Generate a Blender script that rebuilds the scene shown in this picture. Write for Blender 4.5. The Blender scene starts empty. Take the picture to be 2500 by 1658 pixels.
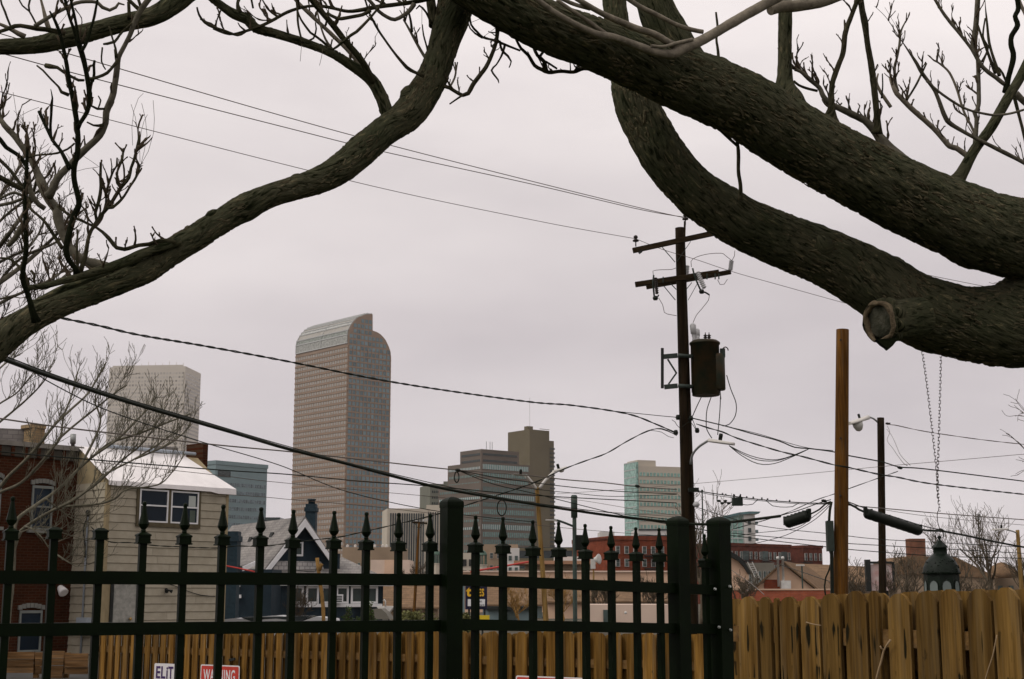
import bpy, math, random
from mathutils import Vector, noise

# ------------------------------------------------------------------ camera, sky, sun, exposure
scn = bpy.context.scene
COL = scn.collection
F = 3472.0                       # focal length in photograph pixels (50 mm on 36 mm film)
EYE = 1.67
PITCH = math.atan(626.0 / F)
cam = bpy.data.cameras.new('camera'); cam.lens = 50; cam.sensor_width = 36; cam.clip_start = .05; cam.clip_end = 20000
camo = bpy.data.objects.new('camera', cam); COL.objects.link(camo)
camo.location = (0, 0, EYE); camo.rotation_euler = (math.pi / 2 + PITCH, 0, 0)
scn.camera = camo

SUN_EL, SUN_AZ = 46.0, 248.0     # azimuth clockwise from +Y: high, behind the camera, to the left
w = bpy.data.worlds.new('World'); scn.world = w; w.use_nodes = True
N, L = w.node_tree.nodes, w.node_tree.links
N.clear()
out = N.new('ShaderNodeOutputWorld'); bg = N.new('ShaderNodeBackground'); bg.inputs['Strength'].default_value = .1
sky = N.new('ShaderNodeTexSky'); sky.sky_type = 'NISHITA'; sky.sun_disc = False
sky.sun_elevation = math.radians(SUN_EL); sky.sun_rotation = math.radians(SUN_AZ); sky.dust_density = 3
tc = N.new('ShaderNodeTexCoord')
mp = N.new('ShaderNodeMapping'); mp.inputs['Scale'].default_value = (1.0, 1.0, 3.2); mp.inputs['Location'].default_value = (.35, .2, .1)
n1 = N.new('ShaderNodeTexNoise'); n1.inputs['Scale'].default_value = 2.1; n1.inputs['Detail'].default_value = 5; n1.inputs['Roughness'].default_value = .5
cr = N.new('ShaderNodeValToRGB')
cr.color_ramp.elements[0].position = .30; cr.color_ramp.elements[0].color = (.74, .715, .738, 1)
cr.color_ramp.elements[1].position = .66; cr.color_ramp.elements[1].color = (1.04, 1.015, 1.012, 1)
sx = N.new('ShaderNodeSeparateXYZ')
er = N.new('ShaderNodeValToRGB')                     # overcast: a paler strip at the horizon, greyer above it, brightening to the zenith
e = er.color_ramp.elements
e[0].position = 0.0; e[0].color = (.69, .660, .672, 1)
e[1].position = 1.0; e[1].color = (1.08, 1.04, 1.02, 1)
for p, c in ((.10, (.655, .622, .632)), (.19, (.63, .592, .597)), (.27, (.69, .652, .648)), (.42, (.82, .775, .762))):
    k = e.new(p); k.color = c + (1,)
mul = N.new('ShaderNodeMix'); mul.data_type = 'RGBA'; mul.blend_type = 'MULTIPLY'; mul.inputs[0].default_value = 1
sc10 = N.new('ShaderNodeVectorMath'); sc10.operation = 'SCALE'; sc10.inputs['Scale'].default_value = 11.9
mx = N.new('ShaderNodeMix'); mx.data_type = 'RGBA'; mx.inputs[0].default_value = .97
L.new(tc.outputs['Generated'], mp.inputs['Vector']); L.new(mp.outputs[0], n1.inputs['Vector']); L.new(n1.outputs['Fac'], cr.inputs[0])
L.new(tc.outputs['Generated'], sx.inputs[0]); L.new(sx.outputs['Z'], er.inputs[0])
L.new(er.outputs[0], mul.inputs[6]); L.new(cr.outputs[0], mul.inputs[7]); L.new(mul.outputs[2], sc10.inputs[0])
L.new(sky.outputs[0], mx.inputs[6]); L.new(sc10.outputs[0], mx.inputs[7])
L.new(mx.outputs[2], bg.inputs[0]); L.new(bg.outputs[0], out.inputs[0])
sun = bpy.data.lights.new('sun', 'SUN'); sun.energy = 1.25; sun.angle = math.radians(24); sun.color = (1, .95, .88)
suno = bpy.data.objects.new('sun', sun); COL.objects.link(suno); suno.location = (0, -20, 60)
_a, _e = math.radians(SUN_AZ), math.radians(SUN_EL)
_d = Vector((math.sin(_a) * math.cos(_e), math.cos(_a) * math.cos(_e), math.sin(_e)))
suno.rotation_euler = (-_d).to_track_quat('-Z', 'Y').to_euler()
scn.view_settings.view_transform = 'Standard'; scn.view_settings.look = 'None'
scn.view_settings.exposure = 0; scn.view_settings.gamma = 1; scn.view_settings.use_curve_mapping = False
scn.render.engine = 'CYCLES'
scn.cycles.max_bounces = 6; scn.cycles.diffuse_bounces = 3; scn.cycles.glossy_bounces = 2; scn.cycles.volume_bounces = 1
scn.cycles.transparent_max_bounces = 8

# ------------------------------------------------------------------ pixel of the photograph -> point in the world
CP, SP = math.cos(PITCH), math.sin(PITCH)
CAM = Vector((0, 0, EYE))
def ray(px, py):
    dx, dy = (px - 1250) / F, (829 - py) / F
    return Vector((dx, CP - dy * SP, SP + dy * CP))
def at(px, py, Y):
    r = ray(px, py); return CAM + r * (Y / r.y)
def at_z(px, py, z):
    r = ray(px, py); return CAM + r * ((z - EYE) / r.z)
def on_plane(px, py, p0, n):
    r = ray(px, py); return CAM + r * ((p0 - CAM).dot(n) / r.dot(n))
def pxm(Y): return Y / 3528.0          # metres per photograph pixel near the horizon at distance Y
UP = Vector((0, 0, 1))

# ------------------------------------------------------------------ mesh collector
class MB:
    def __init__(s): s.v = []; s.f = []; s.uv = {}; s.smooth = set()
    def quad(s, a, b, c, d):
        i = len(s.v); s.v += [Vector(a), Vector(b), Vector(c), Vector(d)]; s.f.append((i, i + 1, i + 2, i + 3)); return s
    def box(s, o, ex, ey, ez):          # corner and three edge vectors
        o, ex, ey, ez = Vector(o), Vector(ex), Vector(ey), Vector(ez)
        if ex.cross(ey).dot(ez) < 0: ex, ey = ey, ex
        i = len(s.v)
        s.v += [o, o + ex, o + ex + ey, o + ey, o + ez, o + ex + ez, o + ex + ey + ez, o + ey + ez]
        for q in ((0, 3, 2, 1), (4, 5, 6, 7), (0, 1, 5, 4), (1, 2, 6, 5), (2, 3, 7, 6), (3, 0, 4, 7)):
            s.f.append(tuple(i + k for k in q))
        return s
    def cbox(s, c, sx, sy, sz):         # centred axis-aligned box
        return s.box((c[0] - sx / 2, c[1] - sy / 2, c[2] - sz / 2), (sx, 0, 0), (0, sy, 0), (0, 0, sz))
    def bar(s, a, b, wx, wy, up=UP):    # rectangular bar between two points
        a, b = Vector(a), Vector(b); d = (b - a)
        if abs(d.normalized().dot(up)) > .98: up = Vector((0, 1, 0))
        x = d.cross(up).normalized(); y = x.cross(d).normalized()
        return s.box(a - x * wx / 2 - y * wy / 2, x * wx, y * wy, d)
    def extrude(s, poly, vec):
        vec = Vector(vec); n = len(poly); i = len(s.v)
        poly = [Vector(p) for p in poly]
        nrm = Vector((0, 0, 0))
        for k in range(n): nrm += (poly[k] - poly[0]).cross(poly[(k + 1) % n] - poly[0])
        if nrm.dot(vec) > 0: poly.reverse()
        s.v += poly + [p + vec for p in poly]
        s.f.append(tuple(range(i, i + n))); s.f.append(tuple(range(i + 2 * n - 1, i + n - 1, -1)))
        for k in range(n):
            k2 = (k + 1) % n; s.f.append((i + k2, i + k, i + n + k, i + n + k2))
        return s
    def tube(s, pts, radii, sides=8, cap=True, rough=0.0, freq=6.0, seed=0.0, ellipse=1.0, ridge=0.0):
        pts = [Vector(p) for p in pts]; n = len(pts)
        if isinstance(radii, (int, float)): radii = [radii] * n
        t = [(pts[min(k + 1, n - 1)] - pts[max(k - 1, 0)]).normalized() for k in range(n)]
        up = UP if abs(t[0].dot(UP)) < .9 else Vector((0, 1, 0))
        x = t[0].cross(up).normalized(); i0 = len(s.v); acc = 0.0
        for k in range(n):
            x = (x - t[k] * x.dot(t[k])).normalized(); y = t[k].cross(x)
            if k: acc += (pts[k] - pts[k - 1]).length
            for j in range(sides):
                a = 2 * math.pi * j / sides; dv = x * math.cos(a) + y * math.sin(a) * ellipse
                r = radii[k]
                if rough:
                    q = pts[k] * freq + dv * (2.2 * min(1.0, radii[k] * freq)) + Vector((seed, seed * .7, 0))
                    r *= 1 + rough * (noise.noise(q * .5) * 1.2 + noise.noise(q * 1.7) * .6 + noise.noise(q * 4.5) * .35)
                if ridge:
                    sp_ = 17.0; q = Vector((acc * 6.5 + seed, math.cos(a) * sp_ * 1.3, math.sin(a) * sp_ * 1.3)); wv_ = noise.noise(pts[k] * 3.1 + dv) * .8
                    q.y += wv_ * 3; q.z += wv_ * 2
                    r += ridge * (1 - 2.4 * abs(noise.noise(q * .55)) + .6 * noise.noise(q * 1.6))
                s.v.append(pts[k] + dv * r)
        for k in range(n - 1):
            for j in range(sides):
                j2 = (j + 1) % sides; a = i0 + k * sides
                fi = len(s.f); s.f.append((a + j, a + j2, a + sides + j2, a + sides + j)); s.smooth.add(fi)
        # uv: around in metres, along in metres
        acc = 0.0; al = [0.0]
        for k in range(1, n): acc += (pts[k] - pts[k - 1]).length; al.append(acc)
        base = len(s.f) - (n - 1) * sides
        for k in range(n - 1):
            for j in range(sides):
                u0, u1 = j / sides, (j + 1) / sides; c0 = 2 * math.pi * radii[k]; c1 = 2 * math.pi * radii[k + 1]
                s.uv[base + k * sides + j] = ((u0 * c0, al[k]), (u1 * c0, al[k]), (u1 * c1, al[k + 1]), (u0 * c1, al[k + 1]))
        if cap:
            s.f.append(tuple(i0 + j for j in range(sides - 1, -1, -1)))
            s.f.append(tuple(i0 + (n - 1) * sides + j for j in range(sides)))
        return s
    def lathe(s, c, prof, sides=12, axis=UP, twist=0.0):   # prof: (radius, height) pairs along axis from c
        axis = Vector(axis).normalized(); c = Vector(c)
        pts = [c + axis * h for _, h in prof]
        ref = Vector((1, 0, 0)) if abs(axis.x) < .9 else Vector((0, 1, 0))
        x = (ref - axis * ref.dot(axis)).normalized(); y = axis.cross(x); i0 = len(s.v); n = len(prof)
        for (r, h), p in zip(prof, pts):
            for j in range(sides):
                a = 2 * math.pi * j / sides + twist; s.v.append(p + (x * math.cos(a) + y * math.sin(a)) * max(r, 1e-4))
        for k in range(n - 1):
            for j in range(sides):
                j2 = (j + 1) % sides; a = i0 + k * sides
                fi = len(s.f); s.f.append((a + j, a + j2, a + sides + j2, a + sides + j))
                if sides > 8: s.smooth.add(fi)
        s.f.append(tuple(i0 + j for j in range(sides - 1, -1, -1)))
        s.f.append(tuple(i0 + (n - 1) * sides + j for j in range(sides)))
        return s
    def mesh(s, name, mat, off):
        m = bpy.data.meshes.new(name)
        m.from_pydata([tuple(v - off) for v in s.v], [], s.f)
        if mat: m.materials.append(mat)
        if s.smooth: m.polygons.foreach_set('use_smooth', [k in s.smooth for k in range(len(s.f))])
        if s.uv:
            ul = m.uv_layers.new(name='UVMap'); d = ul.data
            for p in m.polygons:
                q = s.uv.get(p.index)
                if q:
                    for li, c in zip(p.loop_indices, q): d[li].uv = c
        m.update(); return m
    def build(s, name, mat, parent=None, kind=None, label=None, hdg=None):
        """one mesh object; under a thing it keeps world coordinates minus the thing's base"""
        off = base_of(parent) if parent else Vector((0, 0, 0))
        if parent is None and s.v:
            xs = [v.x for v in s.v]; ys = [v.y for v in s.v]; zs = [v.z for v in s.v]
            off = Vector(((min(xs) + max(xs)) / 2, (min(ys) + max(ys)) / 2, min(zs)))
        o = bpy.data.objects.new(name, s.mesh(name, mat, off)); COL.objects.link(o)
        if parent: o.parent = parent
        else: o.location = off
        if kind: o['kind'] = kind
        if label: o['label'] = label
        return o
def base_of(o):
    while o.parent: o = o.parent
    return Vector(o.location)
def tag(o, label, cat, group=None):
    o['label'] = label; o['category'] = cat
    if group: o['group'] = group
    return o
def thing(name, label, cat, loc, group=None):
    o = bpy.data.objects.new(name, None); COL.objects.link(o); o.location = loc; o.empty_display_size = .2
    return tag(o, label, cat, group)
def inst(name, mesh, parent, pos, rz=0.0, mat=None):      # a part that shares mesh data
    o = bpy.data.objects.new(name, mesh); COL.objects.link(o); o.parent = parent
    o.location = Vector(pos) - base_of(parent); o.rotation_euler = (0, 0, rz); return o
def unit_mesh(name, build, mat):
    mb = MB(); build(mb); return mb.mesh(name, mat, Vector((0, 0, 0)))

def crom(pts, step):                  # Catmull-Rom through tuples (any dimension; the first three are the position)
    pts = [tuple(p) for p in pts]
    if len(pts) < 3:
        P = pts
        n = max(1, int((Vector(P[1][:3]) - Vector(P[0][:3])).length / step))
        return [tuple(a + (b - a) * k / n for a, b in zip(P[0], P[1])) for k in range(n + 1)]
    outp = []
    for k in range(len(pts) - 1):
        p0, p1, p2, p3 = pts[max(k - 1, 0)], pts[k], pts[k + 1], pts[min(k + 2, len(pts) - 1)]
        n = max(1, int((Vector(p2[:3]) - Vector(p1[:3])).length / step))
        for q in range(n):
            t = q / n; t2, t3 = t * t, t * t * t
            outp.append(tuple(.5 * (2 * b + (c - a) * t + (2 * a - 5 * b + 4 * c - d) * t2 + (3 * b - a - 3 * c + d) * t3)
                              for a, b, c, d in zip(p0, p1, p2, p3)))
    outp.append(pts[-1]); return outp

# ------------------------------------------------------------------ materials
def _mat(name):
    m = bpy.data.materials.new(name); m.use_nodes = True
    nt = m.node_tree; b = nt.nodes['Principled BSDF']; return m, nt, nt.nodes, nt.links, b
def mat(name, col, rough=.7, var=.25, scale=4.0, bump=0.0, bscale=20.0, metal=0.0, spec=.16, col2=None, stretch=(1, 1, 1), detail=4, var2=0.0, scale2=.3):
    """base colour broken up by noise (stains, dirt), with optional fine relief"""
    m, nt, nd, lk, b = _mat(name)
    b.inputs['Roughness'].default_value = rough; b.inputs['Metallic'].default_value = metal
    b.inputs['Specular IOR Level'].default_value = spec
    tc = nd.new('ShaderNodeTexCoord'); mp = nd.new('ShaderNodeMapping'); mp.inputs['Scale'].default_value = stretch
    oi = nd.new('ShaderNodeObjectInfo'); ad = nd.new('ShaderNodeVectorMath'); ad.operation = 'ADD'
    sc = nd.new('ShaderNodeVectorMath'); sc.operation = 'SCALE'; sc.inputs['Scale'].default_value = 37.0
    cmb = nd.new('ShaderNodeCombineXYZ')
    for k in range(3): lk.new(oi.outputs['Random'], cmb.inputs[k])
    lk.new(cmb.outputs[0], sc.inputs[0]); lk.new(tc.outputs['Object'], mp.inputs[0]); lk.new(mp.outputs[0], ad.inputs[0]); lk.new(sc.outputs[0], ad.inputs[1])
    nz = nd.new('ShaderNodeTexNoise'); nz.inputs['Scale'].default_value = scale; nz.inputs['Detail'].default_value = detail; nz.inputs['Roughness'].default_value = .65
    lk.new(ad.outputs[0], nz.inputs['Vector'])
    rp = nd.new('ShaderNodeValToRGB')
    c2 = col2 or tuple(max(0, c * (1 - var)) for c in col); c1 = col if col2 else tuple(c * (1 + var * .6) for c in col)
    rp.color_ramp.elements[0].position = .32; rp.color_ramp.elements[0].color = tuple(c2) + (1,)
    rp.color_ramp.elements[1].position = .68; rp.color_ramp.elements[1].color = tuple(c1) + (1,)
    lk.new(nz.outputs['Fac'], rp.inputs[0]); last = rp.outputs[0]
    if var2:                                     # object-to-object difference
        mr = nd.new('ShaderNodeMapRange'); mr.inputs[3].default_value = 1 - var2; mr.inputs[4].default_value = 1 + var2
        lk.new(oi.outputs['Random'], mr.inputs[0])
        vm = nd.new('ShaderNodeVectorMath'); vm.operation = 'SCALE'; lk.new(last, vm.inputs[0]); lk.new(mr.outputs[0], vm.inputs['Scale']); last = vm.outputs[0]
    lk.new(last, b.inputs['Base Color'])
    if bump:
        nb = nd.new('ShaderNodeTexNoise'); nb.inputs['Scale'].default_value = bscale; nb.inputs['Detail'].default_value = 5
        lk.new(ad.outputs[0], nb.inputs['Vector'])
        bp = nd.new('ShaderNodeBump'); bp.inputs['Strength'].default_value = bump; bp.inputs['Distance'].default_value = .02
        lk.new(nb.outputs['Fac'], bp.inputs['Height']); lk.new(bp.outputs[0], b.inputs['Normal'])
    return m
def bark(name, dark, mid, light, fine=1.0):
    m, nt, nd, lk, b = _mat(name)
    b.inputs['Roughness'].default_value = .9; b.inputs['Specular IOR Level'].default_value = .04
    uv = nd.new('ShaderNodeUVMap'); mp = nd.new('ShaderNodeMapping'); mp.inputs['Scale'].default_value = (26 * fine, 6.5 * fine, 1)
    tc = nd.new('ShaderNodeTexCoord')
    lk.new(uv.outputs[0], mp.inputs[0])
    wv = nd.new('ShaderNodeTexNoise'); wv.inputs['Scale'].default_value = 3; lk.new(tc.outputs['Object'], wv.inputs['Vector'])
    ad = nd.new('ShaderNodeMix'); ad.data_type = 'VECTOR'; ad.inputs[0].default_value = .12
    vs = nd.new('ShaderNodeVectorMath'); vs.operation = 'SCALE'; vs.inputs['Scale'].default_value = 9.0
    lk.new(wv.outputs['Color'], vs.inputs[0]); lk.new(mp.outputs[0], ad.inputs[4]); lk.new(vs.outputs[0], ad.inputs[5])
    n1 = nd.new('ShaderNodeTexNoise'); n1.inputs['Scale'].default_value = 1.0; n1.inputs['Detail'].default_value = 6; n1.inputs['Roughness'].default_value = .62; n1.inputs['Distortion'].default_value = .8
    lk.new(ad.outputs[1], n1.inputs['Vector'])
    v1 = nd.new('ShaderNodeTexVoronoi'); v1.feature = 'DISTANCE_TO_EDGE'; v1.inputs['Scale'].default_value = .8; lk.new(ad.outputs[1], v1.inputs['Vector'])
    big = nd.new('ShaderNodeTexNoise'); big.inputs['Scale'].default_value = 5; big.inputs['Detail'].default_value = 4; lk.new(tc.outputs['Object'], big.inputs['Vector'])
    r1 = nd.new('ShaderNodeValToRGB'); el = r1.color_ramp.elements
    el[0].position = .36; el[0].color = dark + (1,); el[1].position = .71; el[1].color = light + (1,); k2 = el.new(.585); k2.color = mid + (1,); k = el.new(.49); k.color = mid + (1,)
    lk.new(n1.outputs['Fac'], r1.inputs[0])
    r2 = nd.new('ShaderNodeValToRGB'); r2.color_ramp.elements[0].position = .3; r2.color_ramp.elements[0].color = (.72, .78, .66, 1)
    r2.color_ramp.elements[1].position = .7; r2.color_ramp.elements[1].color = (1.15, 1.08, 1.05, 1); lk.new(big.outputs['Fac'], r2.inputs[0])
    mu = nd.new('ShaderNodeMix'); mu.data_type = 'RGBA'; mu.blend_type = 'MULTIPLY'; mu.inputs[0].default_value = 1
    lk.new(r1.outputs[0], mu.inputs[6]); lk.new(r2.outputs[0], mu.inputs[7]); lk.new(mu.outputs[2], b.inputs['Base Color'])
    mn = nd.new('ShaderNodeMath'); mn.operation = 'MINIMUM'; mn.inputs[1].default_value = .3; lk.new(v1.outputs['Distance'], mn.inputs[0])
    sm = nd.new('ShaderNodeMath'); sm.operation = 'ADD'; lk.new(mn.outputs[0], sm.inputs[0]); lk.new(n1.outputs['Fac'], sm.inputs[1])
    bp = nd.new('ShaderNodeBump'); bp.inputs['Strength'].default_value = 1.0; bp.inputs['Distance'].default_value = .014
    lk.new(sm.outputs[0], bp.inputs['Height']); lk.new(bp.outputs[0], b.inputs['Normal'])
    return m
def wood(name, c1, c2, dark, axis='Z', var2=.18, grain=1.0, rough=.75):
    """weathered board: long grain along AXIS, knots, dark streaks, board-to-board difference"""
    m, nt, nd, lk, b = _mat(name)
    b.inputs['Roughness'].default_value = rough; b.inputs['Specular IOR Level'].default_value = .055
    tc = nd.new('ShaderNodeTexCoord'); oi = nd.new('ShaderNodeObjectInfo')
    sc = nd.new('ShaderNodeMath'); sc.operation = 'MULTIPLY'; sc.inputs[1].default_value = 91.0; lk.new(oi.outputs['Random'], sc.inputs[0])
    cmb = nd.new('ShaderNodeCombineXYZ')
    for k in range(3): lk.new(sc.outputs[0], cmb.inputs[k])
    ad = nd.new('ShaderNodeVectorMath'); ad.operation = 'ADD'; lk.new(tc.outputs['Object'], ad.inputs[0]); lk.new(cmb.outputs[0], ad.inputs[1])
    def stretched(a, along):
        mp = nd.new('ShaderNodeMapping'); s = [a, a, a]; s['XYZ'.index(axis)] = along; mp.inputs['Scale'].default_value = s; lk.new(ad.outputs[0], mp.inputs[0]); return mp.outputs[0]
    n1 = nd.new('ShaderNodeTexNoise'); n1.inputs['Scale'].default_value = 1; n1.inputs['Detail'].default_value = 5; n1.inputs['Distortion'].default_value = .6; lk.new(stretched(60 * grain, 2.2 * grain), n1.inputs['Vector'])
    n2 = nd.new('ShaderNodeTexNoise'); n2.inputs['Scale'].default_value = 1; n2.inputs['Detail'].default_value = 3; lk.new(stretched(11 * grain, 1.1 * grain), n2.inputs['Vector'])
    n3 = nd.new('ShaderNodeTexNoise'); n3.inputs['Scale'].default_value = 1; n3.inputs['Detail'].default_value = 4; lk.new(stretched(9, 5.5), n3.inputs['Vector'])
    r1 = nd.new('ShaderNodeValToRGB'); r1.color_ramp.elements[0].position = .3; r1.color_ramp.elements[0].color = c2 + (1,); r1.color_ramp.elements[1].position = .7; r1.color_ramp.elements[1].color = c1 + (1,); lk.new(n1.outputs['Fac'], r1.inputs[0])
    r2 = nd.new('ShaderNodeValToRGB'); r2.color_ramp.elements[0].position = .28; r2.color_ramp.elements[0].color = (.42, .36, .28, 1); r2.color_ramp.elements[1].position = .6; r2.color_ramp.elements[1].color = (1.08, 1.04, 1, 1); lk.new(n2.outputs['Fac'], r2.inputs[0])
    mu = nd.new('ShaderNodeMix'); mu.data_type = 'RGBA'; mu.blend_type = 'MULTIPLY'; mu.inputs[0].default_value = 1; lk.new(r1.outputs[0], mu.inputs[6]); lk.new(r2.outputs[0], mu.inputs[7])
    r3 = nd.new('ShaderNodeValToRGB'); r3.color_ramp.elements[0].position = .69; r3.color_ramp.elements[0].color = (0, 0, 0, 1); r3.color_ramp.elements[1].position = .76; r3.color_ramp.elements[1].color = (1, 1, 1, 1); lk.new(n3.outputs['Fac'], r3.inputs[0])
    kx = nd.new('ShaderNodeMix'); kx.data_type = 'RGBA'; lk.new(r3.outputs[0], kx.inputs[0]); lk.new(mu.outputs[2], kx.inputs[6]); kx.inputs[7].default_value = dark + (1,)
    n4 = nd.new('ShaderNodeTexNoise'); n4.inputs['Scale'].default_value = 1; n4.inputs['Detail'].default_value = 5; lk.new(stretched(26 * grain, 1.6 * grain), n4.inputs['Vector'])
    r4 = nd.new('ShaderNodeValToRGB'); r4.color_ramp.elements[0].position = .48; r4.color_ramp.elements[0].color = (0, 0, 0, 1); r4.color_ramp.elements[1].position = .72; r4.color_ramp.elements[1].color = (.28, .28, .28, 1); lk.new(n4.outputs['Fac'], r4.inputs[0])
    gx = nd.new('ShaderNodeMix'); gx.data_type = 'RGBA'; lk.new(r4.outputs[0], gx.inputs[0]); lk.new(kx.outputs[2], gx.inputs[6]); gy = sum(c1) / 3 * .95; gx.inputs[7].default_value = (gy * 1.12, gy * 1.0, gy * .72, 1); kx = gx
    mr = nd.new('ShaderNodeMapRange'); mr.inputs[3].default_value = 1 - var2; mr.inputs[4].default_value = 1 + var2; lk.new(oi.outputs['Random'], mr.inputs[0])
    vm = nd.new('ShaderNodeVectorMath'); vm.operation = 'SCALE'; lk.new(kx.outputs[2], vm.inputs[0]); lk.new(mr.outputs[0], vm.inputs['Scale'])
    lk.new(vm.outputs[0], b.inputs['Base Color'])
    bp = nd.new('ShaderNodeBump'); bp.inputs['Strength'].default_value = .35; bp.inputs['Distance'].default_value = .004; lk.new(n1.outputs['Fac'], bp.inputs['Height']); lk.new(bp.outputs[0], b.inputs['Normal'])
    return m
def coursed(name, c1, c2, mortar, bw, bh, msize=.012, rough=.85, rot=0.0, bump=.5):
    """bricks or shingles too small to pick apart from here; x along the wall after turning by rot, z up"""
    m, nt, nd, lk, b = _mat(name); b.inputs['Roughness'].default_value = rough; b.inputs['Specular IOR Level'].default_value = .05
    tc = nd.new('ShaderNodeTexCoord'); mp = nd.new('ShaderNodeMapping'); mp.vector_type = 'POINT'; mp.inputs['Rotation'].default_value = (0, 0, -rot)
    lk.new(tc.outputs['Object'], mp.inputs[0])
    sp = nd.new('ShaderNodeSeparateXYZ'); lk.new(mp.outputs[0], sp.inputs[0]); cm = nd.new('ShaderNodeCombineXYZ'); lk.new(sp.outputs['X'], cm.inputs[0]); lk.new(sp.outputs['Z'], cm.inputs[1])
    br = nd.new('ShaderNodeTexBrick'); br.inputs['Scale'].default_value = 1; br.inputs['Brick Width'].default_value = bw; br.inputs['Row Height'].default_value = bh; br.inputs['Mortar Size'].default_value = msize; br.inputs['Bias'].default_value = 0
    br.inputs['Color1'].default_value = c1 + (1,); br.inputs['Color2'].default_value = c2 + (1,); br.inputs['Mortar'].default_value = mortar + (1,)
    lk.new(cm.outputs[0], br.inputs['Vector'])
    nz = nd.new('ShaderNodeTexNoise'); nz.inputs['Scale'].default_value = 1.3; nz.inputs['Detail'].default_value = 5; lk.new(tc.outputs['Object'], nz.inputs['Vector'])
    rp = nd.new('ShaderNodeValToRGB'); rp.color_ramp.elements[0].position = .3; rp.color_ramp.elements[0].color = (.7, .7, .7, 1); rp.color_ramp.elements[1].position = .7; rp.color_ramp.elements[1].color = (1.15, 1.12, 1.1, 1); lk.new(nz.outputs['Fac'], rp.inputs[0])
    mu = nd.new('ShaderNodeMix'); mu.data_type = 'RGBA'; mu.blend_type = 'MULTIPLY'; mu.inputs[0].default_value = 1; lk.new(br.outputs['Color'], mu.inputs[6]); lk.new(rp.outputs[0], mu.inputs[7]); lk.new(mu.outputs[2], b.inputs['Base Color'])
    bp = nd.new('ShaderNodeBump'); bp.invert = True; bp.inputs['Strength'].default_value = bump; bp.inputs['Distance'].default_value = .01; lk.new(br.outputs['Fac'], bp.inputs['Height']); lk.new(bp.outputs[0], b.inputs['Normal'])
    return m
def glass(name, col, rough=.14, var=.3, spec=.32, patch=.5):
    """window glass seen from outside: dark room behind, sky in its gloss; every pane a little different"""
    return mat(name, col, rough=rough, var=patch, scale=.7, spec=spec, var2=var)  # patches and pane differences paint uneven reflections into the base colour

M = {}
M['bark'] = bark('bark', (.0105, .0130, .0055), (.060, .0605, .0385), (.165, .142, .085), 2.0)
M['bark_mid'] = bark('bark_mid', (.016, .017, .008), (.052, .048, .031), (.135, .115, .075), 2.6)
M['bark_dark'] = mat('bark_dark', (.0085, .0105, .0045), .9, .4, 30, .3, 90, spec=.05)
M['bark_pale'] = mat('bark_pale', (.19, .165, .125), .85, .4, 16, .2, 60, spec=.1)
M['bark_grey'] = mat('bark_grey', (.105, .095, .070), .9, .45, 16, .2, 60, spec=.1)
M['bark_flake'] = mat('bark_flake', (.092, .080, .048), .9, .6, 26, spec=.03)
M['twig'] = mat('twig', (.07, .054, .036), .9, .4, 30, spec=.05)
M['twig_far'] = mat('twig_far', (.10, .08, .055), .9, .35, 8, spec=.1)
M['iron'] = mat('black_paint', (.0024, .0062, .0012), .5, .35, 9, spec=.07)
M['flue'] = mat('bright_flue', (.56, .55, .52), .5, .15, 3)
M['steel'] = mat('galvanised', (.30, .31, .30), .5, .25, 8, metal=.5)
M['bolt'] = mat('bolt_steel', (.5, .52, .5), .35, .2, 8, metal=.8)
# ------------------------------------------------------------------ ground
M['asphalt'] = mat('asphalt', (.055, .054, .05), .9, .35, .6, .3, 40)
M['grass'] = mat('lawn', (.035, .042, .014), .95, .5, 3, .4, 60)
M['earth'] = mat('bare_ground', (.075, .065, .045), .95, .4, .4, .3, 30)
g = MB(); g.quad((-6000, -400, 0), (6000, -400, 0), (6000, 9000, 0), (-6000, 9000, 0)); g.build('ground', M['earth'], kind='structure')
g = MB(); g.quad((-40, 26, .004), (60, 26, .004), (60, 36, .004), (-40, 36, .004)); g.build('alley', M['asphalt'], kind='structure')
g = MB(); g.quad((-25, -6, .004), (25, -6, .004), (25, 13, .004), (-25, 13, .004)); g.build('lawn', M['grass'], kind='structure')

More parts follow.
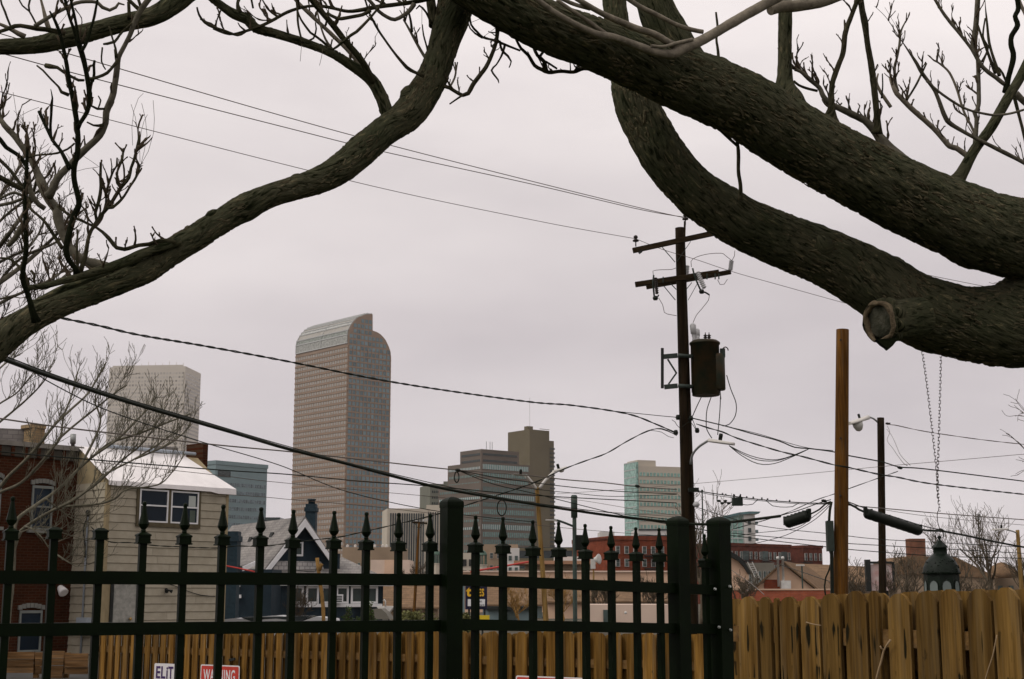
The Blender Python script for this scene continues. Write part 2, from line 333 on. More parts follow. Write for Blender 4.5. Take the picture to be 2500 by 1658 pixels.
# ------------------------------------------------------------------ helpers for buildings
def face_normal(u, p0):
    n = Vector((u.y, -u.x, 0)).normalized()
    if n.dot(CAM - p0) < 0: n = -n
    return n
def facade(th, name, p0, u, W, z0, z1, ncol, nrow, wf, hf, glassm, first=300, depth=.2, frame=None, skip=None, rows_from_top=True):
    """windows of one facade: FIRST of them as parts sharing one mesh, the rest joined as stuff. Returns how many were parts."""
    u = Vector((u[0], u[1], 0)).normalized(); n = face_normal(u, p0); rz = math.atan2(u.y, u.x)
    cw, ch = W / ncol, (z1 - z0) / nrow; ww, wh = cw * wf, ch * hf
    sgn = 1 if Vector((-u.y, u.x, 0)).dot(n) > 0 else -1
    me = unit_mesh(name, lambda mb: mb.cbox((0, 0, 0), ww, depth, wh), glassm)
    fm = None
    if frame:
        fw = min(.12, ww * .06)
        def fr(mb):
            for s in (-1, 1): mb.cbox((s * (ww / 2 + fw / 2), sgn * depth * .3, 0), fw, depth, wh + 2 * fw)
            for s in (-1, 1): mb.cbox((0, sgn * depth * .3, s * (wh / 2 + fw / 2)), ww, depth, fw)
            mb.cbox((0, sgn * depth * .35, 0), ww, depth * .8, fw * .7)
        fm = unit_mesh('frame', fr, frame)
    k = 0; rest = MB()
    rows = range(nrow - 1, -1, -1) if rows_from_top else range(nrow)
    for r in rows:
        for c in range(ncol):
            cx, cz = (c + .5) * cw, z0 + (r + .5) * ch
            if skip and skip(cx, cz, c, r): continue
            p = p0 + u * cx + n * (depth * .12); p.z = cz
            if k < first:
                o = inst(name, me, th, p, rz); k += 1
                if fm: inst('frame', fm, o, base_of(th), 0)
            else:
                rest.box(p - u * ww / 2 - n * depth / 2 - UP * wh / 2, u * ww, n * depth, UP * wh)
    if rest.v: rest.build(name, glassm, th, kind='stuff')
    return k
def hplane(v): return Vector((v.x, v.y, 0))
def two_faced(cx, top, Y, lx, ltop, rx, H0=0):
    """corner, left direction and width, right direction and width, height of a block whose corner faces the camera"""
    c = at(cx, top, Y); H = c.z
    l = at_z(lx, ltop, H); u1 = hplane(l - c); W1 = u1.length; u1.normalize()
    u2 = Vector((u1.y, -u1.x, 0))
    if u2.x < 0: u2 = -u2
    r = on_plane(rx, top + 8, c, Vector((u2.y, -u2.x, 0))); W2 = hplane(r - c).dot(u2)
    return Vector((c.x, c.y, 0)), u1, W1, u2, W2, H
def block(mb, c, u1, W1, u2, W2, z0, z1): return mb.box(c + UP * z0, u1 * W1, u2 * W2, UP * (z1 - z0))

M['granite_red'] = mat('red_granite', (.245, .175, .125), .6, .10, .05, var2=0)
M['glass_teal'] = glass('teal_glass', (.060, .125, .130))
M['glass_grey'] = glass('grey_glass', (.33, .31, .275), .2, patch=.2)
M['glass_dark'] = glass('dark_glass', (.025, .035, .035))
M['glass_pale'] = glass('vault_glass', (.34, .35, .32), .2)
M['vault_beige'] = mat('vault_panel', (.30, .285, .25), .4, .15, .2); M['glass_vault_green'] = glass('vault_green', (.19, .21, .185), .1)
M['mullion'] = mat('mullion', (.42, .43, .42), .5, .15)

# ------------------------------------------------------------------ the tall tower with the rounded stepped top
c, u1, W1, u2, W2, H = two_faced(850, 835, 1000, 722, 863, 955)
nR = Vector((u2.y, -u2.x, 0))
prof = []
for px, py in ((850, 818), (852, 807), (859, 793.5), (864, 786), (871, 779), (878, 774), (886, 771), (893, 768.5), (900, 767.5), (910, 767.5),
               (910, 807), (921, 811), (929, 816), (936, 823), (942, 831), (946, 839), (950, 848), (953, 857), (955, 872)):
    p = on_plane(px, py, c + UP, nR); prof.append((max(0, hplane(p - c).dot(u2)), p.z))
th = thing('curved_top_tower', 'tallest tower, reddish granite with a rounded glass top stepped like a cash till', 'tower', c)
mb = MB(); poly = [c + u2 * u + UP * z for u, z in prof] + [c + u2 * prof[-1][0], c]
mb.extrude(poly, u1 * W1); mb.build('wall', M['granite_red'], th)
# glass vault over the left shoulder: strips following the curve, 0.4 m proud, with mullion bars
mb = MB(); mu = MB(); z_v = at(850, 838, 1000).z
curve = [(0, z_v)] + prof[:10]
for k in range(len(curve) - 1):
    (a, za), (b, zb) = curve[k], curve[k + 1]
    d = Vector((b - a, zb - za)).normalized(); nx, nz = -d.y * .4, d.x * .4
    A = c + u2 * (a + nx) + UP * (za + nz); B = c + u2 * (b + nx) + UP * (zb + nz)
    MB().box(A + u1 * .6, u1 * (W1 - 1.2), B - A, -(u2 * nx + UP * nz) * 1.2).build('glass_vault', (M['glass_pale'], M['vault_beige'], M['glass_vault_green'])[(0, 2, 1, 0, 1, 1, 0, 1, 0, 1)[k % 10]], th)
    mu.box(A - u2 * .25 + UP * .1 + u1 * .4, u1 * (W1 - .8), u2 * .3, UP * .75)
for k in range(3):
    q = c + u1 * (.8 + (W1 - 1.6) * k / 2)
    for j in range(len(curve) - 1):
        (a, za), (b, zb) = curve[j], curve[j + 1]; d = Vector((b - a, zb - za)).normalized(); nx, nz = -d.y * .62, d.x * .62
        mu.bar(q + u2 * (a + nx) + UP * (za + nz), q + u2 * (b + nx) + UP * (zb + nz), .3, .3)
mu.build('mullion', M['mullion'], th)
def outside(cx, cz, col, row):
    for (a, za), (b, zb) in zip(prof[:-1], prof[1:]):
        if abs(b - a) > .01 and min(a, b) - .2 <= cx <= max(a, b) + .2:
            zz = za + (zb - za) * (min(max(cx, min(a, b)), max(a, b)) - a) / (b - a)
            if cz > zz - 2.6: return True
    return False
topz = max(z for _, z in prof)
nrow = int((topz - 6) / 4.05)
facade(th, 'window', c + u2 * .8, u2, W2 - 1.6, topz - nrow * 4.05, topz, 11, nrow, .74, .66, glass('tower_glass', (.125, .185, .20), .14, patch=.15), 300, skip=outside)
nl = int((z_v - 8) / 4.05)
facade(th, 'window', c + u1 * .6, u1, W1 - 1.2, z_v - 2 - nl * 4.05, z_v - 2, 21, nl, .64, .54, M['glass_grey'], 0)
mb = MB()                                                   # proud floor bands and piers that give the grid its depth
for r in range(nrow + 1):
    z = topz - r * 4.05
    wmax = [u for u, zz in prof if zz >= z - .5]
    if z < prof[-1][1]: mb.box(c + UP * (z - .55) + nR * 0, u2 * W2, -u1 * .35, UP * 1.1)
for r in range(nl + 1): mb.box(c + UP * (z_v - 2 - r * 4.05 - .7), u1 * W1, -u2 * .35, UP * 1.4)
for k in range(12): mb.box(c + u2 * (.8 + (W2 - 1.6) * k / 11 - .3), u2 * .6, -u1 * .3, UP * (prof[0][1] - 8))
mb.build('floor_band', M['granite_red'], th)

# ------------------------------------------------------------------ pale tower fading into cloud
M['hazed_white_granite'] = mat('hazed_white_granite', (.50, .46, .40), .7, .06, .03)  # white granite, whitened so the fade into low cloud sits in the colour
c, u1, W1, u2, W2, H = two_faced(453, 894, 1420, 268, 897, 491)
th = thing('pale_tower', 'pale whitish flat topped tower fading into the cloud behind the tan house', 'tower', c)
block(MB(), c, u1, W1, u2, W2, 0, H).build('wall', M['hazed_white_granite'], th)
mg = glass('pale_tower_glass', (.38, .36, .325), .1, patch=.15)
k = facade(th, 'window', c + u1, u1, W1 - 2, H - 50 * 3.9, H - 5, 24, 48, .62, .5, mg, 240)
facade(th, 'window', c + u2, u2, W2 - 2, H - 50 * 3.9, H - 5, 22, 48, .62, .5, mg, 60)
mb = MB(); mb.box(c + u1 * 3 + UP * H, u1 * (W1 - 6), u2 * 2, UP * 1.5)
for k in range(9): mb.bar(c + u1 * (4 + k * 7.3) + u2 * 5 + UP * H, c + u1 * (4 + k * 7.3) + u2 * 5 + UP * (H + 4 + k % 3), .35, .35)
mb.build('roof_mast', M['hazed_white_granite'], th)

# ------------------------------------------------------------------ blue grey tower beside the tan house
M['bluegrey'] = mat('blue_grey_panel', (.165, .225, .235), .5, .1, .1)
c, u1, W1, u2, W2, H = two_faced(527, 1127, 640, 500, 1129.5, 653)
th = thing('blue_grey_tower', 'blue grey office tower rising behind the tan house and the dark blue house', 'tower', c)
block(MB(), c, u1, W1, u2, W2, 0, H).build('wall', M['bluegrey'], th)
block(MB(), c + u1 * -.3 + u2 * -.3, u1, W1 + .6, u2, W2 + .6, H - 1.2, H + .6).build('parapet', M['bluegrey'], th)
mb = MB(); mb.box(c + u2 * 1.5 - u1 * .25 + UP * (H - 6.5), u2 * 7, u1 * .5, UP * 2.6); mb.build('louvre', M['glass_dark'], th)
mg = glass('blue_tower_glass', (.13, .165, .18), .2)
facade(th, 'window', c + u2 * .6, u2, W2 - 1.2, H - 8 - 17 * 3.6, H - 8, 22, 17, .72, .42, mg, 300)

# ------------------------------------------------------------------ stepped brown tower and the ones round it
M['brown_stone'] = mat('brown_stone', (.125, .102, .082), .7, .12, .08)
M['dark_stone'] = mat('dark_brown_stone', (.120, .100, .060), .75, .12, .06)
M['glass_ribbon'] = glass('ribbon_glass', (.125, .215, .20), .2, patch=.3)
M['green_stone'] = mat('grey_green_panel', (.15, .155, .12), .7, .15, .08)
c, u1, W1, u2, W2, H = two_faced(1175, 1096, 760, 1122, 1103, 1268)
th = thing('stepped_brown_tower', 'brown banded office tower stepped back at the top in front of a taller one', 'tower', c)
block(MB(), c + u1 * .4 + u2 * .4, u1, W1 - .4, u2, W2 - .4, 0, H).build('wall', M['brown_stone'], th)
zb = at(1175, 1128, 760).z
e1 = at_z(1096, 1138, zb); W1b = hplane(e1 - c).dot(u1)
e2 = on_plane(1293, 1132, c, Vector((u2.y, -u2.x, 0))); W2b = hplane(e2 - c).dot(u2)
block(MB(), c, u1, W1b, u2, W2b, 0, zb).build('wall', M['brown_stone'], th)
ze = at(1175, 1178, 760).z; W1c = W1b * 1.28; W2c = W2b * 1.13
block(MB(), c - u1 * -.0 - u2 * .5 - u1 * .5, u1, W1c, u2, W2c, 0, ze).build('wall', M['brown_stone'], th)
mb = MB()
for k in range(3):
    z = H - 3.2 - k * 3.4
    mb.box(c + u1 * 1.5 + u2 * .2 + UP * z, u1 * (W1 - 3), u2 * .5, UP * 1.1); mb.box(c + u2 * 1.5 + u1 * .2 + UP * z, u2 * (W2 - 3), u1 * .5, UP * 1.1)
mb.build('louvre', M['glass_dark'], th)
nr = int((zb - 3) / 4.0)
for r in range(nr):
    z = zb - 3.6 - r * 4.0; off = .75 if z < ze else .25
    wl, wr = (W1c, W2c) if z < ze - 1 else (W1b, W2b)
    q = c - (u1 + u2) * .5 if z < ze - 1 else c
    MB().box(q + u2 * 1 - u1 * .12 + UP * z, u2 * (wr - 2), u1 * .4, UP * 2.6).build('ribbon_window', M['glass_ribbon'], th)
    MB().box(q + u1 * 1 - u2 * .12 + UP * z, u1 * (wl - 2), u2 * .4, UP * 1.3).build('ribbon_window', M['glass_ribbon'], th)
    pm = MB()
    for k in range(26): pm.box(q + u2 * (1 + (wr - 2) * k / 25.5) - u1 * .22 + UP * z, u2 * .35, u1 * .3, UP * 2.6)
    for k in range(22): pm.box(q + u1 * (1 + (wl - 2) * k / 21.5) - u2 * .22 + UP * z, u1 * .6, u2 * .3, UP * 1.3)
    pm.build('mullion', M['mullion'] if r % 4 == 0 else M['brown_stone'], th, kind='stuff')
mb = MB()
for dx in (0, 2.5, 4): mb.bar(c + u2 * (8 + dx) + u1 * 6 + UP * H, c + u2 * (8 + dx) + u1 * 6 + UP * (H + 5), .3, .3)
mb.build('roof_mast', M['steel'], th)

c, u1, W1, u2, W2, H = two_faced(1293, 1048, 900, 1240, 1056, 1341)
th = thing('dark_brown_tower', 'dark brown concrete tower standing tallest behind the stepped brown tower', 'tower', c)
block(MB(), c, u1, W1, u2, W2, 0, H).build('wall', M['dark_stone'], th)
zs = at(1341, 1076, 912).z; e2 = on_plane(1357, 1078, c, Vector((u2.y, -u2.x, 0))); W2b = hplane(e2 - c).dot(u2)
block(MB(), c + u1 * 2 - u2 * .01, u1, W1 - 3, u2, W2b, 0, zs).build('wall', M['dark_stone'], th)
mgd = glass('brown_tower_glass', (.05, .055, .05), .2)
facade(th, 'window', c + u2 * 16 - u1 * .25, u2, W2b - 17, 20, zs - 4, 9, 27, .5, .45, mgd, 243)
facade(th, 'window', c + u1 * 1, u1, W1 - 2, 20, H - 22, 9, 24, .45, .4, mgd, 57)
mb = MB(); mb.box(c + u2 * 1 + u1 * 3 + UP * H, u2 * 4, u1 * 4, UP * 2.4); mb.bar(c + u2 * 4 + u1 * 5 + UP * H, c + u2 * 4 + u1 * 5 + UP * (H + 21), .13, .13)
mb.bar(c + u2 * 12 + u1 * 5 + UP * (H + 1.5), c + u2 * 20 + u1 * 5 + UP * (H + 1.5), .3, .3); mb.build('roof_mast', M['dark_stone'], th)

def front_block(name, label, cat, x0, x1, ytop, Y, dep, m, H=None, slope=0.0):
    a = at(x0, ytop, Y); b = at(x1, ytop, Y); b.y += slope; H = a.z
    a.z = b.z = 0; u = (b - a); W = u.length; u = u.normalized(); v = Vector((-u.y, u.x, 0))
    th = thing(name, label, cat, (a + b) / 2)
    MB().box(a, u * W, v * dep, UP * H).build('wall', m, th); return th, a, u, W, H
th, a, u, W, H = front_block('grey_green_tower', 'grey green slab seen just left of the stepped brown tower', 'tower', 1050, 1110, 1181, 850, 30, M['green_stone'], slope=4)
MB().box(a + u * 8 + UP * H + Vector((0, 3, 0)), u * 6, Vector((0, 8, 0)), UP * 1.8).build('roof_hut', M['green_stone'], th)
facade(th, 'window', a + u, u, W - 2, 30, H - 3, 12, 10, .6, .4, M['glass_dark'], 120)

M['cream_stone'] = mat('cream_stone', (.47, .42, .34), .7, .1, .1)
th, a, u, W, H = front_block('striped_office', 'low office block with cream vertical fins between dark strips of glass', 'building', 946, 1044, 1241, 600, 25, M['cream_stone'], slope=3)
for k in range(15):
    p = a + u * (1.2 + k * (W - 2.4) / 15); MB().box(p - Vector((0, .25, 0)) + UP * 2, u * ((W - 2.4) / 15 * .58), Vector((0, .5, 0)), UP * (H - 4)).build('window_strip', M['glass_dark'], th)
th, a, u, W, H = front_block('cream_office', 'cream block a little taller than the fins to its left, behind the gate post', 'building', 1041, 1076, 1233, 604, 25, M['cream_stone'])
for k in range(5):
    p = a + u * (.6 + k * (W - 1) / 5); MB().box(p - Vector((0, .25, 0)) + UP * 2, u * ((W - 1) / 5 * .5), Vector((0, .5, 0)), UP * (H - 5)).build('window_strip', M['glass_dark'], th)

# ------------------------------------------------------------------ pale green glass tower behind the utility pole
M['beige'] = mat('beige_panel', (.47, .42, .345), .6, .06, .1)
M['glass_mint'] = glass('mint_glass', (.22, .37, .32), .12, .12)
c, u1, W1, u2, W2, H = two_faced(1554, 1128, 620, 1525, 1134, 1690)
th = thing('green_glass_tower', 'pale green glass and beige tower half hidden by the utility pole', 'tower', c)
block(MB(), c, u1, W1, u2, W2, 0, at(1554, 1137, 620).z).build('wall', M['beige'], th)
MB().box(c - u2 * .4 + UP * 0 - u1 * .4, u1 * (W1 + .4), u2 * 1.0, UP * H).build('glass_side', M['glass_mint'], th)
MB().box(c + u2 * .7 + u1 * .8 + UP * at(1554, 1137, 620).z, u2 * (W2 * .33), u1 * (W1 - 2), UP * 2.6).build('penthouse', M['beige'], th)
zt = at(1554, 1145, 620).z
for r in range(16):
    z = zt - 3 - r * 3.25
    MB().box(c + u2 * .8 - u1 * .2 + UP * z, u2 * (W2 - 1.2), u1 * .4, UP * 1.6).build('ribbon_window', M['glass_mint'], th)
    pm = MB()
    for k in range(16): pm.box(c + u2 * (.8 + (W2 - 1.2) * k / 15.5) - u1 * .3 + UP * z, u2 * .4, u1 * .2, UP * 1.6)
    pm.build('mullion', M['beige'], th, kind='stuff')
nn = Vector((u1.y, -u1.x, 0))
mb = MB()
for r in range(17): mb.box(c - u2 * .5 + u1 * .3 + UP * (zt + 3 - r * 3.25), u1 * (W1 - .6), u2 * .2, UP * .35)
mb.build('mullion', M['mullion'], th)

# ------------------------------------------------------------------ condominium with the curved roof
M['white_stucco'] = mat('white_stucco', (.55, .53, .50), .8, .08, .3)
Y = 430
a, b, d = at(1770, 1268, Y), at(1815, 1258, Y), at(1835, 1256, Y + 6)
th = thing('curved_roof_condo', 'far condo tower with a swooping curved roof and green balconies right of the gate', 'tower', (a.x, a.y, 0))
MB().box((a.x, a.y, 0), (b.x - a.x, b.y - a.y, 0), (0, 14, 0), UP * b.z).build('glass_side', M['glass_mint'], th)
MB().box((b.x, b.y - .3, 0), (d.x - b.x, .5, 0), (0, 14, 0), UP * b.z).build('wall', M['white_stucco'], th)
e = at(1842, 1260, Y + 2)
MB().box((d.x, e.y, 0), (e.x - d.x, 0, 0), (0, 10, 0), UP * b.z).build('glass_side', M['glass_teal'], th)
mb = MB(); pr = [at(x, y, Y - 1) for x, y in ((1745, 1272), (1775, 1258), (1805, 1251), (1830, 1248.5), (1857, 1249), (1853, 1254), (1830, 1254.5), (1805, 1257), (1775, 1265), (1750, 1275))]
mb.extrude(pr, (0, 17, 0)); mb.build('roof', M['glass_teal'], th)
for k in range(9):
    z = b.z - 2.6 - k * 2.5
    MB().box((d.x + .2, e.y - 1.2, z), (e.x - d.x + .6, 0, 0), (0, 1.2, 0), UP * .8).build('balcony', M['bluegrey'], th)
    MB().box(((b.x + d.x) / 2 - .5, b.y - .45, z), (.9, 0, 0), (0, .3, 0), UP * 1.3).build('window', M['glass_dark'], th)
mb = MB()
for k in range(4): mb.bar((a.x + .5 + k * 1.6, a.y - .1, 0), (a.x + .5 + k * 1.6, a.y - .1, b.z - .6), .15, .2)
for k in range(10): mb.box((a.x, a.y - .15, b.z - 2 - k * 2.5), (b.x - a.x, 0, 0), (0, .2, 0), UP * .25)
mb.build('mullion', M['mullion'], th)

# ------------------------------------------------------------------ dark low box behind the blue house, dark glass block
th, a, u, W, H = front_block('dark_low_block', 'small dark flat building edge showing over the grey roof of the blue house', 'building', 650, 681, 1268, 300, 20, M['bluegrey'])
MB().box(a - u * .3 + UP * (H - .5) - Vector((0, .3, 0)), u * (W + .6), Vector((0, 20, 0)), UP * .9).build('parapet', M['glass_dark'], th)
th, a, u, W, H = front_block('dark_glass_block', 'low dark glass building at the foot of the brown towers', 'building', 1262, 1425, 1336, 420, 25, M['glass_dark'])
for r in range(4):
    MB().box(a - Vector((0, .3, 0)) + UP * (H - 1 - r * 3), u * W, Vector((0, .5, 0)), UP * .8).build('floor_band', M['dark_stone'], th)
th, a, u, W, H = front_block('white_roof_hut', 'small white plant room peeking over the red brick flats', 'building', 1465, 1500, 1298, 330, 10, M['white_stucco'])
MB().box(a + u * .3 - Vector((0, .1, 0)) + UP * (H - 1.9), u * (W - .6), Vector((0, .3, 0)), UP * .5).build('louvre', M['glass_dark'], th)
th, a, u, W, H = front_block('pale_parking_block', 'pale low block with dark slots at the foot of the green glass tower', 'building', 1555, 1655, 1291, 400, 20, M['white_stucco'])
for r in range(3): MB().box(a + u * .4 - Vector((0, .2, 0)) + UP * (H - .5 - r * 1.7), u * (W - .8), Vector((0, .4, 0)), UP * .45).build('louvre', M['glass_dark'], th)
MB().box(a - u * 3 - Vector((0, 1, 0)), u * (W + 6), Vector((0, 1, 0)), UP * (H - 5.8)).build('wall', M['white_stucco'], th)

# ------------------------------------------------------------------ red brick flats
M['brick_flats'] = coursed('flats_brick', (.215, .055, .028), (.18, .045, .023), (.16, .06, .035), .6, .2, .02)
M['brick_flats_dark'] = coursed('flats_dark_brick', (.125, .038, .025), (.105, .032, .021), (.10, .042, .03), .6, .2, .02)
M['white_frame'] = mat('white_trim', (.50, .49, .46), .55, .1, 3)
M['glass_room'] = glass('window_glass', (.055, .078, .072), .3)
M['dark_metal'] = mat('dark_railing', (.02, .022, .02), .6, .2)
M['grey_stucco'] = mat('grey_stucco', (.15, .14, .115), .85, .12, .5)
def flats(name, label, x0, x1, ytop, Y, slope, m, cols, rows, z_low, glz, skip=None, balcony=()):
    th, a, u, W, H = front_block(name, label, 'apartment block', x0, x1, ytop, Y, 18, m, slope=slope)
    n = face_normal(u, a)
    MB().box(a - u * .15 + n * .2 + UP * (H - .35), u * (W + .3), -n * 18, UP * .6).build('parapet', m, th)
    facade(th, 'window', a, u, W, z_low, H - .9, cols, rows, .40, .56, glz, 300, depth=.25, frame=M['white_frame'], skip=skip)
    ch = (H - .9 - z_low) / rows
    for cpos in balcony:
        for r in range(rows):
            z = z_low + r * ch
            MB().box(a + u * (W * cpos - 1.2) + n * 1.1 + UP * z, u * 2.4, -n * 1.1, UP * .14).build('balcony', M['dark_metal'], th)
            mb = MB()
            for k in range(9): mb.bar(a + u * (W * cpos - 1.2 + k * .3) + n * 1.08 + UP * (z + .14), a + u * (W * cpos - 1.2 + k * .3) + n * 1.08 + UP * (z + 1), .05, .05)
            mb.bar(a + u * (W * cpos - 1.2) + n * 1.08 + UP * (z + 1.03), a + u * (W * cpos + 1.2) + n * 1.08 + UP * (z + 1.03), .06, .06)
            mb.build('balcony_rail', M['dark_metal'], th)
    return th, a, u, W, H
flats('brick_flats', 'bright red brick flats four storeys high behind the iron gate', 1496, 1652, 1312, 215, 3, M['brick_flats'], 7, 4, 1.8, M['glass_room'], balcony=(.62,))
a0 = at(1440, 1320, 222); a1 = at(1496, 1312, 215)
th = thing('brick_flats_wing', 'windowless red brick side wing left of the four storey flats', 'apartment block', (a0.x, a0.y, 0))
MB().box((a0.x, a0.y, 0), (a1.x - a0.x - .05, a1.y - a0.y, 0), (0, 18, 0), UP * a0.z).build('wall', M['brick_flats'], th)
MB().box((a0.x - .2, a0.y - .2, a0.z), (a1.x - a0.x, a1.y - a0.y, 0), (0, 18, 0), UP * .3).build('parapet', M['brick_flats_dark'], th)
def sk(cx, cz, c, r): return c in (3, 7, 11)
th, a, u, W, H = flats('dark_brick_flats', 'long dark red brick flats with balconies right of the gate posts', 1778, 1957, 1328, 300, 12, M['brick_flats_dark'], 13, 4, .6, M['glass_room'], skip=sk, balcony=(3.5 / 13, 7.5 / 13, 11.5 / 13))
n = face_normal(u, a)
for cpos in (3.5 / 13, 7.5 / 13, 11.5 / 13):
    for r in range(4): MB().box(a + u * (W * cpos - .9) + n * .1 + UP * (.9 + r * (H - 1.5) / 4), u * 1.8, -n * .3, UP * 2.0).build('balcony_door', M['glass_room'], th)
flats('dark_brick_flats_end', 'lower end bay of dark red brick flats just left of the brown pole', 1960, 2014, 1334, 314, 3, M['brick_flats_dark'], 4, 4, .6, M['glass_room'], balcony=(.1,))
th, a, u, W, H = front_block('grey_podium', 'grey stucco podium in front of the dark brick flats', 'building', 1818, 1890, 1374, 250, 6, M['grey_stucco'])
facade(th, 'window', a + u * .5, u, W - 1, H - 4, H - 1, 5, 1, .5, .7, M['glass_room'], 10, depth=.25, frame=M['white_frame'])

# ------------------------------------------------------------------ low cluster between the blue house and the gate
M['tan_brick'] = mat('tan_brick', (.27, .20, .135), .85, .15, .2)
M['peach'] = mat('peach_stucco', (.58, .40, .28), .85, .1, .3)
M['pale_peach'] = mat('pale_peach_stucco', (.60, .47, .38), .85, .1, .3)
M['copper'] = mat('green_copper', (.07, .12, .09), .6, .3, 2)
M['brown_roof'] = coursed('brown_shingle', (.20, .13, .075), (.17, .11, .065), (.11, .075, .05), .35, .15, .01, .9)
M['grey_roof'] = coursed('grey_shingle', (.25, .24, .225), (.21, .20, .19), (.15, .145, .14), .3, .14, .01, .9)
th, a, u, W, H = front_block('tan_condo', 'tan brick flats with small white windows at the foot of the tall tower', 'apartment block', 836, 985, 1336, 350, 15, M['tan_brick'])
facade(th, 'window', a, u, W, 2, H - 2.5, 9, 2, .32, .42, M['glass_room'], 30, depth=.3, frame=M['white_frame'])
vm_ = unit_mesh('roof_vent', lambda mb: mb.lathe((0, 0, 0), [(.3, 0), (.3, .45), (.4, .5), (.1, .7)], 8), M['white_stucco'])
for k in range(9): inst('roof_vent', vm_, th, (a.x + 1 + k * 1.6 + (k % 3) * .3, a.y + 2, H))
th, a, u, W, H = front_block('peach_block', 'blank peach stucco box in front of the tan flats', 'building', 905, 1000, 1367, 280, 12, M['pale_peach'])
MB().box(a + u * (W * .36) - Vector((0, .2, 0)), u * (W * .3), Vector((0, .2, 0)), UP * (H + .01)).build('wall_panel', M['peach'], th)
facade(th, 'window', a, u, W, .6, 3.2, 8, 1, .4, .6, M['glass_room'], 10, depth=.3, frame=M['white_frame'])
th, a, u, W, H = front_block('tan_balcony_flats', 'tan flats with shuttered windows right of the gate post', 'apartment block', 1176, 1265, 1329, 340, 15, M['tan_brick'])
facade(th, 'window', a + u * 1.5, u, W - 2, 1.0, H - 1.2, 4, 4, .42, .42, M['glass_room'], 30, depth=.3, frame=M['white_frame'])
th, a, u, W, H = front_block('pale_narrow_flats', 'narrow pale block beside the tan flats with shutters', 'apartment block', 1238, 1268, 1338, 336, 10, M['white_stucco'])
facade(th, 'window', a, u, W, 1, H - 1, 2, 4, .5, .4, M['glass_room'], 10, depth=.3)
th, a, u, W, H = front_block('open_balcony_flats', 'cream flats with open loggias beside the gate post', 'apartment block', 1124, 1160, 1350, 335, 10, M['cream_stone'])
facade(th, 'loggia', a, u, W, .5, H - 1, 2, 4, .7, .62, M['dark_metal'], 10, depth=.3)
def cupola(name, label, px, ptop, pw, Y):
    c = at(px, ptop, Y); s = pxm(Y) * pw / 2
    th = thing(name, label, 'church tower', (c.x, c.y, 0))
    MB().lathe((c.x, c.y, 0), [(s, 0), (s, c.z - s * 3.4), (s * 1.15, c.z - s * 3.4), (s * 1.15, c.z - s * 3.2)], 8).build('drum', M['cream_stone'], th)
    mb = MB()
    for k in range(8):
        an = math.pi / 4 * k; mb.bar((c.x + s * .85 * math.cos(an), c.y + s * .85 * math.sin(an), c.z - s * 3.2), (c.x + s * .85 * math.cos(an), c.y + s * .85 * math.sin(an), c.z - s * 1.2), s * .25, s * .25)
    mb.build('column', M['copper'], th)
    MB().lathe((c.x, c.y, c.z - s * 1.2), [(s * 1.1, 0), (s * 1.05, .15 * s), (s * .95, .5 * s), (s * .7, .85 * s), (s * .3, 1.1 * s), (s * .08, 1.2 * s), (s * .08, 1.5 * s)], 14).build('dome', M['copper'], th)
cupola('church_cupola', 'green copper church cupola seen between the first bars right of the gate post', 1178, 1343, 22, 300)
cupola('church_cupola', 'green copper church cupola just left of the gate post', 1066, 1343, 20, 300)
M['terracotta'] = mat('orange_roof', (.36, .20, .12), .85, .15, .6)
th, a, u, W, H = front_block('flat_roof_diner', 'low diner with a wide flat orange eave behind the gate', 'building', 1282, 1445, 1378, 190, 8, M['tan_brick'])
MB().box(a - u * 1.5 + UP * H - Vector((0, 1.5, 0)), u * (W + 2), Vector((0, 10, 0)), UP * .45).build('roof', M['terracotta'], th)
MB().box(a + u * (W * .45) + UP * (H + .45) + Vector((0, 1, 0)), u * (W * .4), Vector((0, 5, 0)), UP * .6).build('roof_unit', M['white_stucco'], th)
facade(th, 'window', a, u, W, .5, H - .5, 16, 1, .7, .7, M['glass_room'], 20, depth=.2)
th, a, u, W, H = front_block('long_peach_wall', 'long low peach building across the street behind the iron gate', 'building', 1122, 1660, 1397, 150, 6, M['peach'])
MB().box(a - u * .2 + UP * H - Vector((0, .2, 0)), u * (W + .4), Vector((0, 6, 0)), UP * .15).build('coping', M['pale_peach'], th)
# brown roofed sheds
def shed(name, label, x0, x1, yr, ye, Y, run, wallm, roofm, base=0):
    r0, r1 = at(x0, yr, Y + run), at(x1, yr, Y + run); e0, e1 = at(x0, ye, Y), at(x1, ye, Y)
    th = thing(name, label, 'building', ((e0.x + e1.x) / 2, Y, 0))
    mb = MB(); mb.extrude([e0, e1, r1, r0], UP * .12); mb.build('roof', roofm, th)
    MB().box((e0.x + .2, Y + .4, 0), (e1.x - e0.x - .4, 0, 0), (0, run - .5, 0), UP * (e0.z - .02)).build('wall', wallm, th)
    return th, e0, e1
shed('brown_roof_shop', 'shop with a low brown shingled roof behind the bars left of the gate post', 900, 1075, 1430, 1487, 105, 8, M['tan_brick'], M['brown_roof'])
shed('brown_roof_store', 'store with a long sloping brown roof behind the navy sign', 1172, 1330, 1427, 1480, 110, 8, M['bluegrey'], M['brown_roof'])
shed('olive_roof_building', 'brown roofed building half hidden by shrubs behind the gate', 1330, 1660, 1438, 1472, 108, 8, M['peach'], M['brown_roof'])
th, a, u, W, H = front_block('blue_store_front', 'blue grey shop front below the navy sign', 'building', 1188, 1300, 1484, 95, 4, M['bluegrey'])
MB().box(a + u * 1 - Vector((0, .1, 0)) + UP * .2, u * 1.0, Vector((0, .2, 0)), UP * (H - .4)).build('door', M['glass_room'], th)
MB().box(a - Vector((0, .3, 0)) + UP * (H - .15), u * W, Vector((0, .4, 0)), UP * .2).build('coping', M['dark_metal'], th)
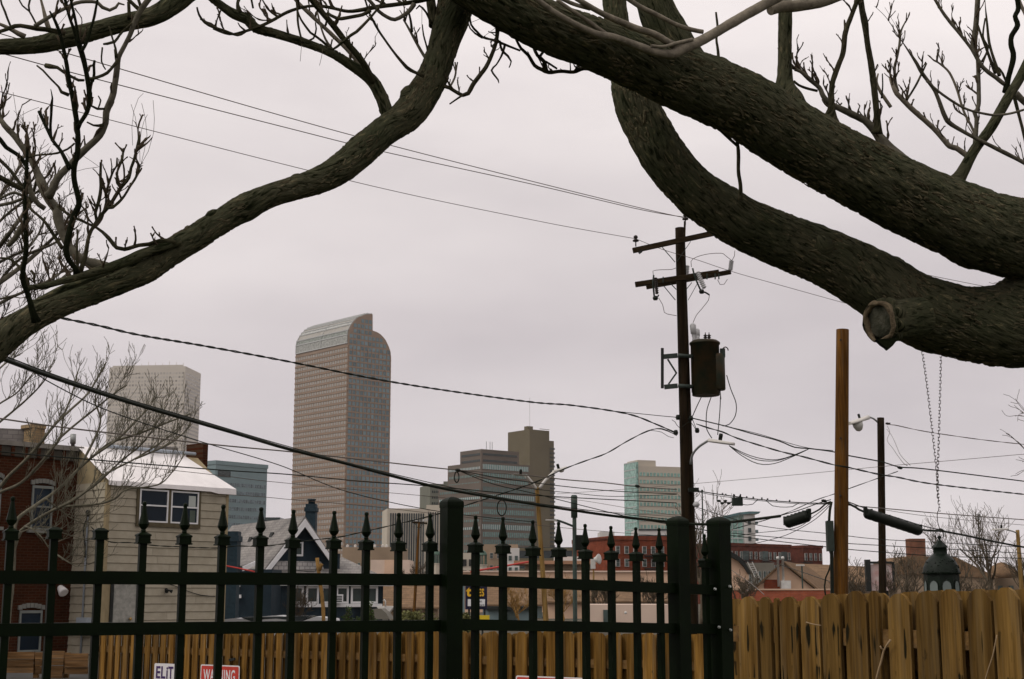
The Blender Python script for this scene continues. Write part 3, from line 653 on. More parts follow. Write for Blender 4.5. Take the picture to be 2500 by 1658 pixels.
th, a, u, W, H = front_block('pale_peach_garage', 'pale pinkish garage wall with a round lamp between the gate bars', 'building', 1436, 1650, 1476, 70, 6, M['pale_peach'])
p = at(1527, 1496, 69.8); lm = MB(); lm.lathe((p.x, p.y, p.z), [(.07, 0), (.07, .1), (.03, .14)], 10, (0, -1, 0)); lm.build('wall_lamp', M['white_frame'], th)
MB().box(a + u * (W * .17) - Vector((0, .1, 0)), u * .35, Vector((0, .2, 0)), UP * (H - .25)).build('door', M['glass_room'], th)
# ------------------------------------------------------------------ peach gabled hall, brick skirt, steel flues
Y = 120
pk, gl, gr = at(1910, 1376, Y), at(1840, 1430, Y), at(1990, 1440, Y)
gl.z = gr.z = at(1840, 1440, Y).z
th = thing('gabled_hall', 'peach gabled hall with steel flues and a brown roof right of the gate', 'building', (pk.x, Y, 0))
mb = MB(); mb.extrude([Vector((gl.x, Y, 0)), Vector((gr.x, Y, 0)), gr, pk, gl], (5, 16, 0)); mb.build('wall', M['peach'], th)
mb = MB(); bk = Vector((6, 19, 0)); o_ = Vector((0, -.4, 0))
for s, q in ((-1, gl), (1, gr)):
    ov = (q - pk) * .1; mb.extrude([pk + o_ + UP * .05, q + ov + o_ + UP * .05, q + ov + bk, pk + bk], UP * .18)
mb.build('roof', M['brown_roof'], th)
p = at(1865, 1415, Y - .05); MB().box((p.x, Y - .1, at(1865, 1441, Y).z), (pxm(Y) * 38, 0, 0), (0, .15, 0), UP * (p.z - at(1865, 1441, Y).z)).build('wall_panel', M['brick_flats'], th)
for x in (1901, 1913):
    b0, b1 = at(x, 1432, Y - .6), at(x, 1366, Y - .6); fl = MB().lathe((b0.x, b0.y, b0.z), [(.10, 0), (.10, b1.z - b0.z), (.14, b1.z - b0.z), (.14, b1.z - b0.z + .2), (.07, b1.z - b0.z + .25)], 12)
    fl.build('flue', M['flue'], th)
p = at(1918, 1428, Y - .6); MB().cbox((p.x, p.y, p.z), .75, .7, .7).build('ventilator', M['flue'], th)
th, a, u, W, H = front_block('brick_wall', 'low orange red brick wall behind the right picket fence', 'wall', 1786, 2026, 1441, 100, .4, coursed('orange_brick', (.38, .105, .055), (.32, .085, .045), (.28, .12, .08), .3, .1, .012))
MB().box(a - u * .1 + UP * H - Vector((0, .06, 0)), u * (W + .2), Vector((0, .5, 0)), UP * .1).build('coping', M['peach'], th)
th, a, u, W, H = front_block('brown_roof_hall', 'wide brown roof stretching behind the two wooden poles', 'building', 1990, 2190, 1425, 140, 10, M['tan_brick'])
mb = MB(); e0, e1, r0, r1 = at(1925, 1424, 139), at(2205, 1432, 139), at(1915, 1379, 150), at(2120, 1388, 150); mb.extrude([e0, e1, r1, r0], UP * .2); mb.build('roof', M['brown_roof'], th)
# arch fronted building
Y = 118; th = thing('arch_facade', 'curved dark arch band over a peach front beside the right gate post', 'building', Vector((at(1790, 1440, Y).x, Y, 0)))
arc = [(1740, 1346), (1765, 1343), (1785, 1347), (1805, 1358), (1820, 1374), (1832, 1395), (1836, 1402), (1828, 1402), (1818, 1385), (1804, 1370), (1788, 1361), (1768, 1357), (1740, 1359)]
mb = MB(); mb.extrude([at(x, y, Y - .5) for x, y in arc], (0, 4, 0)); mb.build('arch_band', M['dark_metal'], th)
mb = MB(); mb.extrude([at(x, y, Y) for x, y in ((1740, 1358), (1768, 1356), (1788, 1360), (1804, 1369), (1818, 1384), (1828, 1402))] + [Vector((at(1828, 1440, Y).x, Y, 0)), Vector((at(1740, 1440, Y).x, Y, 0))], (0, 5, 0)); mb.build('wall', M['peach'], th)
p = [at(x, y, Y - .2) for x, y in ((1786, 1405), (1800, 1385), (1812, 1405))]
# hip roofed brown house with chimney at far right
Y = 170
th = thing('brown_hip_house', 'brown roofed house with a square brick chimney behind bare trees and the lantern', 'house', (at(2230, 1440, Y).x, Y, 0))
mb = MB(); mb.extrude([at(2150, 1400, Y), at(2215, 1358, Y), at(2330, 1358, Y), at(2440, 1412, Y)], (0, 12, 0)); mb.build('roof', M['brown_roof'], th)
q0, q1 = at(2150, 1400, Y), at(2440, 1402, Y); MB().box((q0.x + .5, Y + .3, 0), (q1.x - q0.x - 1, 0, 0), (0, 11, 0), UP * q0.z).build('wall', M['tan_brick'], th)
q0, q1 = at(2220, 1315, Y + 3), at(2262, 1380, Y + 3); MB().box((q0.x, Y + 3, q1.z), (q1.x - q0.x, 0, 0), (0, 1.8, 0), UP * (q0.z - q1.z)).build('chimney', coursed('faded_brick', (.20, .085, .05), (.16, .07, .045), (.17, .10, .07), .4, .14, .02), th)
th, a, u, W, H = front_block('low_tan_row', 'long low tan building showing through the far right trees', 'building', 2240, 2560, 1405, 185, 10, M['tan_brick'])
facade(th, 'window', a, u, W, 1, H - .8, 12, 1, .4, .6, M['glass_room'], 20, depth=.2)
mb = MB(); mb.lathe((at(2455, 1440, 182).x, 183, at(2455, 1405, 182).z - .3), [(1.9, 0), (1.75, .8), (1.2, 1.5), (.4, 1.9), (.02, 2)], 16); mb.build('dome', M['brown_roof'], th)
# billboard
Y = 95; a, b = at(2112, 1372, Y), at(2182, 1442, Y)
th = thing('billboard', 'weathered white board in a dark steel frame between the two wooden poles', 'billboard', ((a.x + b.x) / 2, Y, 0))
MB().box((a.x + .35, Y, b.z), (b.x - a.x - .4, 0, 0), (0, .12, 0), UP * (a.z - b.z - .15)).build('panel', mat('billboard_paint', (.52, .47, .45), .7, .25, 1.5, col2=(.40, .22, .20)), th)
mb = MB(); mb.box((a.x, Y - .1, b.z - .05), (.33, 0, 0), (0, .35, 0), UP * (a.z - b.z + .2)); mb.box((b.x - .02, Y - .1, b.z), (.12, 0, 0), (0, .35, 0), UP * (a.z - b.z)); mb.box((a.x + .34, Y - .1, a.z - .12), (b.x - a.x - .38, 0, 0), (0, .35, 0), UP * .15)
mb.build('frame', M['dark_metal'], th)
mb = MB(); mb.bar((a.x + .6, Y + .2, 0), (a.x + .6, Y + .2, b.z), .16, .16); mb.bar((b.x - .4, Y + .2, 0), (b.x - .4, Y + .2, b.z), .16, .16); mb.build('leg', M['dark_metal'], th)
# white ladders leaning by the arch
for lab, (x0, y0, x1, y1) in (('white ladder leaning by the dark arch band', (1825, 1372, 1846, 1415)), ('short white ladder low on the brick wall', (1822, 1420, 1812, 1452))):
    a, b = at(x0, y0, 99), at(x1, y1, 99); th = thing('ladder', lab, 'ladder', (b.x, 99, b.z)); d = Vector((.32, 0, 0))
    for s in (0, 1): MB().bar(a + d * s, b + d * s, .05, .05).build('rail', M['white_frame'], th)
    for k in range(1, 8): MB().bar(a.lerp(b, k / 8), a.lerp(b, k / 8) + d, .035, .035).build('rung', M['white_frame'], th)
# ------------------------------------------------------------------ tan sided addition and the brick house behind it
M['siding'] = mat('tan_siding', (.385, .345, .265), .75, .12, 2.5, .15, 60, var2=.06, col2=(.30, .268, .20))
M['trim_dark'] = mat('dark_window_trim', (.10, .082, .048), .75, .2, 3); M['shaded_frame'] = mat('shaded_window_frame', (.19, .205, .19), .6, .15, 4)  # brick house's white frames greyed: its shade is put into the colour
M['trim_tan'] = mat('tan_trim', (.30, .24, .14), .75, .15, 3)
M['white_metal'] = mat('white_roof_sheet', (.78, .75, .735), .5, .12, 1.2)
M['gutter_blue'] = mat('blue_grey_gutter', (.34, .38, .42), .45, .15, 1)
M['window_white'] = mat('white_window_frame', (.70, .70, .70), .5, .08, 4)
M['glass_navy'] = mat('dark_room_glass', (.008, .016, .026), .14, .3, .7, spec=.14, var2=.3)
M['blind'] = mat('paper_blind', (.42, .45, .42), .8, .1)
d = Vector((.652, .758, 0)).normalized()                       # along the house fronts, receding to the right
s_ = Vector((-d.y, d.x, 0))                                    # away from the alley
c = at(263, 1180, 42); c.z = 0
pr = on_plane(553, 1300, c, Vector((d.y, -d.x, 0))); WF = hplane(pr - c).dot(d)
ze = at(263, 1176, 42).z; SD = 1.62
th = thing('tan_house', 'tan board sided house addition with a white sloping roof and a pair of windows', 'house', c)
zr = at(200, 1094, 43.2).z
mb = MB(); mb.extrude([c, c + s_ * SD, c + s_ * SD + UP * zr, c + UP * (ze - .02)], d * WF); mb.build('wall', M['trim_tan'], th)
# siding boards, one by one: front and side; each leans out at its lower edge
lap = .238; nb = int(ze / lap)
wx0 = hplane(on_plane(338, 1225, c, s_) - c).dot(d); wx1 = hplane(on_plane(482, 1225, c, s_) - c).dot(d)
wz1 = on_plane(338, 1193, c, s_).z; wz0 = on_plane(338, 1274, c, s_).z
dx0 = hplane(on_plane(270, 1450, c, s_) - c).dot(d); dx1 = hplane(on_plane(334, 1450, c, s_) - c).dot(d); dz1 = on_plane(300, 1424, c, s_).z
def board(mb, p, u, n, L, z, h):
    lo, hi = p + n * .032 + UP * (z + .012), p + n * .010 + UP * (z + h - .004)
    mb.extrude([p + UP * z, lo, hi, p + UP * (z + h - .004)], u * L)
rr = random.Random(4)
for k in range(nb + 1):
    z = k * lap; h = min(lap, ze - z)
    if h < .05: continue
    segs = [(.10, WF - .08)]
    if z < dz1 - .1: segs = [(dx1 + .09, WF - .08)]
    elif z + h > wz0 - .02 and z < wz1: segs = [(.10, wx0 - .09), (wx1 + .09, WF - .08)]
    outs = []
    for a, b in segs:
        if b - a > 2.2:
            m_ = a + (b - a) * rr.uniform(.3, .7); outs += [(a, m_ - .003), (m_ + .003, b)]
        else: outs.append((a, b))
    for a, b in outs: board(mb := MB(), c + d * a, d, -s_, b - a, z, h); mb.build('siding_board', M['siding'], th)
    top = zr + 0.0
    Ls = SD if z + h < ze else max(0, SD * (zr - z - h) / (zr - ze))
    if Ls > .2: board(mb := MB(), c + s_ * SD, -s_, -d, Ls - .02, z, h); mb.build('siding_board', M['siding'], th)
MB().box(c - s_ * .035 - d * .035, d * .13, s_ * .1, UP * (ze - .02)).build('corner_board', M['trim_tan'], th); MB().box(c + d * (WF - .08) - s_ * .035, d * .1, s_ * .1, UP * (ze - .02)).build('corner_board', M['trim_tan'], th)
# roof: white sheet with a drooping front lip, gutter tube at its top
e0 = c - s_ * .14 - d * .06 + UP * (ze + .03); e1 = c - s_ * .14 + d * (WF + .22) + UP * (ze + .03)
t0 = c + s_ * (SD + .02) - d * .06 + UP * (zr + .05); t1 = c + s_ * (SD + .02) + d * (WF - .55) + UP * (zr + .05)
mb = MB(); nU, nV = 14, 6; gridv = []
for i in range(nU + 1):
    for j in range(nV + 1):
        u, v = i / nU, j / nV; p = e0.lerp(e1, u).lerp(t0.lerp(t1, u), v); p.z += .018 * noise.noise(Vector((u * 6, v * 3, 1.3))) ; mb.v.append(p)
for i in range(nU):
    for j in range(nV): a = i * (nV + 1) + j; mb.f.append((a, a + nV + 1, a + nV + 2, a + 1)); mb.smooth.add(len(mb.f) - 1)
b0 = len(mb.v)
for i in range(nU + 1):
    p = e0.lerp(e1, i / nU); mb.v += [p.copy(), p - UP * (.13 + .03 * noise.noise(Vector((i * .7, 0, 0))) + (.05 if i > 11 else 0)) - s_ * .01]
for i in range(nU): a = b0 + i * 2; mb.f.append((a, a + 1, a + 3, a + 2))
mb.build('roof', M['white_metal'], th)
mb = MB(); q = c + s_ * (SD - .05) + UP * (zr + .12); mb.tube([q + d * .9, q + d * 1.5, q + d * 2.6, q + d * (WF - .15)], .055, 8); mb.build('gutter', M['gutter_blue'], th)
# pair of sash windows
mb = MB(); pz = c - s_ * .03
mb.box(pz + d * (wx0 - .09) + UP * (wz0 - .13), d * (wx1 - wx0 + .18), -s_ * .05, UP * .13)
mb.box(pz + d * (wx0 - .09) + UP * wz1, d * (wx1 - wx0 + .18), -s_ * .04, UP * .07)
mid = (wx0 + wx1) / 2
for a in (wx0 - .09, mid - .05, wx1): mb.box(pz + d * a + UP * wz0, d * (.09 if a != mid - .05 else .10), -s_ * .04, UP * (wz1 - wz0))
mb.build('window_trim', M['trim_dark'], th)
for a, b in ((wx0, mid - .05), (mid + .05, wx1)):
    fr = MB(); f = .045
    for k in range(2): fr.box(pz + d * (a if k == 0 else b - f) - s_ * .0 + UP * wz0, d * f, -s_ * .05, UP * (wz1 - wz0))
    zm = wz0 + (wz1 - wz0) * .51
    for z in (wz0, zm - f / 2, wz1 - f): fr.box(pz + d * (a + f) + UP * z, d * (b - a - 2 * f), -s_ * .05, UP * f)
    w_ = fr.build('window', M['window_white'], th)
    MB().box(pz + d * (a + f) + UP * (wz0 + f), d * (b - a - 2 * f), -s_ * .015, UP * (zm - wz0 - 1.5 * f)).build('pane', M['glass_navy'], w_)
    MB().box(pz + d * (a + f) + UP * (zm + f / 2), d * (b - a - 2 * f), -s_ * .015, UP * (wz1 - zm - 1.5 * f)).build('pane', M['glass_navy'], w_)
q = pz + d * (wx1 - .36) - s_ * .0; MB().box(q + UP * (zm + .03), d * .26, -s_ * .02, UP * .33).build('blind', M['blind'], th)
q = pz + d * (wx1 - .30); MB().box(q + UP * (wz0 + .06), d * .2, -s_ * .02, UP * .36).build('blind', mat('dim_blind', (.09, .11, .09), .8, .2), th)
# door with frame and knob
M['door_grey'] = mat('dirty_grey_door', (.36, .35, .31), .7, .3, 5, col2=(.20, .20, .18))
mb = MB()
for a in (dx0 - .02, dx1 - .02): mb.box(c + d * a, d * .10, -s_ * .05, UP * dz1)
mb.box(c + d * (dx0 - .02) + UP * (dz1 + .002), d * (dx1 - dx0 + .1), -s_ * .05, UP * .09); mb.build('door_frame', M['dark_metal'], th)
do = MB().box(c + d * (dx0 + .09), d * (dx1 - dx0 - .12), -s_ * .03, UP * (dz1 - .01)).build('door', M['door_grey'], th)
kp = on_plane(314, 1511, c, s_); MB().lathe(kp - s_ * .03, [(.02, 0), (.02, .04), (.045, .05), (.05, .08), (.03, .11)], 10, -s_).build('knob', mat('brass', (.45, .30, .12), .35, .2, metal=.8), do)
# light fitting and a loose cable on the boards
lp = on_plane(403, 1440, c, s_) - s_ * .05
mb = MB(); mb.lathe(lp, [(.05, 0), (.05, .03)], 10, -s_)
for sx in (-.09, .11): mb.tube([lp - s_ * .03, lp + d * sx * .5 - s_ * .1 - UP * .02, lp + d * sx - s_ * .16 - UP * .05], [.015, .03, .06], 8)
mb.build('floodlight', M['dark_metal'], th)
cp = [on_plane(x, y, c - s_ * .06, s_) for x, y in ((405, 1424), (425, 1430), (455, 1442), (490, 1453), (525, 1456))]
MB().tube([Vector(p) for p in crom(cp, .2)], .012, 5).build('cable', M['dark_metal'], th)
# service pipe on the side face
pp = on_plane(217, 1290, c, d); pt = on_plane(220, 1270, c, d); z1 = pt.z; pb = Vector((pp.x, pp.y, 0)) - d * .06
MB().tube([pb, pb + UP * z1, pb + UP * (z1 + .12)], .03, 8).build('service_pipe', M['gutter_blue'], th)
MB().lathe(pb + UP * (z1 + .1), [(.05, 0), (.075, .05), (.07, .16), (.03, .2)], 10).build('weatherhead', M['dark_metal'], th)
sag = [pb + UP * (z1 + .1), pb - d * .12 + UP * (z1 - .25), pb - d * .1 - s_ * .1 + UP * (z1 - .75), pb - d * .05 - s_ * .05 + UP * (z1 - 1.1)]
MB().tube([Vector(p) for p in crom(sag, .1)], .022, 6).build('drip_loop', M['dark_metal'], th)
mt = pb - d * .06 - s_ * .02 + UP * .55; MB().box(mt, s_ * -.55, -d * .16, UP * .5).build('meter_box', M['gutter_blue'], th)

# ------------------------------------------------------------------ brick house on the left
M['brick_red'] = coursed('dark_red_brick', (.055, .0150, .0060), (.036, .0108, .0045), (.055, .030, .017), .23, .082, .013, .9, math.atan2(d.y, d.x), .8)
M['brick_buff'] = coursed('buff_brick', (.34, .25, .14), (.28, .20, .11), (.22, .17, .11), .23, .082, .013)
M['shaded_sill'] = mat('shaded_stone_sill', (.19, .19, .17), .85, .15, 3)  # sills and lintels darkened, the wall's shade put into their colour
hp = c + s_ * SD; zt = zr
def on_wall(x, y): return on_plane(x, y, hp, s_)
bl = on_wall(-260, 1100); br = on_wall(505, 1115); bl.z = br.z = 0
LB = (br - bl).length; rw = on_wall(505, 1100)
thb = thing('brick_house', 'dark red brick house with a flat parapet and tall arched windows behind a bare shrub', 'house', (bl + br) / 2)
MB().box(bl, d * (hp - bl).dot(d) - d * .005, s_ * 7, UP * (zt - .12)).build('wall', M['brick_red'], thb)
MB().box(hp + d * .02 + s_ * .16, br - hp, s_ * 6.8, UP * (zt - .4)).build('wall', M['brick_red'], thb)
mb = MB(); L0 = (hp - bl).dot(d)
mb.box(bl - s_ * .10 + UP * (zt - .12), d * (L0 + .12), s_ * .5, UP * .14); mb.build('cornice', mat('grey_cornice', (.20, .185, .16), .8, .25, 3), thb)
MB().box(bl - s_ * .05 + UP * (zt - .42), d * (L0 - .01), s_ * .06, UP * .28).build('frieze', mat('dark_cornice', (.05, .045, .035), .8, .25, 3), thb)
for k in range(int(L0 / .42)): MB().box(bl - s_ * .09 + d * (k * .42 + .1) + UP * (zt - .42), d * .1, s_ * .04, UP * .28).build('cornice_bracket', M['brick_red'], thb)
# parapet end at right
q = on_wall(493, 1112); q.z = 0; MB().box(q - s_ * .05, br - q, s_ * .9, UP * (on_wall(498, 1082).z)).build('parapet_pier', M['brick_red'], thb)
q = on_wall(428, 1108); q.z = zt - .4; MB().box(q + s_ * 1.5, d * (1.2), s_ * 2.5, UP * (on_wall(428, 1090).z - zt + .55)).build('roof_box', M['grey_roof'], thb)
# grey roof and buff chimney behind the parapet, vent pipe
a = at(-120, 1040, 45.5); b = at(80, 1045, 46.5); MB().box((a.x, a.y, zt - .2), (b.x - a.x, b.y - a.y, 0), s_ * 3, UP * (a.z - zt + .2)).build('roof_box', M['grey_roof'], thb)
a = at(80, 1040, 46); b = at(111, 1040, 46.4); zc = at(95, 1040, 46).z
MB().box((a.x, a.y, zt - .2), (b.x - a.x, b.y - a.y, 0), s_ * .5, UP * (zc - zt + .15)).build('chimney', M['brick_buff'], thb)
MB().box((a.x - .05, a.y - .05, zc - .06), (b.x - a.x + .1, b.y - a.y, 0), s_ * .6, UP * .12).build('chimney_cap', M['brick_buff'], thb)
a = at(178, 1082, 44); zv = at(178, 1060, 44).z; MB().lathe((a.x, a.y, zt - .1), [(.06, 0), (.06, zv - zt - .2), (.09, zv - zt - .2), (.09, zv - zt + .1)], 10).build('vent_pipe', M['steel'], thb)
def sash(x0, x1, y0, y1, arched, parent, sash_y=None):
    p00, p11 = on_wall(x0, y1), on_wall(x1, y0); u0, u1 = hplane(p00 - hp).dot(d), hplane(p11 - hp).dot(d); z0, z1 = p00.z, p11.z
    pz = hp - s_ * .01; f = .05; fr = MB()
    for k in (u0, u1 - f): fr.box(pz + d * k + UP * z0, d * f, -s_ * .05, UP * (z1 - z0))
    zm = on_wall(x0, sash_y).z if sash_y else (z0 + z1) / 2
    for z in (z0, zm, z1 - f * 1.6): fr.box(pz + d * (u0 + f) + UP * z, d * (u1 - u0 - 2 * f), -s_ * .05, UP * (f * (1.6 if z > zm else 1)))
    wn = fr.build('window', M['shaded_frame'], parent)
    MB().box(pz + d * (u0 + f) + UP * (z0 + f), d * (u1 - u0 - 2 * f), -s_ * .012, UP * (zm - z0 - f)).build('pane', M['glass_navy'], wn)
    MB().box(pz + d * (u0 + f) + UP * (zm + f), d * (u1 - u0 - 2 * f), -s_ * .012, UP * (z1 - zm - 2.6 * f)).build('pane', M['glass_navy'], wn)
    MB().box(pz + d * (u0 - .1) + UP * (z0 - .1), d * (u1 - u0 + .2), -s_ * .12, UP * .095).build('sill', M['shaded_sill'], wn)
    mb = MB(); n = 7
    for k in range(n):
        t0, t1 = k / n, (k + 1) / n; hgt = lambda t: .1 * (1 - (2 * t - 1) ** 2)
        x_ = u0 - .06 + (u1 - u0 + .12) * t0; w2 = (u1 - u0 + .12) / n
        mb.box(pz + d * (x_ + .006) + UP * (z1 + hgt((t0 + t1) / 2) * .8), d * (w2 - .012), -s_ * .07, UP * .13)
    mb.build('arch_lintel', M['shaded_sill'], wn, kind='stuff')
sash(72, 129, 1188, 1292, True, thb, 1238)
sash(-22, 3, 1172, 1285, True, thb)
sash(41, 102, 1490, 1592, False, thb)
bu = on_wall(143, 1432); MB().lathe(bu - s_ * .05, [(.05, 0), (.09, .05), (.15, .3), (.12, .32)], 10, (-.4 * s_.x, -.4 * s_.y, -.3)).build('wall_lamp', M['white_metal'], thb)

# ------------------------------------------------------------------ dark blue bungalow
M['navy'] = mat('navy_siding', (.013, .025, .034), .7, .25, 2)
M['navy_brick'] = mat('painted_navy_brick', (.016, .032, .042), .7, .25, 6, .3, 30)
M['shingle_white'] = coursed('white_shingles', (.52, .51, .49), (.44, .43, .42), (.25, .25, .25), .25, .2, .02)
M['glass_green'] = glass('green_dark_glass', (.03, .045, .04), .25)
Y0 = 75; P = at(735, 1270, Y0); za = P.z
e_ = Vector((.87, .50, 0)).normalized(); b_ = Vector((-.50, .87, 0)).normalized(); nF = -b_
def onG(x, y, off=0.0): return on_plane(x, y, P + nF * off, nF)
th = thing('blue_bungalow', 'dark blue bungalow with a grey shingle roof and a white trimmed gable', 'house', (P.x, P.y, 0))
def ug(p): return hplane(p - P).dot(e_)
gl = onG(640, 1392); gr = onG(802, 1368); RL = 11.5
slopeL = (za - gl.z) / -ug(gl); slopeR = (za - gr.z) / ug(gr)
G = lambda u, z, t=0.0: Vector((P.x, P.y, 0)) + e_ * u + UP * z + b_ * t
wl, wr = ug(gl) + .35, ug(gr) - .35
mb = MB(); mb.extrude([G(wl, 0), G(wr + 1.0, 0), G(wr + 1.0, za - slopeR * wr - .1), G(wr, za - slopeR * wr - .1), G(0, za - .12), G(wl, za + slopeL * wl - .1)], b_ * (RL - .5)); mb.build('wall', M['navy'], th)
mb = MB(); uL = ug(gl) - .35; mb.extrude([G(0, za + .02, -.55), G(uL, za + slopeL * uL + .02, -.55), G(uL, za + slopeL * uL + .16, -.55), G(0, za + .18, -.55)], b_ * RL); mb.build('roof', M['grey_roof'], th)
mb = MB(); uR = ug(gr) + .1; mb.extrude([G(.004, za + .02, -.55), G(uR, za - slopeR * uR + .02, -.55), G(uR, za - slopeR * uR + .16, -.55), G(.004, za + .18, -.55)], b_ * RL); mb.build('roof', M['grey_roof'], th)
for uE, sl in ((uL, slopeL), (-uR, slopeR)):
    sg = -1 if uE == -uR else 1
    A = G(0, za + .05, -.62); Bq = G(uE * sg, za + sl * uE + .05, -.62)
    mb = MB(); mb.extrude([A, Bq, Bq - UP * .34, A - UP * .42], b_ * .06); mb.build('barge_board', M['window_white'], th)
# shingle band, small attic window
zb1, zb0 = onG(700, 1370).z, onG(700, 1400).z
MB().extrude([G(wl + .05, zb0, -.06), G(wr + .2, zb0, -.06), G(wr - .1, zb1, -.06), G(wl + .5, zb1, -.06)], b_ * .05).build('shingle_band', M['shingle_white'], th)
q0, q1 = onG(722, 1358), onG(737, 1322); u0, u1 = ug(q0), ug(q1)
w_ = MB().box(G(u0 - .1, q0.z, -.1), e_ * (u1 - u0 + .15), b_ * .09, UP * (q1.z - q0.z)).build('window', M['window_white'], th)
MB().box(G(u0, q0.z + .1, -.12), e_ * (u1 - u0 - .05), b_ * .03, UP * (q1.z - q0.z - .2)).build('pane', M['glass_green'], w_)
# hipped sun porch at right with its window strip
zl = onG(760, 1424).z
A, Bp = G(wl + .1, 0, -1.6), G(ug(onG(905, 1424)), 0, -1.6); Lp = (Bp - A).length
mb = MB(); mb.box(A, e_ * Lp, b_ * 1.55, UP * (zl - .1)); mb.box(A + e_ * (wr - wl + 1.1), e_ * (Lp - (wr - wl) - 1.1), b_ * 6, UP * (zl - .12)); mb.build('porch_wall', M['navy'], th)
rz = onG(830, 1362, .2).z
e0, e1 = A - e_ * .3 - b_ * .35 + UP * zl, Bp + e_ * .45 - b_ * .35 + UP * zl
mb = MB(); mb.extrude([e0, e1, G(wr + 2.0, rz, 2.0), G(wl + .3, zb0 + .05, -.07)], UP * .1); mb.extrude([e1, e1 + b_ * 6.5, G(wr + 2.0, rz, 3.2), G(wr + 2.0, rz, 2.0)], UP * .1); mb.build('porch_roof', M['grey_roof'], th)
MB().box(e0 - UP * .14 - b_ * .03, e1 - e0, b_ * .05, UP * .15).build('fascia', M['window_white'], th)
zw0, zw1 = onG(760, 1474, 1.6).z, zl - .16
nwin = 6; ww = (Lp - .7) / nwin
for k in range(nwin):
    q = A + e_ * (.5 + k * ww) - b_ * .06
    fr = MB(); f = .11
    for x_ in (0, ww - .12 - f): fr.box(q + e_ * x_ + UP * zw0, e_ * f, b_ * .05, UP * (zw1 - zw0))
    for z in (zw0, zw1 - f): fr.box(q + e_ * f + UP * z, e_ * (ww - .12 - 2 * f), b_ * .05, UP * f)
    w_ = fr.build('window', M['window_white'], th)
    MB().box(q + e_ * f + b_ * .03 + UP * (zw0 + f), e_ * (ww - .12 - 2 * f), b_ * .02, UP * (zw1 - zw0 - 2 * f)).build('pane', M['glass_green'], w_)
MB().box(A + e_ * .4 - b_ * .14 + UP * (zw0 - .17), e_ * (Lp - .5), b_ * .13, UP * .16).build('sill', M['window_white'], th)
q = A + e_ * (.5 + 2.55 * ww) - b_ * .4 + UP * (zw0 + .02); MB().box(q, e_ * .62, b_ * .35, UP * .45).build('air_conditioner', M['window_white'], th)
mb = MB()
for k in range(4): mb.box(q + e_ * .07 - b_ * .012 + UP * (.07 + k * .085), e_ * .48, b_ * .01, UP * .05)
mb.build('air_conditioner_grille', M['glass_green'], th, kind='stuff')
# side wing with little roof at left, lamp and trim
a = at(560, 1384, 66); b = at(628, 1366, 67); MB().extrude([at(562, 1386, 66), at(594, 1388, 64.5), at(640, 1366, 66.5), at(612, 1364, 68)], UP * .1).build('side_roof', M['grey_roof'], th)
p = at(592, 1389, 64.4); MB().bar(at(592, 1389, 64.3), at(640, 1368, 66.3), .05, .2).build('fascia', M['window_white'], th)
mb = MB(); p0 = at(548, 1440, 69.5); p1 = at(660, 1440, 69.5); mb.box((p0.x, 69.8, 0), (p1.x - p0.x, 0, 0), (0, 3, 0), UP * (at(560, 1390, 69.8).z)); mb.build('wing_wall', M['navy'], th)
p = at(578, 1456, 69.7); MB().cbox((p.x, 69.7, p.z), .42, .2, .16).build('porch_lamp', M['window_white'], th)
p = at(574, 1438, 69.7); MB().cbox((p.x, 69.74, p.z), .1, .1, .5).build('lamp_stem', M['window_white'], th)
p = at(563, 1431, 69.7); MB().cbox((p.x, 69.72, p.z), .9, .16, .07).build('fascia', M['window_white'], th)
# chimneys
for x0, x1, yt, Yc, zb_ in ((549, 581, 1297, 64, 0), (746, 771, 1230, 84, 2.5)):
    a, b = at(x0, yt, Yc), at(x1, yt, Yc)
    ch = MB().box((a.x, Yc, zb_), (b.x - a.x, 0, 0), (0, .8, 0), UP * (a.z - zb_)).build('chimney', M['navy_brick'], th)
    MB().box((a.x - .06, Yc - .06, a.z - .45), (b.x - a.x + .12, 0, 0), (0, .92, 0), UP * .25).build('chimney_band', M['navy_brick'], ch)
    if yt == 1230: MB().lathe((a.x / 2 + b.x / 2, Yc + .4, a.z), [(.2, 0), (.2, .22), (.26, .22), (.26, .3)], 10).build('flue', M['navy_brick'], ch)
for t_, f_ in ((2.2, .33), (5.2, .38), (8.0, .42)):                       # roof vents on the left slope
    p = G(uL * f_, za + slopeL * uL * f_ + .16, t_); MB().extrude([p, p + e_ * .4 + UP * .1, p + e_ * .1 + UP * .3], b_ * .45).build('roof_vent', M['dark_metal'], th)
MB().tube([Vector(p) for p in crom([on_plane(713, 1390, P + nF * 2.4, nF), on_plane(770, 1395, P + nF * 2.4, nF), on_plane(780, 1362, P + nF * 2.4, nF)], .4)], .02, 5).build('cable', M['dark_metal'], th)
# ------------------------------------------------------------------ odds and ends in the yards
M['car_paint'] = mat('pale_car_paint', (.50, .51, .51), .3, .08, 1)
c0 = at(676, 1520, 50); cx = c0.x; Yc = 50; zt = at(676, 1502, 50).z
th = thing('parked_car', 'pale grey car whose rounded roof shows above the fence by the blue bungalow', 'car', (cx, Yc, 0))
body = [(-2.1, .35), (-2.15, .7), (-2.0, .86), (-1.25, .93), (-.72, zt - .16), (-.35, zt - .03), (.1, zt), (.55, zt - .05), (.95, zt - .2), (1.45, .98), (2.05, .9), (2.15, .6), (2.1, .35)]
mb = MB(); mb.extrude([(cx + x, Yc - .82, z) for x, z in body], (0, 1.64, 0)); mb.build('body', M['car_paint'], th)
mb = MB(); mb.extrude([(cx + x, Yc - .83, z) for x, z in ((-1.1, .95), (-.66, zt - .22), (-.3, zt - .12), (.1, zt - .1), (.5, zt - .14), (.85, zt - .26), (1.25, 1.0))], (0, 1.66, 0)); mb.build('window', M['glass_dark'], th)
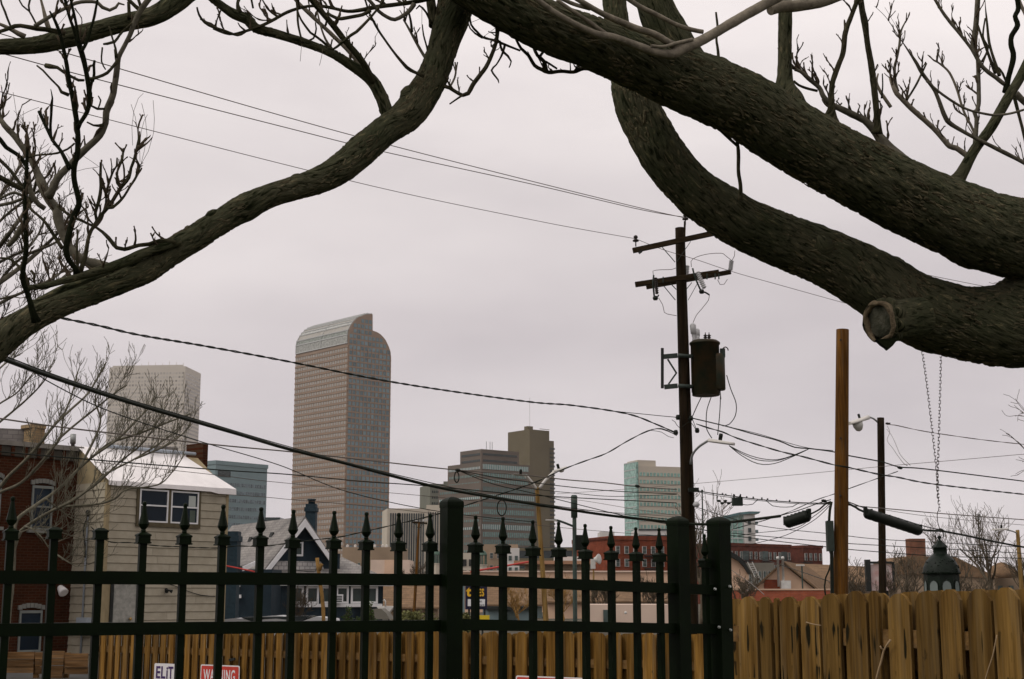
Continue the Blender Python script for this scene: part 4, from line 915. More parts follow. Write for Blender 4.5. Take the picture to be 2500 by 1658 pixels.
for x in (-1.35, 1.35):
    for y in (-.8, .62):
        w_ = MB().lathe((cx + x, Yc + y, .33), [(.33, 0), (.33, .2)], 16, (0, 1, 0)).build('wheel', M['dark_metal'], th)
        MB().lathe((cx + x, Yc + y - .01, .33), [(.2, 0), (.2, .22)], 12, (0, 1, 0)).build('rim', M['steel'], w_)
# yellow-barked cut trunk beside the bungalow
M['yellow_bark'] = mat('peeled_yellow_wood', (.26, .15, .045), .8, .4, 6)
pts = [at(x, y, 40) for x, y in ((792, 1560), (790, 1510), (788, 1470), (783, 1430), (778, 1400), (776, 1385), (774, 1362))]
th = thing('yellow_snag', 'thin bare yellowish cut tree trunk in front of the blue bungalow', 'dead tree', (pts[0].x, 40, 0)); pts[0].z = 0
MB().tube([Vector(p) for p in crom(pts, .15)], .052, 8, rough=.25).build('trunk', M['yellow_bark'], th)
MB().tube([at(779, 1392, 40), at(784, 1380, 40), at(786, 1376, 40)], [.06, .05, .045], 7, rough=.2).build('stub', M['yellow_bark'], th)
# small grey umbrella roof shapes left of the shrub
c1 = at(925, 1492, 60); th = thing('grey_awning', 'low rounded grey awning beside the pale green shrub', 'awning', (c1.x, 60, 0))
mb = MB(); mb.extrude([at(x, y, 60) for x, y in ((880, 1512), (890, 1498), (910, 1487), (930, 1486), (942, 1496), (952, 1512))], (0, 2.2, 0)); mb.build('canopy', M['grey_stucco'], th)
for x in (884, 948): p = at(x, 1512, 60); MB().bar((p.x, 60.3, 0), (p.x, 60.3, p.z + .02), .06, .06).build('post', M['dark_metal'], th)
c1 = at(942, 1480, 62); th = thing('white_vent_hood', 'small white stucco gable with a curled vent pipe behind the shrub', 'roof', (c1.x, 62, 0))
mb = MB(); mb.extrude([at(x, y, 62) for x, y in ((918, 1480), (962, 1480), (946, 1500), (936, 1500))], (0, 1, 0)); mb.build('panel', M['white_stucco'], th)
p0 = at(941, 1480, 62); MB().tube([p0, p0 + UP * .2, p0 + UP * .27 + Vector((-.05, 0, 0)), p0 + UP * .22 + Vector((-.1, 0, 0))], .03, 6).build('vent_pipe', M['white_frame'], th)
MB().bar((p0.x, 62.5, 0), (p0.x, 62.5, p0.z - .3), .3, .3).build('post', M['white_stucco'], th)
# yellow sign bar, blue white crates
p = at(1178, 1505, 60); th = thing('yellow_sign', 'bright yellow board low behind the gate under the navy sign', 'sign', (p.x, 60, 0))
MB().cbox((p.x, 60, p.z - .2), .58, .06, .5).build('panel', mat('yellow_paint', (.62, .46, .03), .6, .1), th); MB().bar((p.x, 60.05, 0), (p.x, 60.05, p.z - .45), .08, .08).build('post', M['dark_metal'], th)
# ------------------------------------------------------------------ poles, lamps, cables
M['pole_dark'] = wood('creosote_pole', (.022, .0125, .0055), (.010, .008, .0035), (.006, .005, .0025), 'Z', .05)
M['pole_brown'] = wood('treated_pole', (.145, .066, .011), (.066, .030, .007), (.025, .016, .007), 'Z', .05, .6)
M['pole_tan'] = wood('tan_pole', (.26, .17, .055), (.19, .12, .04), (.06, .04, .02), 'Z', .05)
M['xarm'] = wood('crossarm_wood', (.032, .021, .010), (.016, .012, .006), (.012, .01, .007), 'X', .1)
M['rubber'] = mat('black_cable', (.009, .012, .006), .6, .3, 6, spec=.12)
M['wire'] = mat('weathered_wire', (.085, .065, .05), .6, .2)
M['cable_grey'] = mat('grey_cable', (.14, .12, .10), .6, .2, 3)
M['porcelain'] = mat('grey_porcelain', (.42, .42, .42), .3, .1, 4)
M['porcelain_brown'] = mat('brown_porcelain', (.02, .015, .012), .3, .2)
M['tank'] = mat('rusty_tank', (.011, .017, .009), .5, .3, 3, col2=(.040, .024, .009), spec=.15)
M['bracket'] = mat('green_grey_steel', (.030, .040, .033), .6, .3, 6)
M['lamp_white'] = mat('lamp_housing', (.52, .50, .46), .5, .12, 4)
M['green_steel'] = mat('dark_green_steel', (.045, .065, .055), .5, .2)
M['case_black'] = mat('black_splice_case', (.007, .010, .006), .5, .3, 20, spec=.15)
M['red_rope'] = mat('red_cable', (.45, .05, .04), .6, .1)

YP = 35.0
def vpost(mb, x0, y0, x1, y1, Y, w0, w1, sides=16, rough=0.0):
    a, b = at(x0, y0, Y), at(x1, y1, Y); a.z = 0
    s = pxm(Y) / 2; n = 14
    mb.tube([b.lerp(a, k / n) for k in range(n + 1)][::-1], [w0 * s + (w1 * s - w0 * s) * k / n for k in range(n + 1)], sides, rough=rough, freq=2)
    return a, b
# main utility pole, its crossarms and everything bolted to it
a = at(1688, 1470, YP); a.z = 0
th = thing('utility_pole', 'dark wooden utility pole with two crossarms carrying the grey transformer', 'utility pole', a)
mb = MB(); A, B = vpost(mb, 1687, 1470, 1660, 557, YP, 38, 24.5); mb.build('shaft', M['pole_dark'], th)
def pp(px, py, dy=0.0): return at(px, py, YP + dy)
# crossarms run at an angle: left end farther, right end nearer
def arm(x0, y0, x1, y1, w, dy0, dy1):
    mb = MB(); mb.bar(pp(x0, y0, dy0), pp(x1, y1, dy1), w * .8, w); o = mb.build('crossarm', M['xarm'], th); return o
arm(1545, 612, 1745, 569, .125, -.26, -.26)
arm(1551, 695, 1755, 665, .125, -.30, -.30)
arm(1578, 701, 1784, 664, .11, .24, .24)
for x0, y0, x1, y1 in ((1617, 604, 1648, 640), (1686, 590, 1653, 638), (1621, 699, 1649, 733), (1705, 688, 1680, 733), (1637, 692, 1651, 707), (1689, 690, 1676, 706)):
    MB().bar(pp(x0, y0, -.22), pp(x1, y1, -.19), .035, .012).build('brace', M['bracket'], th)
def insulator(px, py, dy=-.26, s=1.0):
    p = pp(px, py, dy); MB().lathe(p - UP * .2 * s, [(.015, 0), (.015, .12 * s), (.075 * s, .13 * s), (.08 * s, .16 * s), (.03 * s, .2 * s), (.055 * s, .22 * s), (.05 * s, .27 * s), (.02 * s, .29 * s)], 10).build('insulator', M['porcelain_brown'], th)
insulator(1552, 583); insulator(1673, 530, -.15); insulator(1745, 560)
MB().bar(pp(1671, 580, -.15), pp(1672, 540, -.15), .05, .03).build('top_pin', M['xarm'], th)
MB().bar(pp(1560, 618, -.26), pp(1567, 613, -.26), .1, .05).build('bolt', M['dark_metal'], th)
def ribbed(p, q, r, n, name, m, sub=None):
    p, q = Vector(p), Vector(q); L_ = (q - p).length; pf = []
    for k in range(n): pf += [(r * .62, L_ * k / n), (r, L_ * (k + .35) / n), (r, L_ * (k + .55) / n), (r * .62, L_ * (k + .8) / n)]
    pf.append((r * .5, L_)); return MB().lathe(p, pf, 12, q - p).build(name, m, th)
ribbed(pp(1783, 660, .1), pp(1786, 636, .1), .062, 8, 'lightning_arrester', M['porcelain'])
ribbed(pp(1702, 664, -.4), pp(1720, 704, -.45), .065, 9, 'cutout_insulator', M['porcelain'])
ribbed(pp(1677, 668, .3), pp(1678, 648, .3), .06, 5, 'lightning_arrester', M['porcelain'])
ribbed(pp(1600, 678, -.45), pp(1604, 718, -.45), .05, 8, 'cutout_insulator', M['porcelain_brown'])
for pts in (((1691, 655), (1694, 668), (1702, 690), (1712, 712)), ((1712, 712), (1722, 714), (1732, 720)), ((1596, 672), (1594, 690), (1597, 722)), ((1597, 722), (1604, 728), (1608, 720))):
    MB().tube([pp(x, y, -.42) for x, y in pts], .022, 6).build('cutout_bracket', M['bracket'], th)
for x, y in ((1713, 711), (1600, 727)): p = pp(x, y, -.45); MB().lathe(p - UP * .06, [(.05, 0), (.07, .05), (.05, .1)], 8).build('fuse_tube_end', M['case_black'], th)
for x in (1619, 1726, 1755, 1746): MB().bar(pp(x, 668 if x > 1700 else 676, -.36), pp(x, 682 if x > 1700 else 690, -.36), .03, .02).build('bolt', M['bracket'], th)
# pole-top and transformer jumpers
def jump(pts, dy=-.3, r=.008, name='jumper_wire', m='wire'):
    MB().tube([Vector(p) for p in crom([pp(x, y, dy) for x, y in pts], .08)], r, 5).build(name, M[m], th)
jump(((1595, 672), (1594, 662), (1610, 659), (1640, 658), (1652, 654)))
jump(((1688, 652), (1687, 638), (1700, 628), (1730, 620), (1765, 619), (1776, 628), (1786, 636)))
jump(((1794, 612), (1793, 625), (1787, 636)))
jump(((1732, 720), (1730, 732), (1715, 752), (1700, 770), (1692, 788)))
jump(((1608, 728), (1618, 745), (1622, 763), (1630, 767), (1652, 771)))
jump(((1752, 683), (1758, 695), (1768, 694), (1776, 682)))
# transformer
tc_ = pp(1722, 900, -.05); r_ = pxm(YP) * 37
top, bot = pp(1722, 836, -.05).z, pp(1722, 966, -.05).z
tt = thing('transformer', 'rusty dark round transformer tank hung on the utility pole', 'transformer', (tc_.x, tc_.y, bot))
hT = top - bot
MB().lathe((tc_.x, tc_.y, bot), [(r_ * .90, 0), (r_ * .93, .01), (r_ * .93, .08), (r_ * .97, .09), (r_ * .97, hT - .06), (r_ * 1.04, hT - .055), (r_ * 1.04, hT - .01), (r_ * .85, hT + .04), (r_ * .3, hT + .07)], 28).build('tank', M['tank'], tt)
MB().lathe((tc_.x + r_ * .78, tc_.y - .1, bot + .12), [(.17, 0), (.19, .03), (.19, hT * .62), (.15, hT * .68)], 14).build('side_pocket', M['tank'], tt)
for x, y0, y1, r in ((1722, 836, 812, .045), (1731, 836, 812, .045)):
    a_, b_2 = pp(x, y0, -.15), pp(x, y1, -.15); L_ = (b_2 - a_).length; pf = []
    for k in range(4): pf += [(.03, L_ * k / 5), (.055, L_ * (k + .4) / 5), (.03, L_ * (k + .8) / 5)]
    pf += [(.012, L_ * .85), (.012, L_)]; MB().lathe(a_, pf, 10, b_2 - a_).build('bushing', M['porcelain_brown'], tt)
for (x0, y0, x1, y1, r) in ((1696, 834, 1691, 790, .075), (1704, 834, 1702, 803, .06)):
    a_, b_2 = pp(x0, y0, -.1), pp(x1, y1, -.1); L_ = (b_2 - a_).length
    MB().lathe(a_, [(.05, 0), (.06, .05), (.045, .1), (.06, .14), (.05, L_ * .42), (r, L_ * .44), (r * 1.05, L_ * .9), (r * .6, L_)], 12, b_2 - a_).build('bushing_cover', M['porcelain'], tt)
q = pp(1771, 856, -.2); mb = MB(); mb.tube([q + Vector((.07 * math.cos(t), 0, .09 * math.sin(t))) for t in [k * .5 for k in range(10)]], .014, 6); mb.build('lifting_lug', M['tank'], tt)
mb = MB(); q = pp(1764, 862, -.2); mb.cbox((q.x, q.y, q.z), .12, .1, .22); mb.build('terminal', M['bracket'], tt)
# mounting brackets on the left side of the pole
for y in (868, 942):
    mb = MB(); a_, b_2 = pp(1620 if y == 868 else 1622, y + 3, -.12), pp(1654, y, -.12); mb.bar(a_, b_2, .09, .11); o = mb.build('bracket_arm', M['bracket'], th)
    MB().tube([pp(1656, y, -.2), pp(1672, y + 1, -.24), pp(1690, y + 2, -.2)], [.05, .05, .05], 8).build('pole_band', M['bracket'], th)
    MB().bar(pp(1690, y, -.1), pp(1698, y + 1, -.08), .1, .12).build('bracket_arm', M['bracket'], th)
MB().bar(pp(1617, 850, -.12), pp(1617, 948, -.12), .07, .06).build('bracket_upright', M['dark_metal'], th)
MB().bar(pp(1630, 877, -.12), pp(1652, 912, -.12), .03, .04).build('bracket_brace', M['bracket'], th); MB().bar(pp(1652, 910, -.12), pp(1632, 938, -.12), .03, .04).build('bracket_brace', M['bracket'], th)
for pts in (((1712, 970), (1700, 995), (1691, 1016)), ((1736, 970), (1726, 1000), (1724, 1030), (1726, 1050), (1738, 1070)), ((1759, 966), (1757, 1010), (1752, 1062)), ((1774, 916), (1784, 950), (1797, 985), (1795, 1015), (1780, 1036), (1764, 1040)), ((1748, 905), (1756, 940), (1760, 975))):
    jump(pts, -.2, .012, 'secondary_lead', 'rubber')
jump(((1684, 1007), (1700, 1050), (1684, 1030), (1660, 1045), (1648, 1030), (1640, 1025)), -.3, .008, 'jumper_wire', 'rubber')
for x, y in ((1687, 1021), (1702, 1051), (1655, 1019), (1650, 1056)): p = pp(x, y, -.2); MB().lathe(p - UP * .06, [(.04, 0), (.06, .05), (.04, .12)], 8).build('clamp', M['case_black'], th)
p = pp(1693, 1196, -.25); MB().cbox((p.x, p.y, p.z), .25, .12, .1).build('clamp', M['case_black'], th)
p = pp(1700, 1232, -.25); MB().lathe(p - UP * .06, [(.05, 0), (.09, .06), (.05, .13)], 10).build('insulator', M['porcelain'], th)
# street lamp on the same pole
lt = thing('pole_lamp', 'cream street lamp on a bent arm fixed to the main utility pole', 'street lamp', pp(1690, 1130, -.1))
MB().tube([Vector(p) for p in crom([pp(1686, 1134, -.15), pp(1690, 1112, -.25), pp(1705, 1092, -.5), pp(1732, 1074, -.8)], .08)], .03, 8).build('arm', M['steel'], lt)
def cobra(th, a_, b_2, w_, name='head', drop=.1, bowl=True, cell=True):
    a_, b_2 = Vector(a_), Vector(b_2); dd = (b_2 - a_); Lh = dd.length; dd.normalize(); side = dd.cross(UP).normalized(); upv = side.cross(dd)
    mb = MB(); n = 9; prev = None
    for k in range(n):
        t = k / (n - 1); hw = w_ * (.28 + .72 * math.sin(min(1, t * 1.25) * math.pi / 2)) * (1 if t < .8 else 1 - (t - .8) * 2.2); hh = w_ * .55 * (1 - .25 * t)
        cpt = a_ + dd * (Lh * t); i = len(mb.v)
        for an in range(10):
            A_ = math.pi * 2 * an / 10; sv = math.sin(A_); mb.v.append(cpt + side * hw * math.cos(A_) + upv * (hh * sv if sv > 0 else hh * .35 * sv))
        if k:
            for j in range(10): j2 = (j + 1) % 10; mb.f.append((i - 10 + j, i - 10 + j2, i + j2, i + j)); mb.smooth.add(len(mb.f) - 1)
    mb.f.append(tuple(range(9, -1, -1))); i = len(mb.v) - 10; mb.f.append(tuple(i + j for j in range(10)))
    mb.build(name, M['lamp_white'], th)
    if bowl: MB().lathe(a_ + dd * Lh * .62 - upv * w_ * .1, [(w_ * .85, 0), (w_ * .8, drop * .5), (w_ * .5, drop), (w_ * .1, drop * 1.15)], 14, -upv).build('lens', mat('lamp_lens', (.42, .42, .38), .3, .1), th)
    if cell: MB().lathe(a_ + dd * Lh * .45 + upv * w_ * .5, [(.045, 0), (.05, .12), (.04, .16)], 10, upv).build('photocell', M['case_black'], th)
cobra(lt, pp(1729, 1077, -.8), pp(1792, 1086, -1.1), .13, bowl=False)
# new brown pole
YB = 32.0; a = at(2046, 1455, YB); th = thing('brown_pole', 'bare orange brown new wooden pole without wires at its top', 'utility pole', (a.x, YB, 0))
mb = MB(); vpost(mb, 2044, 1470, 2057, 805, YB, 37, 31.5, 20); mb.build('shaft', M['pole_brown'], th)
for y in (830, 1070, 1210): p = at(2052, y, YB - .17); MB().lathe(p, [(.02, -.02), (.02, .02)], 8, (0, -1, 0)).build('bolt', M['dark_metal'], th)
p0, p1 = at(2029, 1272, YB - .1), at(2029, 1346, YB - .1); MB().box((p0.x - .11, YB - .2, p1.z), (.14, 0, 0), (0, .2, 0), UP * (p0.z - p1.z)).build('cable_box', M['bracket'], th)
MB().tube([Vector(p) for p in crom([at(x, y, YB - .1) for x, y in ((2030, 1225), (2026, 1245), (2024, 1275))], .1)], .03, 6).build('riser_cable', M['rubber'], th)
MB().tube([Vector(p) for p in crom([at(x, y, YB - .1) for x, y in ((2026, 1346), (2030, 1362), (2024, 1392), (2016, 1410), (2013, 1432), (2018, 1470))], .1)], .018, 6).build('riser_cable', M['rubber'], th)
p0 = at(2029, 1345, YB - .1); p1 = at(2027, 1455, YB - .1); MB().bar((p1.x, YB - .15, .3), (p0.x, YB - .15, p0.z), .07, .06).build('riser_guard', M['case_black'], th)
# shorter pole with a lamp
YC = 55.0; a = at(2152, 1455, YC); th = thing('lamp_pole', 'shorter dark wooden pole with a grey bowl lamp on its left side', 'street lamp', (a.x, YC, 0))
mb = MB(); vpost(mb, 2152, 1470, 2150, 1020, YC, 19, 17.5, 14); mb.build('shaft', M['pole_dark'], th)
MB().tube([Vector(p) for p in crom([at(2143, 1031, YC), at(2132, 1022, YC - .2), at(2118, 1017, YC - .5)], .1)], .035, 8).build('arm', M['steel'], th)
cobra(th, at(2122, 1021, YC - .5), at(2074, 1036, YC - .9), .24, drop=.30)
p = at(2162, 1034, YC - .1); MB().lathe(p, [(.03, 0), (.05, .06), (.03, .14), (.04, .18)], 8, (1, 0, 0)).build('insulator', M['porcelain_brown'], th)
# far right lamp on a yellow pole
YD = 70.0; a = at(2495, 1455, YD); th = thing('yellow_lamp_pole', 'yellowish wooden pole with a flat lamp at the right edge', 'street lamp', (a.x, YD, 0))
mb = MB(); vpost(mb, 2497, 1470, 2484, 1294, YD, 12, 9, 12); mb.build('shaft', M['pole_tan'], th)
MB().tube([Vector(p) for p in crom([at(2483, 1302, YD), at(2472, 1297, YD - .3), at(2458, 1294, YD - .6)], .1)], .035, 8).build('arm', M['steel'], th)
cobra(th, at(2462, 1293, YD - .6), at(2424, 1294, YD - 1.5), .14, bowl=False)
# double headed lamp on a tan pole
YE = 48.0; a = at(1333, 1490, YE); th = thing('double_lamp_pole', 'leaning tan wooden pole with two pale street lamps in a V', 'street lamp', (a.x, YE, 0))
mb = MB(); vpost(mb, 1337, 1500, 1311, 1190, YE, 14, 9.5, 12); mb.build('shaft', M['pole_tan'], th)
MB().tube([Vector(p) for p in crom([at(1308, 1193, YE - .1), at(1296, 1176, YE - .3), at(1284, 1162, YE - .5)], .1)], .06, 8).build('arm', M['lamp_white'], th)
MB().tube([Vector(p) for p in crom([at(1317, 1192, YE - .1), at(1332, 1172, YE), at(1352, 1153, YE + .2)], .1)], .05, 8).build('arm', M['lamp_white'], th)
cobra(th, at(1287, 1163, YE - .5), at(1252, 1159, YE - 1.2), .09, bowl=False); cobra(th, at(1350, 1153, YE + .2), at(1383, 1142, YE + .5), .12, drop=.08)
# green steel pole with a small arm lamp
YG = 62.0; a = at(1403, 1490, YG); th = thing('green_steel_pole', 'thick dark green steel pole behind the gate with a thin arm lamp', 'street lamp', (a.x, YG, 0))
mb = MB(); vpost(mb, 1404, 1500, 1402, 1212, YG, 11, 10, 12); mb.build('shaft', M['green_steel'], th)
p0, p1 = at(1402, 1212, YG), at(1402, 1264, YG); MB().lathe((p1.x, YG, p1.z), [(pxm(YG) * 8, 0), (pxm(YG) * 8, p0.z - p1.z), (pxm(YG) * 6, p0.z - p1.z + .06)], 14).build('sleeve', M['green_steel'], th)
MB().tube([Vector(p) for p in crom([at(1397, 1284, YG), at(1380, 1277, YG - .4), at(1362, 1271, YG - .8), at(1354, 1270, YG - 1)], .1)], .05, 8).build('arm', M['green_steel'], th)
cobra(th, at(1360, 1271, YG - .9), at(1333, 1270, YG - 1.8), .06, bowl=False, cell=False)
p = at(1416, 1325, YG); MB().cbox((p.x, YG, p.z), .32, .3, .65).build('signal_box', M['case_black'], th)
# siren horn
YS = 140.0; a = at(1450, 1460, YS); th = thing('siren_horn', 'white warning siren horn on a thin pole in front of the brick wing', 'siren', (a.x, YS, 0))
mb = MB(); vpost(mb, 1450, 1460, 1449, 1385, YS, 4, 4, 8); mb.build('pole', M['pole_tan'], th)
p = at(1449, 1376, YS); MB().cbox((p.x - .05, YS, p.z), .45, .4, 1.0).build('housing', M['white_frame'], th)
p = at(1451, 1366, YS); MB().lathe(p, [(.15, -.15), (.18, .0), (.3, .25), (.5, .48), (.5, .54), (.2, .5)], 14, (.85, -.5, .08)).build('horn', M['white_frame'], th)
# old small pole with crossarm
YO = 90.0; a = at(1012, 1470, YO); th = thing('small_utility_pole', 'distant thin brown utility pole with one short crossarm left of the gate post', 'utility pole', (a.x, YO, 0))
mb = MB(); vpost(mb, 1010, 1490, 1023, 1276, YO, 8, 5.5, 10); mb.build('shaft', M['pole_brown'], th)
MB().bar(at(1007, 1275, YO), at(1043, 1278, YO), .1, .12).build('crossarm', M['xarm'], th)
for x in (1009, 1016, 1034, 1041): p = at(x, 1274, YO); MB().lathe(p, [(.03, 0), (.06, .06), (.03, .16)], 8).build('insulator', M['porcelain'], th)
for x in (1012, 1034): MB().bar(at(x, 1277, YO - .1), at(1022, 1292, YO - .1), .05, .03).build('brace', M['bracket'], th)
# thin parking lamps right
for lab, x, y0, Yq in (('thin dark pole with a tiny white lamp by the flues', 1960, 1380, 110),):
    a = at(x, 1450, Yq); th = thing('thin_lamp_pole', lab, 'street lamp', (a.x, Yq, 0)); b = at(x, y0, Yq)
    MB().bar((a.x, Yq, 0), (a.x, Yq, b.z), .1, .1).build('shaft', M['green_steel'], th); MB().cbox((b.x - .2, Yq, b.z), .6, .25, .12).build('head', M['lamp_white'], th)
a = at(1720, 1450, 80); th = thing('flag_pole', 'very thin rusty mast between the two right gate posts', 'mast', (a.x, 80, 0)); b = at(1720, 1198, 80); MB().lathe((a.x, 80, 0), [(.06, 0), (.035, b.z - .1), (.08, b.z - .05), (.05, b.z + .05)], 8).build('shaft', M['bracket'], th)
a = at(2400, 1440, 420); b = at(2400, 1255, 420); th = thing('radio_mast', 'faint thin lattice mast behind the bare trees at right', 'mast', (a.x, 420, 0))
for k in range(3): MB().bar((a.x + math.cos(k * 2.1) * .9, 420 + math.sin(k * 2.1) * .9, 0), (a.x + math.cos(k * 2.1) * .25, 420 + math.sin(k * 2.1) * .25, b.z), .16, .16).build('leg', M['bracket'], th)
mb = MB()
for k in range(22): z = b.z * k / 22; mb.bar((a.x - .85 * (1 - k / 30), 420, z), (a.x + .85 * (1 - k / 30), 420, z + b.z / 22), .1, .1)
mb.build('lattice', M['bracket'], th, kind='stuff')
# navy pylon sign
YN = 88.0; th = thing('pylon_sign', 'navy shop sign with yellow letters and a white board between the gate bars', 'sign', (at(1163, 1460, YN).x, YN, 0))
a, b = at(1136, 1420, YN), at(1189, 1488, YN); MB().box((a.x, YN, b.z), (b.x - a.x, 0, 0), (0, .35, 0), UP * (a.z - b.z)).build('panel', mat('navy_sign', (.012, .012, .035), .5, .2), th)
MB().box((a.x - .25, YN + .05, b.z - .2), (.22, 0, 0), (0, .2, 0), UP * (a.z - b.z + .2)).build('side_strip', M['bluegrey'], th)
wa, wb = at(1142, 1463, YN), at(1184, 1480, YN); MB().box((wa.x, YN - .03, wb.z), (wb.x - wa.x, 0, 0), (0, .025, 0), UP * (wa.z - wb.z)).build('board', M['window_white'], th)
for x in (1145, 1183): p = at(x, 1490, YN); MB().bar((p.x, YN + .15, 0), (p.x, YN + .15, p.z + .05), .12, .12).build('post', M['dark_metal'], th)
def text(parent, body, p, size, m, extr=.004, name='lettering', rz=0.0, sx=1.0, bold=.0, align='LEFT', fit=0.0):
    cu = bpy.data.curves.new(name, 'FONT'); cu.body = body; cu.size = size; cu.extrude = extr; cu.align_x = align; cu.offset = bold; cu.space_character = 1.12
    o = bpy.data.objects.new(name, cu); dg = bpy.context.evaluated_depsgraph_get(); me = bpy.data.meshes.new_from_object(o)
    me.materials.clear(); me.materials.append(m); ob = bpy.data.objects.new(name, me); COL.objects.link(ob); ob.parent = parent
    ob.location = Vector(p) - base_of(parent); ob.rotation_euler = (math.pi / 2, 0, rz); sx = fit / max(.001, max(v.co.x for v in me.vertices) - min(v.co.x for v in me.vertices)) if fit else sx; ob.scale = (sx, 1, 1); bpy.data.objects.remove(o); return ob
M['yellow_letter'] = mat('yellow_letter', (.72, .42, .03), .6, .1); M['ink'] = mat('sign_ink', (.03, .03, .04), .6, .1)
p = at(1139, 1455, YN); text(th, 't', (p.x, YN - .02, p.z), .82, M['yellow_letter'], .02, bold=.03)
p = at(1164, 1455, YN); text(th, 'IES', (p.x, YN - .02, p.z), .60, M['yellow_letter'], .02, bold=.02, sx=.56)
p = at(1167, 1470, YN); text(th, 'rst', (p.x, YN - .05, p.z), .18, M['ink']); p = at(1165, 1479, YN); text(th, 'uiture', (p.x, YN - .05, p.z), .2, M['ink'], sx=.8)

# ------------------------------------------------------------------ overhead cables
def cable(label, pts, r, m='wire', name='overhead_wire', twist=0.0):
    q = [tuple(at(x, y, Y)) for x, y, Y in pts]
    L_ = sum((Vector(q[k + 1]) - Vector(q[k])).length for k in range(len(q) - 1))
    cpts = [Vector(p) for p in crom(q, max(.12, L_ / 160))]
    mb = MB()
    if twist:
        for s in (0, math.pi):
            acc = 0; line = []
            for k, p in enumerate(cpts):
                if k: acc += (p - cpts[k - 1]).length
                an = acc * twist + s; line.append(p + Vector((0, math.cos(an), math.sin(an))) * r * .8)
            mb.tube(line, r * .72, 5)
        o = mb.build(name, M[m])
    else:
        mb.tube(cpts, r, 6); o = mb.build(name, M[m])
    tag(o, label, 'cable', 'overhead cables'); return o
R = .0032
cable('topmost thin wire crossing the upper left sky to the pole top', [(-40, 70, 22), (207, 143, 24), (700, 286, 28), (950, 354, 30), (1300, 443, 32), (1560, 507, 34.4), (1672, 532, 35)], .009)
cable('second thin wire just below the topmost one across the sky', [(-40, 118, 22), (235, 193, 24), (700, 312, 28), (930, 369, 30), (1300, 450, 32), (1560, 511, 34.4), (1668, 530, 34.9)], .009)
cable('lowest of the three thin sky wires ending at the upper crossarm', [(-40, 214, 22), (0, 224, 22.3), (700, 403, 28), (1000, 475, 30.5), (1300, 537, 33), (1415, 559, 34), (1552, 583, 34.75)], .007)
cable('thin wire leaving the upper crossarm to the right past the arrester', [(1552, 583, 34.75), (1620, 610, 34.7), (1700, 634, 34.8), (1790, 664, 35.5), (1900, 695, 36.5), (2100, 750, 38.5), (2300, 800, 40)], .007)
cable('thin wire just above the lower big tree limb at right', [(1700, 538, 35), (1900, 590, 37), (2225, 663, 41), (2440, 707, 44), (2560, 735, 46)], .008)
cable('thick twisted black service bundle from the left limb to the utility pole', [(60, 758, 20), (142, 775, 21), (240, 795, 22), (340, 818, 23), (500, 845, 25), (700, 882, 27), (920, 926, 29), (1100, 955, 31), (1300, 982, 33), (1400, 990, 34), (1530, 1010, 34.6), (1600, 1035, 34.8), (1652, 1058, 34.8)], .016, 'rubber', twist=9)
cable('thin messenger wire joining the twisted bundle just left of the pole', [(1490, 1003, 34.5), (1560, 1010, 34.7), (1630, 1017, 34.8), (1655, 1019, 34.8)], .009, 'rubber')
cable('thickest black telephone cable slanting from the left edge past the gate post', [(-60, 850, 19), (0, 873, 19.5), (130, 921, 21), (300, 977, 23), (500, 1036, 25.5), (590, 1062, 26.5), (700, 1095, 28), (850, 1133, 29.5), (950, 1160, 30.5), (1070, 1190, 31.5), (1200, 1214, 32.6), (1310, 1232, 33.3), (1400, 1246, 34), (1500, 1260, 34.5), (1650, 1276, 34.8), (1720, 1280, 34.6), (1790, 1274, 34.2), (1850, 1267, 33.6), (1905, 1260, 33)], .034, 'rubber')
cable('messenger strand riding on the thick telephone cable', [(-60, 840, 19), (0, 864, 19.5), (130, 914, 21), (300, 971, 23), (500, 1030, 25.5), (700, 1089, 28), (950, 1155, 30.5), (1200, 1210, 32.6), (1400, 1241, 34), (1652, 1270, 34.8)], .009, 'rubber')
cable('grey cable from the left edge over the white roof to the drop clamp', [(-60, 1015, 22), (0, 1022, 22.5), (165, 1045, 24), (480, 1081, 26.5), (600, 1093, 27.5), (720, 1104, 28.5), (900, 1124, 30), (1110, 1147, 31.5), (1280, 1160, 33), (1390, 1172, 33.8), (1470, 1178, 34.3), (1555, 1188, 34.7), (1652, 1195, 34.8)], .014, 'cable_grey')
cable('dark line across the white roof and the towers below the grey cable', [(-60, 1096, 22), (0, 1103, 22.5), (220, 1122, 24.5), (530, 1147, 27), (700, 1158, 28.5), (870, 1174, 30), (1050, 1187, 31.5), (1300, 1209, 33.3), (1652, 1228, 34.8)], .012, 'rubber')
cable('very thin wire under the dark line across the white roof', [(230, 1128, 24.5), (530, 1160, 27), (653, 1175, 28.2), (950, 1203, 30.7), (1050, 1212, 31.6), (1300, 1236, 33.4), (1652, 1262, 34.8)], .006)
cable('faint wire lowest across the blue grey tower', [(505, 1204, 27), (650, 1214, 28.2), (712, 1220, 28.8), (900, 1236, 30), (1130, 1262, 32), (1400, 1291, 34), (1650, 1311, 35)], .006)
cable('steep thin wire from the pale tower down behind the gate post', [(20, 873, 20), (80, 906, 21), (130, 938, 21.6), (265, 1003, 23.2), (480, 1075, 26), (680, 1135, 28), (850, 1201, 30), (1080, 1250, 32), (1310, 1275, 34)], .009, 'rubber')
cable('service drop fanning from the clamp lower to the pole', [(1120, 1148, 31.6), (1200, 1164, 32.3), (1300, 1178, 33.2), (1400, 1190, 34), (1500, 1199, 34.5), (1652, 1206, 34.8)], .011, 'rubber')
cable('second drop from the clamp passing behind the double lamp', [(1120, 1149, 31.6), (1200, 1172, 32.3), (1300, 1193, 33.2), (1400, 1204, 34), (1500, 1212, 34.5), (1652, 1207, 34.8)], .008, 'rubber')
